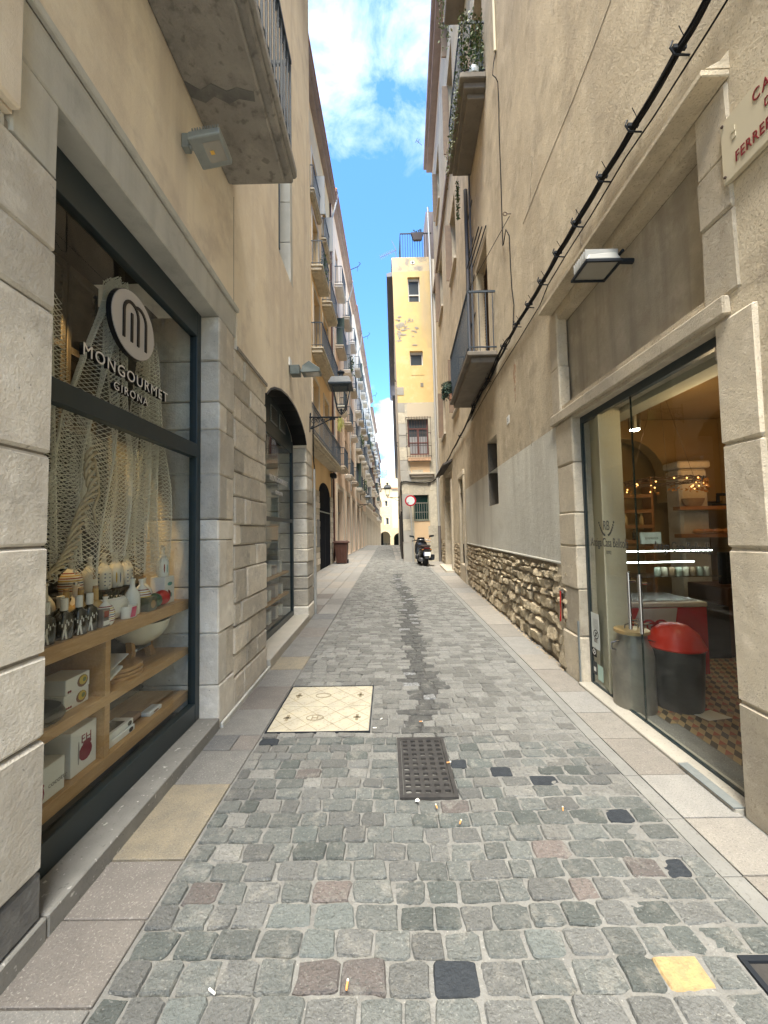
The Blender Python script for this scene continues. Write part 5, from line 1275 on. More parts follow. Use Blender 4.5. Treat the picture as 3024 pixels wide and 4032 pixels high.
m = MB(); leaves(m, lambda r: (lambda t: TR(8.86+.02*math.sin(t*9), .30+r.gauss(0,.02), 9.9-t*.95))(r.random()), 260, .026, 7)
m.tube([TR(8.86,.30,10.0), TR(8.87,.30,9.5), TR(8.86,.31,8.95)], .004, 4, T=I3)
obj('trailing_ivy', m, plant, label='strand of ivy trailing below the flowered balcony', cat='plant')
x, y, zq = TR(7.0, .22, 10.24)
obj('glass_demijohn', MB().lathe([(.03,0),(.10,.02),(.12,.10),(.09,.17),(.03,.20),(.03,.24),(0,.241)], x+.0, y, zq, 14), mk('pale_bottle_glass', [(.55,.6,.6)], rough=.1, coat=.5), smooth=True, label='round glass demijohn on the flowered balcony floor', cat='bottle')
m = MB(); leaves(m, lambda r: (lambda a, l: tuple(Vector(TR(9.5, .56, 5.05))+Vector((math.cos(a)*l*.75, math.sin(a)*l*.8, r.uniform(-.16,.22)-l*.3))))(r.uniform(0,6.28), r.random()**.5*.24), 620, .030, 9)
ag = empty('spiky_plant', TR(9.5, .56, 4.8), 'spiky dark plant hanging at the far corner of the lower balcony', 'plant'); obj('foliage', m, mk('dark_spiky_leaf', [(.03,.06,.045),(.05,.08,.06)], 9, island=.3), ag)
obj('pot', MB().lathe([(.05,0),(.07,.01),(.085,.14),(0,.141)], *TR(9.42,.50,4.76), 12), MATS['terracotta'], ag, smooth=True)
m = MB(); leaves(m, lambda r: TR(9.7+r.random()*1.2, .1+r.random()*.35, 15.6+r.random()*2.2), 260, .04, 10)
obj('roof_creeper', m, plantDry, label='pale creeper spilling from the top balcony', cat='plant')

# thick cable bundle with hooks, thin wire
cb = empty('cable_bundle', TR(5, .05, 4.45), 'thick black cable bundle clipped along the tan wall', 'cable')
cpts = [(1.3,4.47),(2.0,4.46),(2.2,4.45),(2.65,4.45),(3.05,4.45),(3.5,4.43),(3.92,4.44),(4.35,4.42),(4.8,4.42),(5.34,4.46),(6.04,4.50),(6.6,4.48),(7.2,4.44),(8.0,4.47),(8.9,4.45),(9.57,4.34),(11.2,4.30),(13.0,4.28),(15.3,4.22),(17.3,4.15),(18.7,4.10)]
r4 = random.Random(4)
for k in range(6):
    pts = []
    for i in range(len(cpts)*5-4):
        a = min(i//5, len(cpts)-2); f = i/5-a
        s_ = cpts[a][0]+(cpts[a+1][0]-cpts[a][0])*f; zc = cpts[a][1]+(cpts[a+1][1]-cpts[a][1])*f
        ph = k*PI/3+s_*1.1; w_ = .017+.006*math.sin(s_*5+k) + (.018 if 5.8 < s_ < 9.6 else 0)
        sag = -.012*math.sin(PI*f)
        pts.append((s_, .055+w_*math.cos(ph)*.8, zc+sag+w_*math.sin(ph)))
    obj('cable', MB(TR).tube(pts, .010 if k < 4 else .007, 6), cableM, cb, smooth=True)
for s_, zc in ((2.21,4.45),(2.66,4.45),(3.06,4.45),(3.51,4.43),(3.92,4.44),(4.35,4.42),(4.81,4.42),(5.35,4.46),(6.1,4.5),(7.3,4.44),(8.9,4.45),(11.2,4.3)):
    hk = MB(TR).tube([(s_,.0,zc-.05),(s_,.09,zc-.045),(s_,.115,zc+.0),(s_,.10,zc+.04)], .0065, 5).box(s_-.010, s_+.010, .02, .10, zc-.012, zc+.012).tube([(s_,.02,zc+.03),(s_-.02,.05,zc+.06),(s_-.03,.08,zc+.10)], .003, 4)
    obj('hook', hk, iron, cb)
wr = MB(TR).tube([(1.5,.10,4.23),(1.97,.095,4.225),(2.42,.09,4.235),(2.71,.09,4.26),(3.23,.085,4.245),(3.65,.085,4.25),(4.15,.08,4.24),(4.55,.02,4.25),(5.4,.015,4.27),(7,.015,4.3),(9.5,.015,4.26)], .006, 5)
obj('thin_wire', wr, cableM, label='single thin wire running just above the shop hood', cat='cable')
# old conduit and electrics high up
cd = empty('wall_conduit', TR(6.05, .03, 7), 'old vertical conduit and cable running up the tan wall beside the flowered balcony', 'conduit')
obj('plastic_pipe', MB(TR).tube([(6.12,.03,14.5),(6.12,.03,9.6)], .024, 8), mk('cream_plastic_pipe', [(.62,.56,.40)], rough=.5), cd, smooth=True)
obj('cable', MB(TR).tube([(6.12,.02,9.6),(6.14,.06,9.4),(6.10,.09,9.15),(6.06,.05,9.05),(6.08,.015,9.0),(6.07,.012,8.6),(6.10,.015,8.2),(6.11,.012,7.8),(6.10,.014,7.2),(6.12,.012,6.6),(6.12,.014,6.2),(5.98,.04,6.12),(5.78,.05,6.2),(5.72,.02,6.05),(5.73,.012,5.5),(5.70,.014,5.2),(5.63,.012,4.9),(5.60,.05,4.5)], .008, 5), cableM, cd)
obj('rusty_bracket', MB(TR).box(5.86, 5.96, .0, .10, 11.0, 11.3, .005), rust, cd); obj('ring_eye', MB(TR).tube([(5.66,.0,6.35),(5.66,.06,6.35)]+[(5.66,.09+.03*math.cos(t),6.35+.03*math.sin(t)) for t in [k*PI/4+PI for k in range(9)]], .006, 5), rust, cd)
obj('stay_rod', MB(TR).tube([(6.8,.50,5.86),(5.7,.01,6.35)], .005, 4), iron, Bd)
dp = empty('downpipes', TR(9.1, .06, 4.7), 'pair of dark downpipes on the tan wall behind the balconies', 'pipe')
obj('pipe', MB(TR).tube([(9.12,.07,4.72),(9.10,.07,9.9)], .05, 10), mk('dark_zinc', [(.12,.12,.13)], rough=.5, metal=.4), dp, smooth=True); obj('pipe', MB(TR).tube([(8.68,.05,4.75),(8.68,.05,9.9)], .022, 8), MATS['dark_zinc'], dp, smooth=True)
for zq in (5.6, 6.5, 7.4, 8.3, 9.2): obj('pipe_clip', MB(TR).box(8.62, 9.20, .0, .02, zq, zq+.03), MATS['dark_zinc'], dp)

# floodlight over the hood, street name stone
f2_ = empty('floodlight', TR(3.0, 0, 3.6), 'white-finned floodlight on a black arm over the shop hood', 'lamp')
fw = mk('pale_cast_lamp', [(.36,.36,.34)], rough=.5)
obj('arm', MB(TR).tube([(2.98,-.10,3.66),(2.98,.06,3.665)], .022, 8).tube([(2.86,.05,3.665),(3.12,.05,3.665)], .012, 6), iron, f2_, smooth=True)
hs_ = obj('housing', MB(TR).add([(2.86,.06,3.602),(3.11,.06,3.602),(3.11,.33,3.602),(2.86,.33,3.602),(2.88,.09,3.67),(3.09,.09,3.67),(3.09,.30,3.655),(2.88,.30,3.655)], [(0,1,2,3),(4,7,6,5),(0,4,5,1),(3,2,6,7),(0,3,7,4),(1,5,6,2)]), fw, f2_, bev=.01)
fm = MB(TR)
for i in range(8): q = 2.89+i*.026; fm.box(q, q+.006, .07, .325, 3.625, 3.70)
obj('fin', fm, fw, hs_)
obj('front_frame', MB(TR).box(2.855, 3.115, .055, .072, 3.58, 3.60).box(2.855, 3.115, .318, .335, 3.58, 3.60).box(2.855, 2.872, .0725, .3175, 3.58, 3.60).box(3.098, 3.115, .0725, .3175, 3.58, 3.60), iron, hs_)
obj('lens', MB(TR).quad((2.873,.073,3.592),(3.097,.073,3.592),(3.097,.317,3.592),(2.873,.317,3.592)), lensM, hs_)
sg = empty('street_name_sign', TR(1.7, .02, 3.4), 'cream stone street name plaque with dark red capitals', 'sign')
signM = mk('cream_enamel_stone', [(.60,.54,.40),(.56,.50,.37)], 3, stain=((.40,.35,.26), 5, .62, .3), rough=.35)
pq = obj('plaque', MB(TR).box(1.37, 2.005, .005, .035, 3.375, 3.715, .004), signM, sg)
redL = mk('dark_red_letter', [(.20,.015,.02)], rough=.5)
text('lettering', 'CARRER', .082, TR(1.69, .036, 3.625), BR, redL, pq, .0015, spacing=1.25, squash=.72)
text('lettering', 'DE LES', .058, TR(1.69, .036, 3.545), BR, redL, pq, .0015, spacing=1.2, squash=.72)
text('lettering', 'FERRERIES VELLES', .078, TR(1.69, .036, 3.43), BR, redL, pq, .0015, spacing=1.1, squash=.70)
for s_, zc in ((1.985, 3.69), (1.985, 3.405), (1.39, 3.69), (1.39, 3.405)): obj('fixing_screw', MB(TR).box(s_-.006, s_+.006, .036, .046, zc-.006, zc+.006, .002), rust, pq)
obj('carved_crest', MB(TR).box(1.915, 1.94, .0355, .039, 3.60, 3.63, .003).box(1.912, 1.937, .0355, .039, 3.565, 3.59, .003), signM, pq)

# ------------------------------------------------------------------ inside the shop
rmS = empty('shop_room', (3.2, 4, 0), None, None); rmS['kind'] = 'structure'; rmS['label'] = 'ochre walled shop interior'
tf = MB(); ta = [(.36,.26,.13),(.06,.045,.03),(.30,.07,.03),(.20,.13,.07)]
tM = [mk('floor_tile_%s' % n, [c], rough=.35) for n, c in zip(('sand','black','rust','brown'), ta)]
sz = .06; tri = MB()
for i in range(42):
    for j in range(66):
        x0, y0 = 2.18+i*sz, 1.9+j*sz
        if y0 < 3.05 and x0 < 2.2+(y0-1.9)*.0: continue
        a, b = [(0,1),(1,0),(0,3),(2,0)][(i*2+j) % 4]
        tri.mi = a; tri.quad((x0,y0,.006),(x0+sz,y0,.006),(x0+sz,y0+sz,.006))
        tri.mi = b; tri.quad((x0,y0,.006),(x0+sz,y0+sz,.006),(x0,y0+sz,.006))
tri2 = MB(); tri2.v, tri2.f, tri2.m = tri.v, tri.f, tri.m
ft = obj('floor', MB().prism([(1.93,1.2),(5.4,1.2),(5.4,6.4),(2.4,6.4),(2.25,4.4),(1.95,4.0)], -.06, .002, 2), slG, rmS); obj('floor_tile', tri2, tM, ft, kind='stuff')
obj('back_wall', MB().box(2.40, 5.4, 6.21, 6.3, 0, 3.9), interiorW, rmS); obj('side_wall', MB().box(5.0, 5.1, 1.2, 6.2, 0, 3.9), interiorW, rmS)
obj('side_wall', MB().box(2.25, 5.4, 1.15, 1.2, 0, 3.9), interiorW, rmS)
obj('ceiling', MB().box(2.40, 5.4, 1.2, 6.3, 3.15, 3.2), interiorW, rmS)
# pale pier right behind the fixed pane
pierM = mk('pale_yellow_pier', [(.46,.43,.32),(.41,.38,.28)], 2, bump=[(40,.003)])
obj('pier', MB().prism([(1.985,3.56),(2.19,3.56),(2.42,4.44),(2.24,4.44)], 0.0, 2.70, 2), pierM, rmS)
obj('inner_head', MB(TR).box(2.15, 4.4, -.5, -.32, 2.62, 3.1), mk('shop_lintel_board', [(.40,.37,.28)], rough=.8), rmS)
# arch in the back wall and stone column
am = MB(); cxA, rA = 3.55, .62
ptsA = [(2.5, 3.14), (2.5, 1.9)]+[(cxA-rA, 1.9)]+[(cxA-rA*math.cos(PI*i/14), 2.25+rA*math.sin(PI*i/14)) for i in range(15)]+[(cxA+rA, 1.9), (4.99, 1.9), (4.99, 3.14)]
obj('arch_wall', MB().prism(ptsA, 5.75, 5.95, 1), interiorW, rmS)
obj('stone_column', MB().box(4.15, 4.55, 5.45, 5.74, 0, 2.35, .03).box(4.12, 4.58, 5.42, 5.745, 2.36, 2.46, .02), jambR, rmS)
# wall shelves
def unit(name, x0, x1, y0, y1, zs, lab, col_=woodDark, uprights=True):
    t = empty(name, ((x0+x1)/2, (y0+y1)/2, zs[0]), lab, 'shelf')
    for z_ in zs: obj('shelf', MB().box(x0, x1, y0, y1, z_, z_+.05), col_, t)
    if uprights:
        for x_ in (x0-.035, x1+.001): obj('upright', MB().box(x_, x_+.034, y0, y1, 0, zs[-1]+.3), col_, t)
    return t
unit('wall_shelf', 4.02, 4.98, 5.30, 5.43, (1.38, 1.76), 'two thick oak shelves by the stone column in the shop', uprights=False)
unit('bread_rack', 3.02, 3.80, 5.55, 5.74, (1.30, 1.52, 1.74, 1.96), 'open bread rack with narrow shelves at the back of the shop')
breadM = mk('bread_crust', [(.48,.24,.08),(.36,.16,.05)], 20, bump=[(80,.004)], rough=.7)
names = ['first','second','third','fourth','fifth','sixth','seventh','eighth']
for i in range(5):
    x = 4.30+i*.13; 
    obj('bread_loaf', MB().lathe([(.01,0),(.055,.01),(.065,.035),(.045,.06),(0,.068)], x, 5.36, 1.431, 10, sx=1.2, sy=.8), breadM, smooth=True, label='golden loaf on the lower oak shelf, %s from the column' % names[i], cat='bread', group='loaves on the lower oak shelf')
sw = empty('sewing_machine', (4.72, 5.36, 1.81), 'old black sewing machine with a spoked hand wheel on the upper shelf', 'sewing machine')
obj('base', MB().box(4.56, 4.86, 5.31, 5.42, 1.811, 1.84), iron, sw); obj('machine_arm', MB().box(4.58,4.84,5.34,5.38,1.95,1.99,.01).box(4.80,4.84,5.34,5.38,1.841,1.949).box(4.58,4.61,5.345,5.375,1.86,1.949), iron, sw)
obj('hand_wheel', MB().tube([(4.88+.0*t, 5.36+.065*math.cos(t), 1.95+.065*math.sin(t)) for t in [k*PI/7 for k in range(15)]], .010, 5).box(4.875,4.885,5.30,5.42,1.945,1.955).box(4.875,4.885,5.355,5.365,1.89,2.01), iron, sw)
obj('wicker_basket', MB().lathe([(.08,0),(.11,.06),(.12,.11),(.10,.11),(.07,.01)], 4.25, 5.36, 1.811, 14, sx=1.3, sy=.6), mk('wicker', [(.30,.19,.10),(.2,.12,.06)], 80), smooth=True, label='low wicker basket on the upper oak shelf', cat='basket')
for i in range(6):
    obj('bottle', MB().lathe([(.025,0),(.028,.01),(.028,.10),(.010,.13),(.010,.16),(0,.161)], 3.12+i*.115, 5.62, [1.351,1.571][i % 2], 9), [darkGlass, amber][i % 2], smooth=True, label='small bottle on the bread rack, %s from its left end' % names[i], cat='bottle', group='bottles on the bread rack')
si = empty('counter_sign', (3.32, 4.9, 1.36), 'small framed card reading EMPRESES on the counter', 'sign'); obj('card', MB().box(3.20, 3.46, 4.90, 4.92, 1.325, 1.47), mk('sign_card', [(.30,.33,.30)], rough=.5), si); text('lettering', 'EMPRESES', .038, (3.34, 4.898, 1.38), BT, txM, si, .0005)
# glass display counter with lit strips
ct = empty('display_counter', (3.3, 4.7, 0), 'refrigerated glass display counter with white light strips', 'counter')
obj('counter_base', MB().box(2.60, 3.95, 4.55, 5.15, .007, .60), mk('dark_counter', [(.03,.025,.02)], rough=.3), ct)
obj('glass_top', MB().box(2.60, 3.95, 4.50, 5.10, 1.27, 1.28), glassClear, ct); obj('glass_front', MB().quad((2.6,4.50,.60),(3.95,4.50,.60),(3.95,4.52,1.27),(2.6,4.52,1.27)), glassClear, ct)
lit = mk('lit_tube', [(.9,.9,.85)], emit=((.92,1.0,.95), 5.0))
obj('light_strip', MB().box(2.60, 3.78, 4.53, 4.545, 1.25, 1.262), lit, ct); obj('light_strip', MB().box(2.60, 3.62, 4.60, 4.615, 1.115, 1.127), lit, ct); obj('light_strip', MB().box(2.60, 3.40, 4.42, 4.44, .66, .73), mk('counter_trim', [(.6,.66,.64)], rough=.3, emit=((.8,.95,.9), .5)), ct)
obj('glass_shelf', MB().box(2.62, 3.93, 4.60, 5.0, .94, .95), steel, ct)
for i in range(8):
    obj('glass_jar', MB().lathe([(.03,0),(.034,.01),(.034,.09),(.028,.10),(0,.101)], 3.25+i*.085, 4.70, .9505, 10), mk('jar_%d' % (i % 3), [[(.30,.34,.28),(.40,.38,.30),(.22,.16,.10)][i % 3]], rough=.15) if i < 3 else bpy.data.materials['jar_%d' % (i % 3)], smooth=True, label='glass jar in the lit counter, %s from the door' % names[i], cat='jar', group='jars in the lit counter')
obj('till_screen', MB().box(4.02, 4.5, 4.7, 4.76, .83, 1.22, .01), dark, label='black till screen at the end of the counter', cat='screen')
obj('side_cabinet', MB().box(3.98, 4.9, 4.6, 5.2, .007, .80, .01), mk('dark_wood_cabinet', [(.10,.05,.03)], rough=.4), label='dark wooden cabinet under the till screen', cat='cabinet')
# ice cream freezer, red with heart mark
fz = empty('ice_cream_freezer', (2.78, 4.1, 0), 'red and white ice cream freezer with a heart-shaped swirl', 'freezer')
fzR = mk('freezer_red', [(.55,.02,.02)], rough=.3); fzW = mk('freezer_cream', [(.62,.58,.50)], rough=.35)
obj('cabinet', MB().add([(2.40,3.87,.09),(3.14,3.87,.09),(3.14,4.45,.09),(2.40,4.45,.09),(2.40,3.87,.74),(3.14,3.87,.74),(3.14,4.45,.74),(2.40,4.45,.74)], [(0,3,2,1),(4,5,6,7),(0,1,5,4),(1,2,6,5),(2,3,7,6),(3,0,4,7)]), fzR, fz)
obj('front_panel', MB().prism([(2.401,.10),(2.90,.10),(2.80,.45),(2.85,.735),(2.48,.735),(2.42,.6)], 3.864, 3.869, 1), fzW, fz)
obj('lid', MB().box(2.39, 3.15, 3.86, 4.46, .742, .79, .01), fzW, fz); obj('glass_lid', MB().box(2.45, 3.09, 3.92, 4.40, .792, .80), steel, fz)
hmk = MB()
def heart(cx, cz, k, w_):
    pts = []
    for i in range(25):
        t = 2*PI*i/24; x = 16*math.sin(t)**3; y = 13*math.cos(t)-5*math.cos(2*t)-2*math.cos(3*t)-math.cos(4*t); pts.append((cx+x*k/16, cz+y*k/16))
    ribbon(hmk, pts, w_, 3.856, 3.8635)
hmk.T = I3
def ribbon_y(mb, pts, w_, y0, y1):
    for i in range(len(pts)-1):
        (a, b), (c, d) = pts[i], pts[i+1]; L_ = math.hypot(c-a, d-b) or 1; nx, ny = -(d-b)/L_*w_, (c-a)/L_*w_
        mb.prism([(a-nx, b-ny), (a+nx, b+ny), (c+nx, d+ny), (c-nx, d-ny)], y0, y1, 1)
for k_, w_ in ((.125,.011),(.078,.009),(.035,.007)):
    pts = []
    for i in range(25):
        t = 2*PI*i/24; x = 16*math.sin(t)**3; y = 13*math.cos(t)-5*math.cos(2*t)-2*math.cos(3*t)-math.cos(4*t); pts.append((2.62+x*k_/16, .545+y*k_/16*.8))
    ribbon_y(hmk, pts, w_, 3.8600+k_*.01, 3.8632)
obj('heart_mark', hmk, fzR, fz)
# milk churn
ch = empty('milk_churn', (2.085, 3.38, 0), 'grey metal milk churn with a brass-coloured lid behind the glass', 'churn')
chM = mk('dull_pewter', [(.24,.23,.19),(.17,.165,.14)], 6, rough=.42, metal=.5, bump=[(30,.002)]); lidM = mk('brassy_lid', [(.42,.30,.14)], rough=.4, metal=.5)
obj('churn_body', MB().lathe([(0,0),(.155,0),(.16,.02),(.158,.44),(.15,.50),(.115,.58),(.112,.63),(0,.631)], 2.09, 3.38, .003, 24), chM, ch, smooth=True)
ld_ = obj('lid', MB().lathe([(.12,.0),(.135,.005),(.135,.03),(.11,.035),(0,.04)], 2.09, 3.38, .635, 24), lidM, ch, smooth=True)
obj('handle', MB().tube([(2.03,3.38,.665),(2.035,3.38,.705),(2.09,3.38,.72),(2.145,3.38,.705),(2.15,3.38,.665)], .007, 6), steel, ld_)
for d in (-1, 1): obj('side_handle', MB().tube([(2.09+d*.15,3.36,.50),(2.09+d*.19,3.36,.51),(2.09+d*.19,3.36,.56),(2.09+d*.12,3.36,.575)], .007, 6), steel, ch)
# red swing-lid bin (red dome on a black body)
bn = empty('swing_bin', (2.46, 3.38, 0), 'black litter bin with a bright red domed lid standing by the churn', 'bin')
obj('bin_body', MB().lathe([(0,0),(.17,0),(.18,.02),(.205,.50),(0,.501)], 2.47, 3.40, .004, 20), mk('black_plastic', [(.02,.022,.02)], rough=.35), bn, smooth=True)
dm = MB().lathe([(.215,0),(.222,.012),(.212,.03),(.20,.06),(.165,.13),(.10,.185),(.05,.20),(0,.202)], 2.47, 3.40, .506, 22)
obj('domed_lid', dm, mk('bright_red_plastic', [(.62,.03,.01)], rough=.35), bn, smooth=True)
t = empty('floor_notice', (2.62, 3.25, 0), 'white card with red corner lying on the tiled floor', 'card'); obj('card', MB().add([(2.50,3.12,.012),(2.72,3.16,.012),(2.66,3.30,.012),(2.46,3.24,.012)], [(0,1,2,3)]), whiteMatt, t); obj('red_corner', MB().add([(2.46,3.24,.014),(2.66,3.30,.014),(2.64,3.36,.014),(2.44,3.30,.014)], [(0,1,2,3)]), fzR, t)
# wreath chandelier with little lights
wrh = empty('hanging_wreath', (2.95, 4.0, 2.1), 'hanging twig wreath strung with tiny warm lights and leaves', 'wreath')
m = MB()
for k in range(5): m.tube([(2.95+.34*math.cos(t)+.02*math.sin(k+t*5), 4.1+.34*math.sin(t), 2.02+.02*math.sin(t*7+k*2)) for t in [i*PI/12 for i in range(25)]], .006, 4)
for a in (0, 2.1, 4.2): m.tube([(2.95+.34*math.cos(a), 4.1+.34*math.sin(a), 2.02), (2.95, 4.1, 3.14)], .002, 3)
obj('twig_ring', m, mk('twig_brown', [(.12,.07,.04)], rough=.9), wrh)
m = MB(); r5 = random.Random(5); glow = mk('tiny_lamp_glow', [(.9,.5,.15)], emit=((1,.45,.12), 1.1))
for i in range(22):
    t = r5.uniform(0, 2*PI); c = Vector((2.95+.35*math.cos(t), 4.1+.35*math.sin(t), 1.97+r5.uniform(-.05,.05))); q = .010
    m.add([(c.x-q,c.y,c.z),(c.x,c.y-q,c.z),(c.x+q,c.y,c.z),(c.x,c.y+q,c.z),(c.x,c.y,c.z+q),(c.x,c.y,c.z-q)], [(0,1,4),(1,2,4),(2,3,4),(3,0,4),(1,0,5),(2,1,5),(3,2,5),(0,3,5)])
obj('light_string', m, glow, wrh)
m = MB(); leaves(m, lambda r: (lambda t: (2.95+.36*math.cos(t), 4.1+.36*math.sin(t), 1.96+r.uniform(-.06,.05)))(r.uniform(-1.5, 2.2)), 90, .022, 12)
obj('leaves', m, mk('orange_leaf', [(.45,.14,.03),(.5,.25,.05)], 40, rough=.8), wrh)
dl = empty('ceiling_spotlight', (2.75, 3.9, 2.6), 'small round recessed spotlight glowing in the shop ceiling', 'lamp')
obj('lamp_face', MB().lathe([(0,0),(.045,.0),(.045,.02),(0,.021)], 2.74, 4.2, 2.60, 14), mk('lamp_white', [(.9,.9,.8)], emit=((1,.92,.75), 14)), dl); obj('lamp_can', MB().lathe([(.05,0),(.06,0),(.06,.54),(.05,.54)], 2.74, 4.2, 2.61, 14), steel, dl)
for nm_, lp, en, c in (('shop_lamp', (3.5, 4.4, 2.75), .9, (1, .60, .25)), ('shop_lamp', (4.3, 4.9, 2.3), 1.4, (1, .52, .20)), ('shop_lamp', (2.7, 3.0, 2.5), 4, (1, .74, .42))):
    ld = bpy.data.lights.new(nm_, 'POINT'); ld.energy = en; ld.color = c; ld.shadow_soft_size = .12
    o = bpy.data.objects.new(nm_, ld); col.objects.link(o); o.location = lp
# ------------------------------------------------------------------ row of houses farther up on the window side
def win_part(parent, T, h, depth=.24, mat=None, bars=True, shutter=None):
    a, b, c, d = h[:4]
    f = obj('window', MB(T).box(a, a+.06, -depth, -depth+.05, c, d).box(b-.06, b, -depth, -depth+.05, c, d).box(a+.061, b-.061, -depth, -depth+.05, d-.07, d).box(a+.061, b-.061, -depth, -depth+.05, c, c+.08).box((a+b)/2-.04, (a+b)/2+.04, -depth, -depth+.055, c+.081, d-.071), mat or frameStone, parent)
    obj('pane', MB(T).box(a+.06, b-.06, -depth+.001, -depth+.02, c+.08, d-.07), paneDark, f)
    return f
def house(name, lab, s0, s1, zt, mt, ground, floors, roofm, gmat=None, eave=.35, T=TB, base=0.0, flank=True):
    t = empty(name, T((s0+s1)/2, 0, base), lab, 'building', 'houses in the row beyond the corner')
    holes = [g_[:4] for g_ in ground]
    for fl in floors:
        for h in fl: holes.append(h[:4])
    zg = 4.35+base*.6
    m = MB(T); wallgrid(m, s0, s1, base-.3, zg, [h for h in holes if h[2] < zg-.5], .30)
    obj('plaster_wall', m, gmat or mt, t)
    m = MB(T); wallgrid(m, s0, s1, zg, zt, [h for h in holes if h[2] >= zg-.5], .26)
    obj('plaster_wall', m, mt, t)
    m = MB(T).box(s0+.001, s1-.001, -6, -.32, base-.3, zt-.05); obj('party_wall', m, mt, t)
    obj('eave', MB(T).box(s0, s1, -.3, eave, zt, zt+.10).box(s0, s1, -.3, eave*.6, zt-.12, zt-.002), roofEdge, t)
    rm_ = MB(T); rm_.add([(s0,eave+.05,zt+.11),(s1,eave+.05,zt+.11),(s1,-5.5,zt+1.9),(s0,-5.5,zt+1.9),(s0,eave+.05,zt+.18),(s1,eave+.05,zt+.18),(s1,-5.5,zt+1.97),(s0,-5.5,zt+1.97)], [(0,1,2,3),(4,7,6,5),(0,4,5,1),(3,2,6,7),(0,3,7,4),(1,5,6,2)])
    obj('roof', rm_, tileRoof, t)
    return t
# ochre house
ocr = house('ochre_house', 'ochre house with rusticated stone foot and a black arched doorway', 7.5, 19.3, 18.8, ochre,
    [(11.2,12.6,0,3.4)],
    [[(9.0,10.2,4.9,7.6),(14.6,15.8,4.9,7.6),(17.0,18.2,4.9,7.6)], [(14.9,16.1,8.75,11.3),(17.0,18.1,8.75,11.3),(12.4,13.4,8.75,11.3)], [(14.8,15.9,12.0,14.4),(17.0,18.1,12.0,14.4)], [(14.8,15.8,15.1,16.9),(17.0,18.0,15.1,16.9)]], roofEdge)
# arched doorway applied as dark leaf with stone arch
D0, D1 = 15.62, 18.25
dpts = [(D0,.0),(D0,3.15)]+[((D0+D1)/2-(D1-D0)/2*math.cos(PI*i/14), 3.15+.55*math.sin(PI*i/14)) for i in range(1,14)]+[(D1,3.15),(D1,.0)]
dk = obj('arched_door', MB(TB).prism(dpts, -.0, .012), mk('blue_black_door', [(.010,.012,.018),(.016,.018,.024)], 3, rough=.9, spec=.05), ocr)
obj('fanlight_bar', MB(TB).box(D0+.02, D1-.02, .0121, .03, 2.38, 2.43), alu, dk); obj('door_edge', MB(TB).box((D0+D1)/2-.02, (D0+D1)/2+.02, .0121, .022, .02, 2.37), iron, dk)
z_ = 0.0; k = 0
while z_ < 3.15:
    h = .25; top = min(z_+h, 3.22); 
    for (a, b) in ((14.0, D0-.01),) + (((D1+.01, 19.05),) if True else ()):
        n_ = 3 if (k % 2) else 2
        if b < 15.7: cs_ = [a + (b-a)*q for q in ([0,.32,.7,1] if k % 2 else [0,.5,1])]
        else: cs_ = [a, (a+b)/2, b] if k % 2 else [a, b]
        for p, q in zip(cs_, cs_[1:]): obj('stone', MB(TB).box(p+.006, q-.006, .001, rnd.uniform(.03,.05), z_+.008, top-.008, .01), stoneRough if k % 3 else towerS, ocr)
    z_ = top; k += 1
obj('stone_backing', MB(TB).box(14.0, D0-.012, .0005, .018, 0, 3.2), mortarM, ocr); obj('stone_backing', MB(TB).box(D1+.012, 19.04, .0005, .018, 0, 3.2), mortarM, ocr)
obj('gas_box', MB(TB).box(15.0, 15.4, .04, .075, .95, 2.05, .005), mk('grey_box_door', [(.20,.20,.20)], rough=.5), ocr)
bg_ = balcony(ocr, TB, 8.2, 18.9, 4.72, .52, 1.02, towerS, .20, curl=True, step=.14)
balcony(ocr, TB, 14.45, 18.7, 8.68, .46, .98, towerS, .2, curl=False, step=.13)
balcony(ocr, TB, 14.5, 16.35, 12.0, .46, .98, towerS, .2, step=.13); balcony(ocr, TB, 16.75, 18.6, 11.9, .46, .98, towerS, .2, step=.13)
balcony(ocr, TB, 14.3, 16.0, 14.95, .20, .95, towerS, .16, step=.13); balcony(ocr, TB, 16.8, 18.4, 14.9, .22, .95, towerS, .16, step=.13)
for h in ((9.0,10.2,4.9,7.6),(14.6,15.8,4.9,7.6),(17.0,18.2,4.9,7.6),(14.9,16.1,8.75,11.3),(17.0,18.1,8.75,11.3),(14.8,15.9,12.0,14.4),(17.0,18.1,12.0,14.4),(14.8,15.8,15.1,16.9),(17.0,18.0,15.1,16.9)): 
    w_ = win_part(ocr, TB, h); obj('surround', MB(TB).box(h[0]-.16, h[0]-.002, .001, .03, h[2], h[3]+.16).box(h[1]+.002, h[1]+.16, .001, .03, h[2], h[3]+.16).box(h[0]-.0015, h[1]+.0015, .001, .028, h[3]+.002, h[3]+.16), frameStone, w_)
obj('corner_pipe', MB(TB).tube([(19.2,.06,.1),(19.2,.06,18.6)], .05, 8), mk('brown_pipe', [(.10,.05,.045)], rough=.5), ocr, smooth=True)
t = empty('camera_cluster', TB(18.6, .1, 4.2), 'small dark loudspeaker and cables hanging under the long balcony', 'loudspeaker')
obj('horn', MB(TB).box(18.35, 18.75, .02, .30, 4.15, 4.38, .05), iron, t); obj('cable_tail', MB(TB).tube([(18.75,.03,4.3),(18.8,.03,3.2),(18.75,.04,2.2),(18.8,.03,1.0)], .03, 6), pipeG, t)
m = MB(); leaves(m, lambda r: TB(15.0+r.random()*.8, .25+r.random()*.2, 12.1+r.random()*.9), 160, .05, 21); obj('foliage', m, plant, label='potted green plant on the third floor balcony of the ochre house', cat='plant')

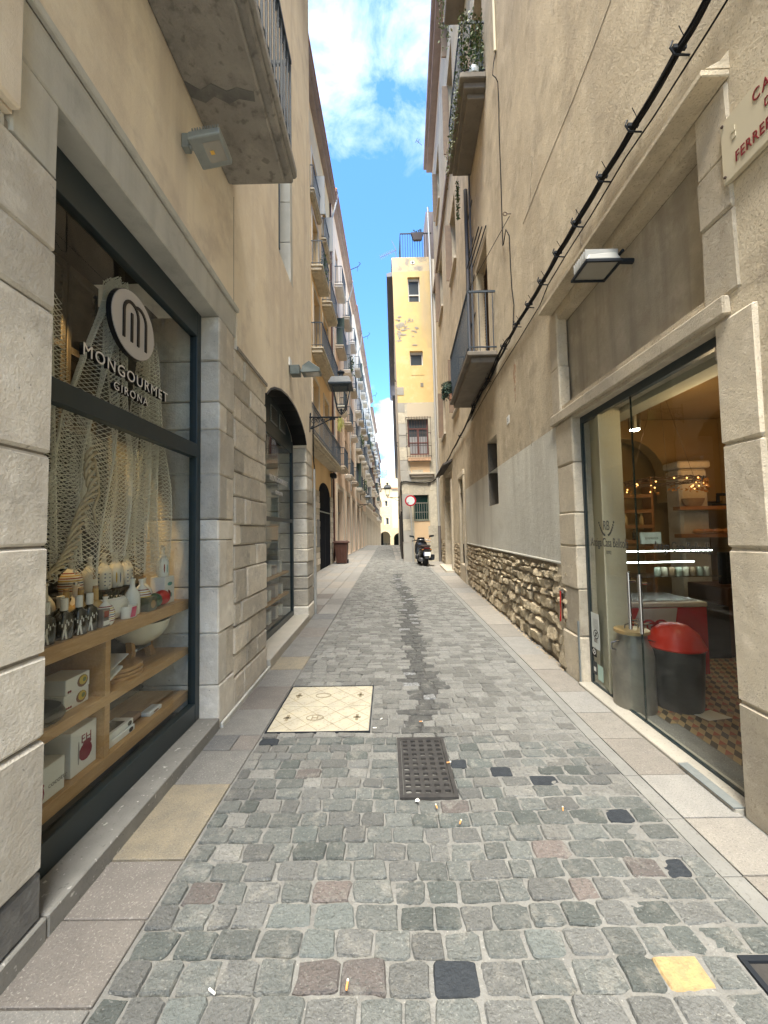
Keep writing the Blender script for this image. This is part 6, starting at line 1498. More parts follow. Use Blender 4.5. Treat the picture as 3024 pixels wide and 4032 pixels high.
def run(name, lab, s0, s1, zt, mt, gmat, bays, floors_z, rm_, bal=None, ghole=3.9, gb=None, base=0.0, wch=2.3, railh=1.0, bw=1.0):
    """a terraced house: bays = window centres"""
    fl = [[(c-bw/2, c+bw/2, z_, z_+wch) for c in bays] for z_ in floors_z]
    gr = gb if gb is not None else [(c-bw*.6, c+bw*.6, base, base+ghole) for c in bays]
    t = house(name, lab, s0, s1, zt, mt, gr, fl, rm_, gmat=gmat, base=base)
    for g_ in gr:
        d = obj('shop_front', MB(TB).box(g_[0], g_[1], -.30, -.27, g_[2]-.2, g_[3]), paneDark, t)
        obj('transom', MB(TB).box(g_[0], g_[1], -.269, -.22, g_[2]+(g_[3]-g_[2])*.66, g_[2]+(g_[3]-g_[2])*.69).box((g_[0]+g_[1])/2-.03, (g_[0]+g_[1])/2+.03, -.269, -.24, g_[2], g_[2]+(g_[3]-g_[2])*.655), MATS['grey_box_door'], d)
        obj('pilaster', MB(TB).box(g_[0]-.24, g_[0]-.003, .001, .05, base-.1, g_[3]+.26, .01).box(g_[1]+.003, g_[1]+.24, .001, .05, base-.1, g_[3]+.26, .01).box(g_[0]-.002, g_[1]+.002, .001, .045, g_[3]+.003, g_[3]+.26), frameStone, t)
    for k, f_ in enumerate(fl):
        for h in f_:
            w_ = win_part(t, TB, h)
            if bal is None or bal[k]:
                b = balcony(t, TB, h[0]-.35, h[1]+.35, h[2]-.02, .46, railh, frameStone if (int(h[0]*10)+k) % 2 else whiteP, .18, step=.13)
    return t
run('salmon_house', 'salmon coloured house next to the ochre one with three tiers of balconies', 19.32, 30.6, 19.4, pinkish, pinkish, [21.6, 24.9, 28.2], [5.15, 8.5, 11.9, 15.4], roofEdge, gb=[(20.65,23.2,.05,3.9),(24.6,26.6,.05,3.9),(27.85,29.9,.05,3.85)])
run('cream_house', 'cream house with tall dark doorways and pale balconies', 30.62, 42.0, 19.9, creamM, pinkish, [32.3, 35.2, 38.0, 40.6], [5.15, 8.4, 11.6, 15.2], roofEdge, gb=[(31.45,33.5,.05,3.75),(35.1,37.1,.0,3.7),(38.2,39.4,0,3.3),(40.4,41.6,.0,3.35)])
run('white_house', 'white house with narrow balconies halfway up the street', 42.02, 54.0, 19.8, whiteP, frameStone, [43.6, 46.4, 49.2, 52.0], [4.7, 8.0, 11.3, 14.8], roofEdge, gb=[(43.1,44.3,-.4,3.2),(45.4,46.8,-.4,3.1),(48.4,50.0,-.5,3.1),(51.4,53,-.6,3.0)], base=-.2)
run('pale_house', 'pale house with wide iron balconies toward the arcade', 54.02, 68.0, 19.0, creamM, frameStone, [56.0, 59.6, 63.2, 66.4], [4.3, 7.7, 11.0, 14.4], roofEdge, gb=[(55,56.6,-.8,3.0),(58.6,60.4,-.9,3.0),(62.4,64,-1.0,2.9),(65.6,67,-1.2,2.8)], base=-.8)
run('tall_white_house', 'last tall white house of the row before the arcade', 68.02, 88.0, 17.2, whiteP, frameStone, [70.5, 75.0, 79.5, 84.0], [3.6, 7.0, 10.4, 13.6], roofEdge, gb=[(69.6,71.6,-1.4,2.5),(74,76,-1.6,2.4),(78.6,80.6,-1.8,2.2),(83,85,-2.0,2.0)], base=-1.5)
for i, (s_, z_, lb) in enumerate(((24.9, 12.2, 'on a second floor balcony of the salmon house'), (32.4, 9.0, 'on a middle balcony of the cream house'), (35.2, 5.5, 'on the lowest balcony of the cream house'), (46.4, 11.7, 'high on the white house'))):
    m = MB(); leaves(m, lambda r: TB(s_+r.uniform(-.6,.6), .3+r.random()*.3, z_+r.uniform(-.25,.75)), 110, .07, 30+i); obj('foliage', m, plant, label='green balcony plants ' + lb, cat='plant')
# gutter, downspouts and antenna brackets
for i, (s_, lb) in enumerate(((19.6,'beside the ochre house'),(27.0,'on the salmon house'),(35.0,'on the cream house'))):
    obj('gutter_spout', MB(TB).tube([(s_,.38,19.5+.2*i*(i>0)),(s_,.30,19.0),(s_+.05,.06,18.2),(s_+.05,.06,4.4)], .045, 8), pipeG, smooth=True, label='grey gutter downpipe '+lb, cat='pipe')
for i, (s_, z_, lb) in enumerate(((26.0, 19.9, 'nearest the ochre house'), (36.5, 20.4, 'farther along the row'), (52, 20.1, 'above the white house'))):
    obj('eave_bracket', MB(TB).tube([(s_,.3,z_-.1),(s_,.9,z_+.15),(s_,1.05,z_+.35),(s_,.95,z_+.45)], .025, 5).tube([(s_,.85,z_+.12),(s_,.83,z_-.2)], .02, 4), iron, label='thin curled iron bracket poking out from the eave, '+lb, cat='bracket')
# hanging shop sign bracket (scrolled) on the ochre house
# second lantern on the row, lantern at the tower
def wall_lantern(T, s_, z_, out, k, lab):
    t = empty('street_lantern', T(s_, 0, z_), lab, 'street lamp')
    m = MB(T).tube([(s_,0,z_),(s_,out,z_)], .02, 6).tube([(s_,0,z_-.30),(s_,out*.3,z_-.22),(s_,out*.55,z_-.08),(s_,out*.8,z_-.03)], .015, 5)
    for q in (.2, .45, .65): m.tube([(s_, out*q+.06*math.cos(a), z_-.08+.05*math.sin(a)) for a in [i*PI/4 for i in range(9)]], .008, 4)
    obj('bracket', m, iron, t); x, y, _ = T(s_, out, 0)
    lantern_head(t, x, y, z_+.10, k, [ironB]); return t
wall_lantern(TB, 33.0, 3.85, .85, 1.1, 'small black lantern on the wall of the cream house')
TSl = lambda s, o, z: TS(s, o, z)
wall_lantern(TSl, 27.6, 3.95, .95, 1.25, 'black lantern reaching out from the flank beyond the tower')

# brown wheelie bin
wb = empty('wheelie_bin', (-2.2, 18.7, 0), 'brown wheeled rubbish bin standing against the ochre house', 'bin')
bm_ = mk('brown_bin_plastic', [(.10,.045,.032),(.085,.04,.03)], 4, rough=.5)
def frus(x0,x1,y0,y1,z0,X0,X1,Y0,Y1,z1): return MB().add([(x0,y0,z0),(x1,y0,z0),(x1,y1,z0),(x0,y1,z0),(X0,Y0,z1),(X1,Y0,z1),(X1,Y1,z1),(X0,Y1,z1)], [(3,2,1,0),(4,5,6,7),(0,1,5,4),(1,2,6,5),(2,3,7,6),(3,0,4,7)])
bb = obj('bin_body', frus(-2.46,-1.98,18.45,18.95,.05,-2.56,-1.92,18.36,19.02,1.0), bm_, wb, bev=.02)
obj('rib', MB().box(-2.36,-2.33,18.37,18.44,.2,.95).box(-2.22,-2.19,18.37,18.44,.2,.95).box(-2.08,-2.05,18.37,18.44,.2,.95), bm_, bb)
obj('lid', MB().box(-2.62,-1.87,18.31,19.08,1.001,1.07,.02).box(-2.55,-1.95,18.38,19.0,1.071,1.11,.02), bm_, wb)
for x_ in (-2.5, -1.96): obj('wheel', MB().tube([(x_-.03,18.95,.1),(x_+.03,18.95,.1)], .1, 12), iron, wb)

# ------------------------------------------------------------------ yellow tower house
tw = empty('yellow_tower_house', (1.7, 20, 0), 'narrow tall yellow plastered house with barred windows and stone foot', 'building')
def lean(s, o, z):   # the old facade leans: left edge drifts outward as it rises
    k = z/15.5; s2 = s + (-.33*k)*(1-(s-.81)/1.79) - .12*k*((s-.81)/1.79)
    return (s2, 19.02-o, z)
hT = [(1.50,2.05,13.15,14.45),(1.47,2.08,9.85,10.60),(1.22,2.22,5.30,7.12),(1.36,2.12,2.02,3.30)]
m = MB(lean); wallgrid(m, .81, 2.62, 14.75, 15.5, [], .2, cuts=[1.2,1.6,2.0]); obj('sooty_band', m, towerTop, tw)
m = MB(lean); wallgrid(m, .81, 2.62, 10.75, 14.75, hT[:1], .2, cuts=[1.2,1.8]); obj('yellow_wall', m, towerPeel, tw)
m = MB(lean); wallgrid(m, .81, 2.62, 7.95, 10.75, hT[1:2], .2, cuts=[1.2,1.8]); obj('yellow_wall', m, towerY, tw)
m = MB(lean); wallgrid(m, .81, 2.62, -.05, 7.95, hT[2:], .2, cuts=[1.0,1.2]); obj('stone_wall', m, towerS, tw)
body = MB(); x_ = lambda y: .80+.0255*(y-19.02)
body.add([(.815,19.04,0),(2.6,19.04,0),(6,19.04,0),(6,34,0),(x_(34),34,0)]+[(.50,19.04,15.4),(2.5,19.04,15.4),(6,19.04,15.4),(6,34,15.4),(x_(34)-.3,34,15.4)], [(4,3,2,1,0),(5,6,7,8,9),(1,2,7,6),(2,3,8,7),(3,4,9,8),(4,0,5,9)])
obj('flank_wall', body, creamM, tw)
obj('eave', MB().add([(.22,19.1,14.55),(.75,19.1,14.6),(1.0,38,14.6),(.55,38,14.55),(.20,19.1,14.72),(.75,19.1,14.9),(1.0,38,14.9),(.53,38,14.72)], [(0,3,2,1),(4,5,6,7),(0,1,5,4),(1,2,6,5),(2,3,7,6),(3,0,4,7)]), mk('dark_blue_grey_eave', [(.17,.18,.22)], rough=.7), tw)
obj('tower_top', MB().box(.47, 2.52, 19.05, 22, 15.401, 15.5), towerTop, tw)
# quoins
qz = [0,.95,1.55,2.1,2.75,3.35,3.9,4.5,5.05,5.7,6.3,6.9,7.45,7.95,8.35,8.75]
for i, (a, b) in enumerate(zip(qz, qz[1:])):
    if i == 13: continue
    w_ = (1.18 if i % 2 else 1.32) if i < 12 else 1.12
    if 3.4 > a > 1.9 or 5.2 < a < 7: w_ = min(w_, 1.17)
    obj('quoin_stone', MB(lean).box(.80, w_, .001, .012+rnd.uniform(0,.008), a+.006, b-.006, .008), towerSg if (i+1) % 3 or i > 11 else towerS, tw)
for i, (a, b) in enumerate(zip([0,.7,1.3,1.75,2.2,2.9,3.5], [.7,1.3,1.75,2.2,2.9,3.5,4.0])):
    obj('wall_stone', MB(lean).box(2.20 if i > 2 else 2.05+.1*(i % 2), 2.50, .001, .012, a+.006, b-.006, .008), towerS, tw)
for (s0, s1, z0, z1) in ((1.34,1.7,.0,.66),(1.71,2.04,.0,.66),(1.34,1.62,.67,.95),(1.25,1.9,4.55,4.0)): obj('wall_stone', MB(lean).box(s0+.004, s1-.004, .001, .010, min(z0,z1)+.004, max(z0,z1)-.004, .006), towerS, tw)
obj('peach_infill', MB(lean).box(1.37, 2.14, .001, .008, .96, 2.0), peachFlat, tw)
obj('plaster_panel', MB(lean).box(1.24, 2.48, .001, .008, 7.16, 7.90), mk('grey_buff_panel', [(.50,.43,.32)], bump=[(20,.006)]), tw)
obj('plaster_panel', MB(lean).box(1.5, 2.12, .001, .010, 9.35, 9.83), towerY, tw)
obj('air_vent', MB(lean).box(1.92, 2.06, .001, .012, 8.75, 8.95), mk('grey_vent', [(.22,.20,.16)]), tw); obj('air_vent', MB(lean).box(2.10, 2.24, .001, .014, 3.72, 3.92), MATS['grey_vent'], tw)
t = obj('round_vent', MB(lean).prism([(1.76+.10*math.cos(2*PI*i/12), 15.22+.10*math.sin(2*PI*i/12)) for i in range(12)], .001, .012), paper, tw)
obj('vent_slot', MB(lean).box(1.70,1.82,.0125,.016,15.20,15.24).box(1.745,1.775,.0125,.015,15.13,15.31), iron, t)
wm_ = mk('white_window_frame', [(.62,.60,.55)], rough=.5)
for h in hT[:2]:
    a, b, c, d = h
    f = obj('window', MB(lean).box(a, a+.05, -.20, -.14, c, d).box(b-.05, b, -.20, -.14, c, d).box(a+.051, b-.051, -.2, -.14, d-.14, d).box(a+.051, b-.051, -.2, -.14, c, c+.04).box(a+.051, b-.051, -.2, -.13, c+(.40 if c > 12 else .02), c+(.45 if c > 12 else .05)), wm_, tw)
    obj('pane', MB(lean).box(a+.05, b-.05, -.19, -.17, c+.04, d-.14), paneDark, f)
a, b, c, d = hT[2]
dr = mk('reddish_window_wood', [(.16,.06,.05)], rough=.6)
f = obj('window', MB(lean).box(a, a+.07, -.20, -.14, c, d).box(b-.07, b, -.20, -.14, c, d).box(a+.071, b-.071, -.2, -.14, d-.5, d-.44).box(a+.071, b-.071, -.2, -.14, c, c+.09).box((a+b)/2-.05, (a+b)/2+.05, -.2, -.13, c+.091, d-.501).box(a+.071, b-.071, -.2, -.145, c+.62, c+.66), dr, tw)
obj('pane', MB(lean).box(a+.07, b-.07, -.19, -.17, c+.09, d), paneDark, f); obj('curtain', MB(lean).box(a+.08, b-.08, -.169, -.165, c+.1, c+.95), mk('grey_curtain', [(.30,.30,.31)], 3, rough=.9), f)
def grille(s0, s1, z0, z1, out, n, rows, mt):
    m = MB(lean)
    for i in range(n+1): s_ = s0+(s1-s0)*i/n; m.box(s_-.009, s_+.009, out-.009, out+.009, z0, z1)
    for z_ in rows: m.box(s0-.02, s1+.02, out-.012, out+.012, z_-.012, z_+.012).box(s1, s1+.02, .0, out-.012, z_-.012, z_+.012).box(s0-.02, s0, .0, out-.012, z_-.012, z_+.012)
    return obj('window_grille', m, mt, tw)
grille(1.16, 2.30, 5.15, 7.18, .22, 9, (5.2, 5.72, 6.35, 7.14), mk('brown_iron', [(.07,.05,.045)], rough=.7))
for i in range(8): obj('sill_tile', MB(lean).box(1.20+i*.135, 1.325+i*.135, .001, .20, 4.98, 5.14, .006), mk('pinkish_sill_tile', [(.55,.36,.24)], rand=.15) if i == 0 else MATS['pinkish_sill_tile'], tw)
obj('peach_infill', MB(lean).box(1.28, 2.22, .001, .010, 4.42, 4.95), peachFlat, tw)
obj('ledge', MB(lean).box(1.22, 2.42, .001, .16, 4.30, 4.39, .01).box(1.30, 2.34, .001, .10, 4.18, 4.299, .01), frameStone, tw)
a, b, c, d = hT[3]
f = obj('window', MB(lean).box(a, a+.05, -.16, -.1, c, d).box(b-.05, b, -.16, -.1, c, d).box(a+.051, b-.051, -.16, -.1, c, c+.08).box(a+.051, b-.051, -.16, -.1, d-.42, d-.38), mk('mossy_frame', [(.20,.21,.14)], rough=.7), tw)
obj('pane', MB(lean).box(a+.05, b-.05, -.15, -.13, c+.08, d), mk('deep_teal_pane', [(.012,.035,.03)], rough=.15), f)
grille(a+.07, b-.02, c-.03, d-.38, .02, 6, (c+.0, c+.42, d-.40), mk('pale_iron_bars', [(.20,.20,.18)], rough=.6))
rl = MB(); 
for i in range(13): x = .95+i*.125; rl.box(x-.012, x+.012, 19.16, 19.184, 15.5, 16.85)
rl.box(.93, 2.55, 19.155, 19.19, 16.85, 16.90).box(.93, .965, 19.191, 20.6, 16.85, 16.90).box(1.1, 1.95, 19.13, 19.154, 15.52, 15.58)
for i in range(8): rl.box(.935, .960, 19.35+i*.17, 19.374+i*.17, 15.5, 16.85)
obj('roof_railing', rl, iron, tw)
pt = empty('roof_planter', (1.85, 19.1, 16.6), 'dark trough planter hooked on the railing of the tower roof', 'planter')
obj('trough', frus(1.62,2.02,19.0,19.14,16.42,1.50,2.14,18.96,19.15,16.78), mk('dark_trough', [(.07,.06,.065)], rough=.8), pt)
m = MB(); leaves(m, lambda r: (1.82+r.uniform(-.22,.22), 19.06+r.uniform(-.06,.06), 16.80+r.random()*.18), 70, .04, 41); obj('foliage', m, plantDry, pt)
obj('roof_hut', MB().box(2.35, 3.4, 19.6, 21, 15.5, 18.4), roofEdge, tw)
obj('downpipe', MB(lean).tube([(2.56,.10,1.75),(2.56,.10,15.2),(2.52,.14,18)], .055, 10), mk('silver_downpipe', [(.50,.50,.48)], rough=.45, metal=.5), tw, smooth=True); obj('pipe_boot', MB(lean).tube([(2.57,.10,0),(2.57,.10,1.749)], .07, 10), mk('grey_boot', [(.16,.15,.145)], rough=.7), tw, smooth=True)
tvb = empty('aerial', (.8, 19.8, 15.5), 'spindly television aerial leaning on the tower roof', 'aerial')
m = MB().tube([(.75,19.6,15.3),(.72,19.6,16.45)], .018, 5).tube([(.76,19.6,16.35),(-.12,19.6,15.95)], .014, 5).tube([(.72,19.6,16.4),(.52,19.6,16.85)], .012, 4)
for i in range(9): x = .60-.085*i; z_ = 16.28-.039*i; m.tube([(x-.05,19.6,z_+.12),(x+.05,19.6,z_-.12)], .009, 4)
obj('aerial_mast', m, mk('dull_aerial_metal', [(.16,.15,.16)], rough=.6), tvb)
for i, (xx, yy_, zz_, lb) in enumerate(((.62, 24, 12.2, 'higher'), (.66, 23, 10.6, 'lower'))):
    m = MB(); 
    for q in range(7): a = rnd.uniform(2.2, 3.9); m.tube([(xx+.05, yy_, zz_), (xx+.05+math.cos(a)*.35, yy_, zz_+math.sin(a)*.5+.1)], .008, 3)
    obj('dry_weed', m, mk('dry_weed', [(.18,.17,.15)]) if i == 0 else MATS['dry_weed'], label='%s tuft of dry weed growing from the flank wall of the tower' % lb, cat='plant')
cbl = MB(lean).tube([(.80,.06,3.30),(.80,.08,3.92),(1.0,.06,3.98),(1.5,.05,3.90),(2.0,.06,3.88),(2.35,.06,3.95),(2.62,.05,4.2)], .028, 6).tube([(.80,.05,3.5),(.82,.05,4.0),(1.3,.04,3.95),(1.9,.05,3.94),(2.5,.05,4.05)], .014, 5).tube([(.80,.05,3.4),(.79,.05,1.0)], .025, 6)
obj('facade_cable', cbl, cableM, label='black cable looping across the tower above the road sign', cat='cable')
# buildings behind the tower on that side, and their dark shopfront edge
rz = empty('shaded_terrace', TS(40, 0, 0), 'shaded buff terrace continuing behind the tower', 'building')
m = MB(TS); wallgrid(m, 34.0, 88, -3, 13.5, [(36,37.2,2.9,4.6),(44,45.2,3,4.8)], .2); obj('plaster_wall', m, creamM, rz)
obj('core', MB(TS).box(34.02, 88, -6, -.22, -3, 13.4), creamM, rz); obj('eave', MB(TS).box(34, 88, -.3, .5, 13.5, 13.7), MATS['dark_blue_grey_eave'], rz)
for a in (36, 44): obj('shutter', MB(TS).box(a-.1, a+1.3, .005, .10, 2.9, 4.8), shm, rz)
obj('dark_shopfront', MB(TS).box(21.0, 33.5, .001, .10, .02, 2.6), MATS['black_brown_gate'], tw); obj('flank_cable', MB(TS).tube([(19.6,.06,3.95),(26,.06,3.8),(33,.06,3.7)], .035, 5), cableM, tw)
obj('blue_plate', MB(TS).box(22.0, 22.6, .03, .06, 4.55, 4.95), mk('blue_plate', [(.03,.06,.20)], rough=.4), tw); obj('wall_hook', MB(TS).tube([(24,.0,7.0),(24,.22,7.1),(24,.26,6.9),(24,.16,6.85)], .02, 4), iron, tw)

# no-entry-for-vehicles sign
rs = empty('road_sign', (1.27, 18.6, 0), 'round white road sign with a red ring on a grey pole', 'road sign')
spx, spy = 1.20, 18.55
obj('pole', MB().tube([(spx+.03,spy,0),(spx-.05,spy,2.75)], .032, 10), mk('galvanised_pole', [(.42,.42,.41)], rough=.5, metal=.3), rs, smooth=True)
cx_, cz_ = spx-.055, 2.98
disc = lambda r_, y0, y1: MB().prism([(cx_+r_*math.cos(2*PI*i/40), cz_+r_*math.sin(2*PI*i/40)) for i in range(40)], y0, y1, 1)
sgd = obj('sign_disc', disc(.27, spy-.055, spy-.035), mk('sign_red', [(.42,.012,.03)], rough=.35), rs); obj('white_field', disc(.20, spy-.060, spy-.0555), mk('sign_white', [(.62,.66,.66)], 6, stain=((.30,.55,.45), 7, .60, .5), rough=.4), sgd)
obj('sticker', MB().prism([(cx_-.12+.03*math.cos(2*PI*i/10), cz_-.11+.03*math.sin(2*PI*i/10)) for i in range(10)], spy-.062, spy-.0605, 1), iron, sgd)

# scooter seen from behind
sc = empty('parked_scooter', (1.62, 16.9, 0), 'black scooter seen from behind, parked before the tower window', 'scooter')
skM = mk('black_scooter_plastic', [(.012,.013,.015)], rough=.28, spec=.6, coat=.4); rub = mk('tyre_rubber', [(.012,.012,.012)], rough=.85)
X0 = 1.60; TSK = lambda x, y, z: (X0+.04+x*1.3+.03*z-.10*y, 16.45+y, z)
def torus(cy, cz, R_, r_, T): 
    m = MB(T); n, k = 22, 8; v = []; f = []
    for i in range(n):
        for j in range(k):
            a, b = 2*PI*i/n, 2*PI*j/k; v.append((r_*math.sin(b)*1.1, cy+(R_+r_*math.cos(b))*math.cos(a), cz+(R_+r_*math.cos(b))*math.sin(a)))
    for i in range(n):
        for j in range(k): f.append((i*k+j, ((i+1) % n)*k+j, ((i+1) % n)*k+(j+1) % k, i*k+(j+1) % k))
    return m.add(v, f)
for cy_, nm_ in ((.27, 'rear'), (1.62, 'front')):
    w_ = obj('wheel', torus(cy_, .27, .20, .07, TSK), rub, sc, smooth='all', label=nm_+' wheel'); obj('rim', MB(TSK).tube([(-.045,cy_,.27),(.045,cy_,.27)], .15, 14), alu, w_)
def loft(secs, T=TSK, n=12):
    m = MB(T); v = []; f = []
    for (y, zc, wx, hz, e) in secs:
        for i in range(n):
            t = 2*PI*(i+.5)/n; c, s_ = math.cos(t), math.sin(t)
            v.append((math.copysign(abs(c)**e, c)*wx, y, zc+math.copysign(abs(s_)**e, s_)*hz))
    for k in range(len(secs)-1):
        for i in range(n): f.append((k*n+i, k*n+(i+1) % n, (k+1)*n+(i+1) % n, (k+1)*n+i))
    f.append(tuple(reversed(range(n)))); f.append(tuple(range((len(secs)-1)*n, len(secs)*n)))
    return m.add(v, f)
obj('tail_body', loft([(-.02,.74,.11,.05,.7),(.05,.70,.17,.12,.7),(.30,.66,.20,.17,.7),(.60,.60,.19,.20,.7),(.85,.48,.17,.18,.7)]), skM, sc, smooth=True)
obj('seat', loft([(.02,.84,.12,.03,.7),(.15,.87,.16,.05,.7),(.5,.86,.17,.055,.7),(.85,.84,.15,.05,.7),(1.0,.80,.10,.03,.7)]), mk('seat_vinyl', [(.025,.018,.016)], rough=.6), sc, smooth=True)
obj('floor_board', MB(TSK).box(-.2,.2,.82,1.25,.30,.38,.02), skM, sc); obj('leg_shield', loft([(1.18,.62,.16,.28,.6),(1.28,.72,.22,.36,.6),(1.40,.74,.20,.34,.6),(1.55,.60,.12,.20,.7)]), skM, sc, smooth=True)
obj('windshield', MB(TSK).add([(-.15,1.42,1.02),(.15,1.42,1.02),(.12,1.30,1.22),(-.12,1.30,1.22)], [(0,1,2,3)]), mk('smoked_screen', [(.03,.03,.035)], rough=.1), sc)
hb_ = obj('handlebar', MB(TSK).tube([(-.33,1.16,1.06),(-.16,1.24,1.10),(.16,1.24,1.10),(.33,1.16,1.06)], .022, 8).box(-.12,.12,1.18,1.32,1.02,1.14,.02), skM, sc, smooth=True)
for d in (-1, 1):
    obj('mirror', MB(TSK).tube([(d*.22,1.2,1.10),(d*.30,1.16,1.24)], .010, 6).add([(d*.25,1.15,1.21),(d*.43,1.15,1.25),(d*.43,1.15,1.33),(d*.27,1.15,1.30),(d*.26,1.18,1.22),(d*.42,1.18,1.26),(d*.42,1.18,1.32),(d*.28,1.18,1.29)], [(0,1,2,3),(4,7,6,5),(0,4,5,1),(3,2,6,7),(0,3,7,4),(1,5,6,2)]), skM, hb_)
    obj('indicator', MB(TSK).box(d*.13-.03, d*.13+.03, -.035, -.0, .70, .74, .008), mk('amber_lens', [(.4,.15,.03)], rough=.2) if d == -1 else MATS['amber_lens'], sc)
    obj('foot_peg', MB(TSK).box(d*.26-.06, d*.26+.06, .30, .44, .30, .50, .03), skM, sc)
obj('tail_light', MB(TSK).box(-.10,.10,-.045,-.018,.75,.80,.008), mk('tail_red', [(.10,.01,.01)], rough=.15), sc)
obj('mudguard', MB(TSK).add([(-.07,-.06,.62),(.07,-.06,.62),(.06,-.16,.34),(-.06,-.16,.34),(-.07,-.03,.62),(.07,-.03,.62),(.06,-.13,.34),(-.06,-.13,.34)], [(0,1,2,3),(4,7,6,5),(0,4,5,1),(3,2,6,7),(0,3,7,4),(1,5,6,2)]), skM, sc)
np_ = obj('number_plate', MB(TSK).add([(-.11,-.13,.46),(.11,-.13,.46),(.11,-.105,.62),(-.11,-.105,.62),(-.11,-.12,.46),(.11,-.12,.46),(.11,-.095,.62),(-.11,-.095,.62)], [(0,1,2,3),(4,7,6,5),(0,4,5,1),(3,2,6,7),(0,3,7,4),(1,5,6,2)]), whiteMatt, sc)
obj('plate_band', MB(TSK).add([(-.11,-.1325,.46),(-.085,-.1325,.46),(-.085,-.1075,.62),(-.11,-.1075,.62)], [(0,1,2,3)]), MATS['blue_plate'], np_)
obj('exhaust', MB(TSK).tube([(.20,-.08,.34),(.20,.35,.30),(.14,.7,.26)], [.065,.07,.03], 10), steel if False else iron, sc, smooth=True)
obj('engine_case', MB(TSK).box(-.20,-.08,.12,.72,.20,.36,.03), MATS['dark_zinc'], sc)
obj('centre_stand', MB(TSK).tube([(-.12,.55,.25),(-.16,.42,.01)], .014, 5).tube([(.12,.55,.25),(.16,.42,.01)], .014, 5), iron, sc)

# ------------------------------------------------------------------ arcade building closing the street
ar = empty('arcade_building', (.5, 96, -2.2), 'sunlit ochre stone building with round arches closing the street', 'building')
TE = lambda s, o, z: (s, 95-o, z)
arS = mk('sunlit_ashlar', [(.60,.48,.30),(.52,.42,.27),(.66,.55,.37)], .8, stain=((.34,.27,.19), 1.2, .56, .5), bump=[(3,.03)]); arP = mk('pale_ochre_render', [(.70,.58,.38),(.66,.55,.37)], .4, bump=[(3,.02)])
def archhole(c, r_, zs, zb=-2.6, n=10): return [(c-r_, zb), (c-r_, zs)]+[(c-r_*math.cos(PI*i/n), zs+r_*math.sin(PI*i/n)) for i in range(1, n)]+[(c+r_, zs), (c+r_, zb)]
a1 = archhole(-.55, 1.22, .15); a2 = archhole(2.9, 1.3, -.35)
m = MB(TE)
m.prism([(-8,-2.6)]+a1+a2+[(9,-2.6),(9,2.2),(-8,2.2)], -1.2, 0)
obj('arcade_wall', m, arS, ar)
m = MB(TE); wallgrid(m, -8, 1.3, 2.2, 14.5, [(-.95,.2,7.7,8.95),(-.5,.4,3.2,4.7)], .3); obj('stone_wall', m, arS, ar)
m = MB(TE); wallgrid(m, 1.3, 9, 2.2, 12.0, [], .3); obj('render_wall', m, arP, ar)
obj('gable', MB(TE).prism([(1.3,12.0),(9,12.0),(9,17.2),(2.4,17.0),(1.4,16.6),(-.4,14.6),(1.3,14.5)], -1.2, -.02), arP, ar)
obj('roof', MB(TE).add([(1.2,.4,12.0),(9,.4,12.0),(9,-1.0,13.4),(1.2,-1.0,13.4)], [(0,1,2,3)]), tileRoof, ar)
obj('cornice', MB(TE).box(-8, 1.2, .001, .25, 12.2, 12.5), frameStone, ar); obj('body', MB(TE).box(-8, 9, -9, -5, -2.6, 14), interiorD, ar); obj('vault', MB(TE).box(-8, 9, -5, -1.21, 2.0, 14), arS, ar)
obj('sunny_inner_wall', MB(TE).box(-1.1, .6, -4.9, -4.8, -2.6, 2), arP, ar)
for h in ((-.95,.2,7.7,8.95),(-.5,.4,3.2,4.7)):
    f = obj('window', MB(TE).box(h[0], h[1], -.3, -.2, h[2], h[3]), paneDark, ar); obj('surround', MB(TE).box(h[0]-.2, h[0]-.01, .001, .05, h[2]-.2, h[3]+.2).box(h[1]+.01, h[1]+.2, .001, .05, h[2]-.2, h[3]+.2).box(h[0], h[1]-.6, -.19, -.1, h[2], h[3]), creamM, f)
for i in range(11):
    t0, t1 = PI*i/11, PI*(i+1)/11
    q = [( -.55-1.23*math.cos(t0), .15+1.23*math.sin(t0)), (-.55-1.55*math.cos(t0), .15+1.55*math.sin(t0)), (-.55-1.55*math.cos(t1-.02), .15+1.55*math.sin(t1-.02)), (-.55-1.23*math.cos(t1-.02), .15+1.23*math.sin(t1-.02))]
    obj('arch_stone', MB(TE).prism(q, .001, .06), arP, ar)
for i, (x, lb) in enumerate(((-1.0, 'first'), (-.3, 'second'), (.35, 'third'))):
    t = empty('cafe_table', (x, 93.6, gz(93.6)), lb+' dark cafe table under the big arch', 'table', 'cafe tables under the arch')
    zg = gz(93.6); obj('tabletop', MB().lathe([(.3,.70),(.33,.71),(.33,.74),(0,.741)], x, 93.6, zg, 12), iron, t); obj('pedestal', MB().tube([(x,93.6,zg),(x,93.6,zg+.7)], .05, 6), iron, t)
for i, (x, y_, z_, lb) in enumerate(((-.9,96,14.6,'lowest'),(.0,97,14.8,'middle'),(1.2,97,16.7,'tallest'))):
    obj('aerial', MB().tube([(x,y_,z_),(x,y_,z_+2.2)], .04, 4).tube([(x-.6,y_,z_+1.9),(x+.5,y_,z_+2.1)], .03, 4).tube([(x-.3,y_,z_+1.6),(x+.3,y_,z_+1.7)], .03, 4), iron, label=lb+' rooftop aerial above the arcade building', cat='aerial')
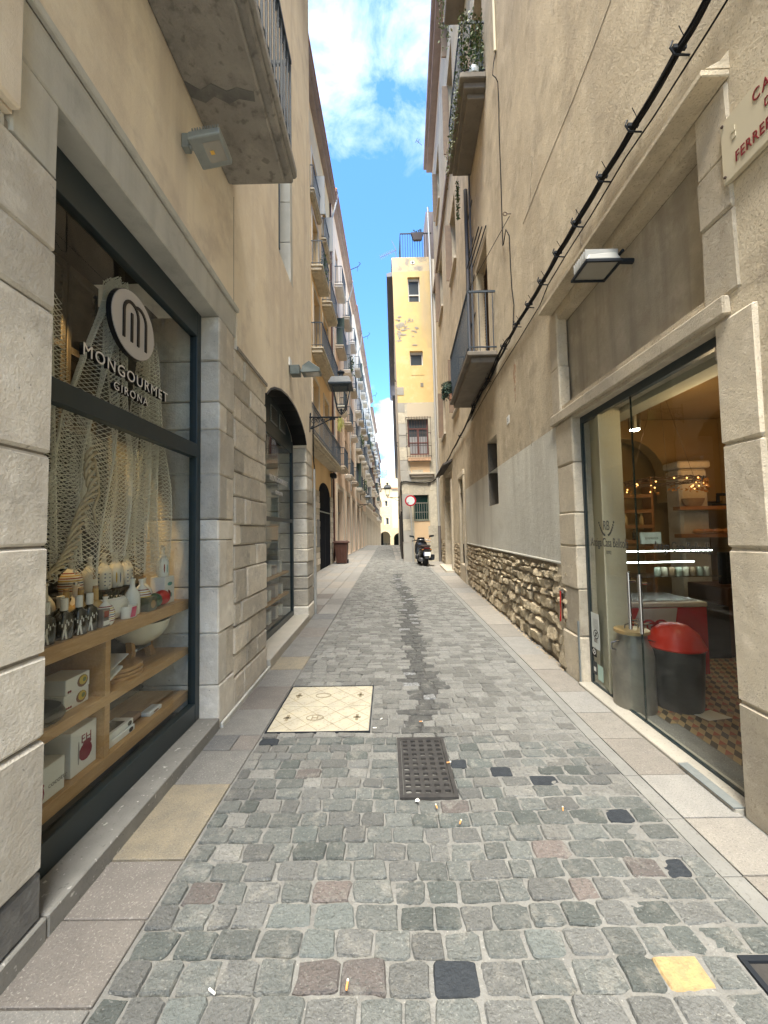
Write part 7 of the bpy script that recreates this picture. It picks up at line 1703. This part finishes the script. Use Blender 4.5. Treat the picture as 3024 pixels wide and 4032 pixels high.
obj('aerial', MB().tube([(2.0,17.5,19.9),(1.75,17.5,20.15)], .01, 4).tube([(1.80,17.5,20.0),(1.88,17.5,20.22)], .012, 4).tube([(1.70,17.5,20.05),(1.78,17.5,20.25)], .012, 4), iron, label='tiny aerial sticking out over the cornice of the tan building', cat='aerial')

# flaked patches on the yellow tower
r6 = random.Random(61)
peelM = mk('bare_grey_render', [(.36,.33,.28),(.30,.28,.24)], 6, bump=[(40,.006)], rough=.95)
for i in range(44):
    s_, z_ = .92+abs(r6.gauss(0,.38)), r6.gauss(11.75,.38); w_, h_ = r6.uniform(.03,.17), r6.uniform(.02,.09); k = r6.randint(6,9)
    if s_ > 1.95 or z_ > 12.9 or z_ < 10.8: continue
    k = 12
    obj('peeled_patch', MB(lean).prism([(s_+w_*r6.uniform(.35,1.15)*math.cos(2*PI*j/k), z_+h_*r6.uniform(.35,1.15)*math.sin(2*PI*j/k)) for j in range(k)], .0015+.0003*i, .004+.0003*i), peelM, tw)
# shutters half open on some windows of the row
shc = [mk('row_shutter_green', [(.06,.09,.07)], rough=.7), mk('row_shutter_brown', [(.14,.08,.05)], rough=.7), mk('row_shutter_grey', [(.32,.33,.33)], rough=.7)]
for o in [q for q in bpy.data.objects if q.name.split('.')[0] == 'window' and q.parent and q.parent.name.endswith('_house') and 'tower' not in q.parent.name]:
    if r6.random() < .5:
        bb_ = [Vector(c) for c in o.bound_box]; w0 = wl(o); y0 = w0.y+min(c.y for c in bb_); y1 = w0.y+max(c.y for c in bb_); z0 = w0.z; z1 = w0.z+max(c.z for c in bb_)
        c = shc[r6.randint(0, 2)]
        if r6.random() < .5: obj('shutter_leaf', MB(TB).box(y1-.01, y1+.05, -.1, .34, z0+.05, z1-.05), c, o.parent)
        else:
            sm = MB(TB); 
            for k in range(12): zq = z1-.1-(z1-z0)*.55*k/12; sm.box(y0+.07, y1-.07, -.14, -.10, zq-(z1-z0)*.55/12+.012, zq)
            obj('roller_blind', sm, c, o.parent)
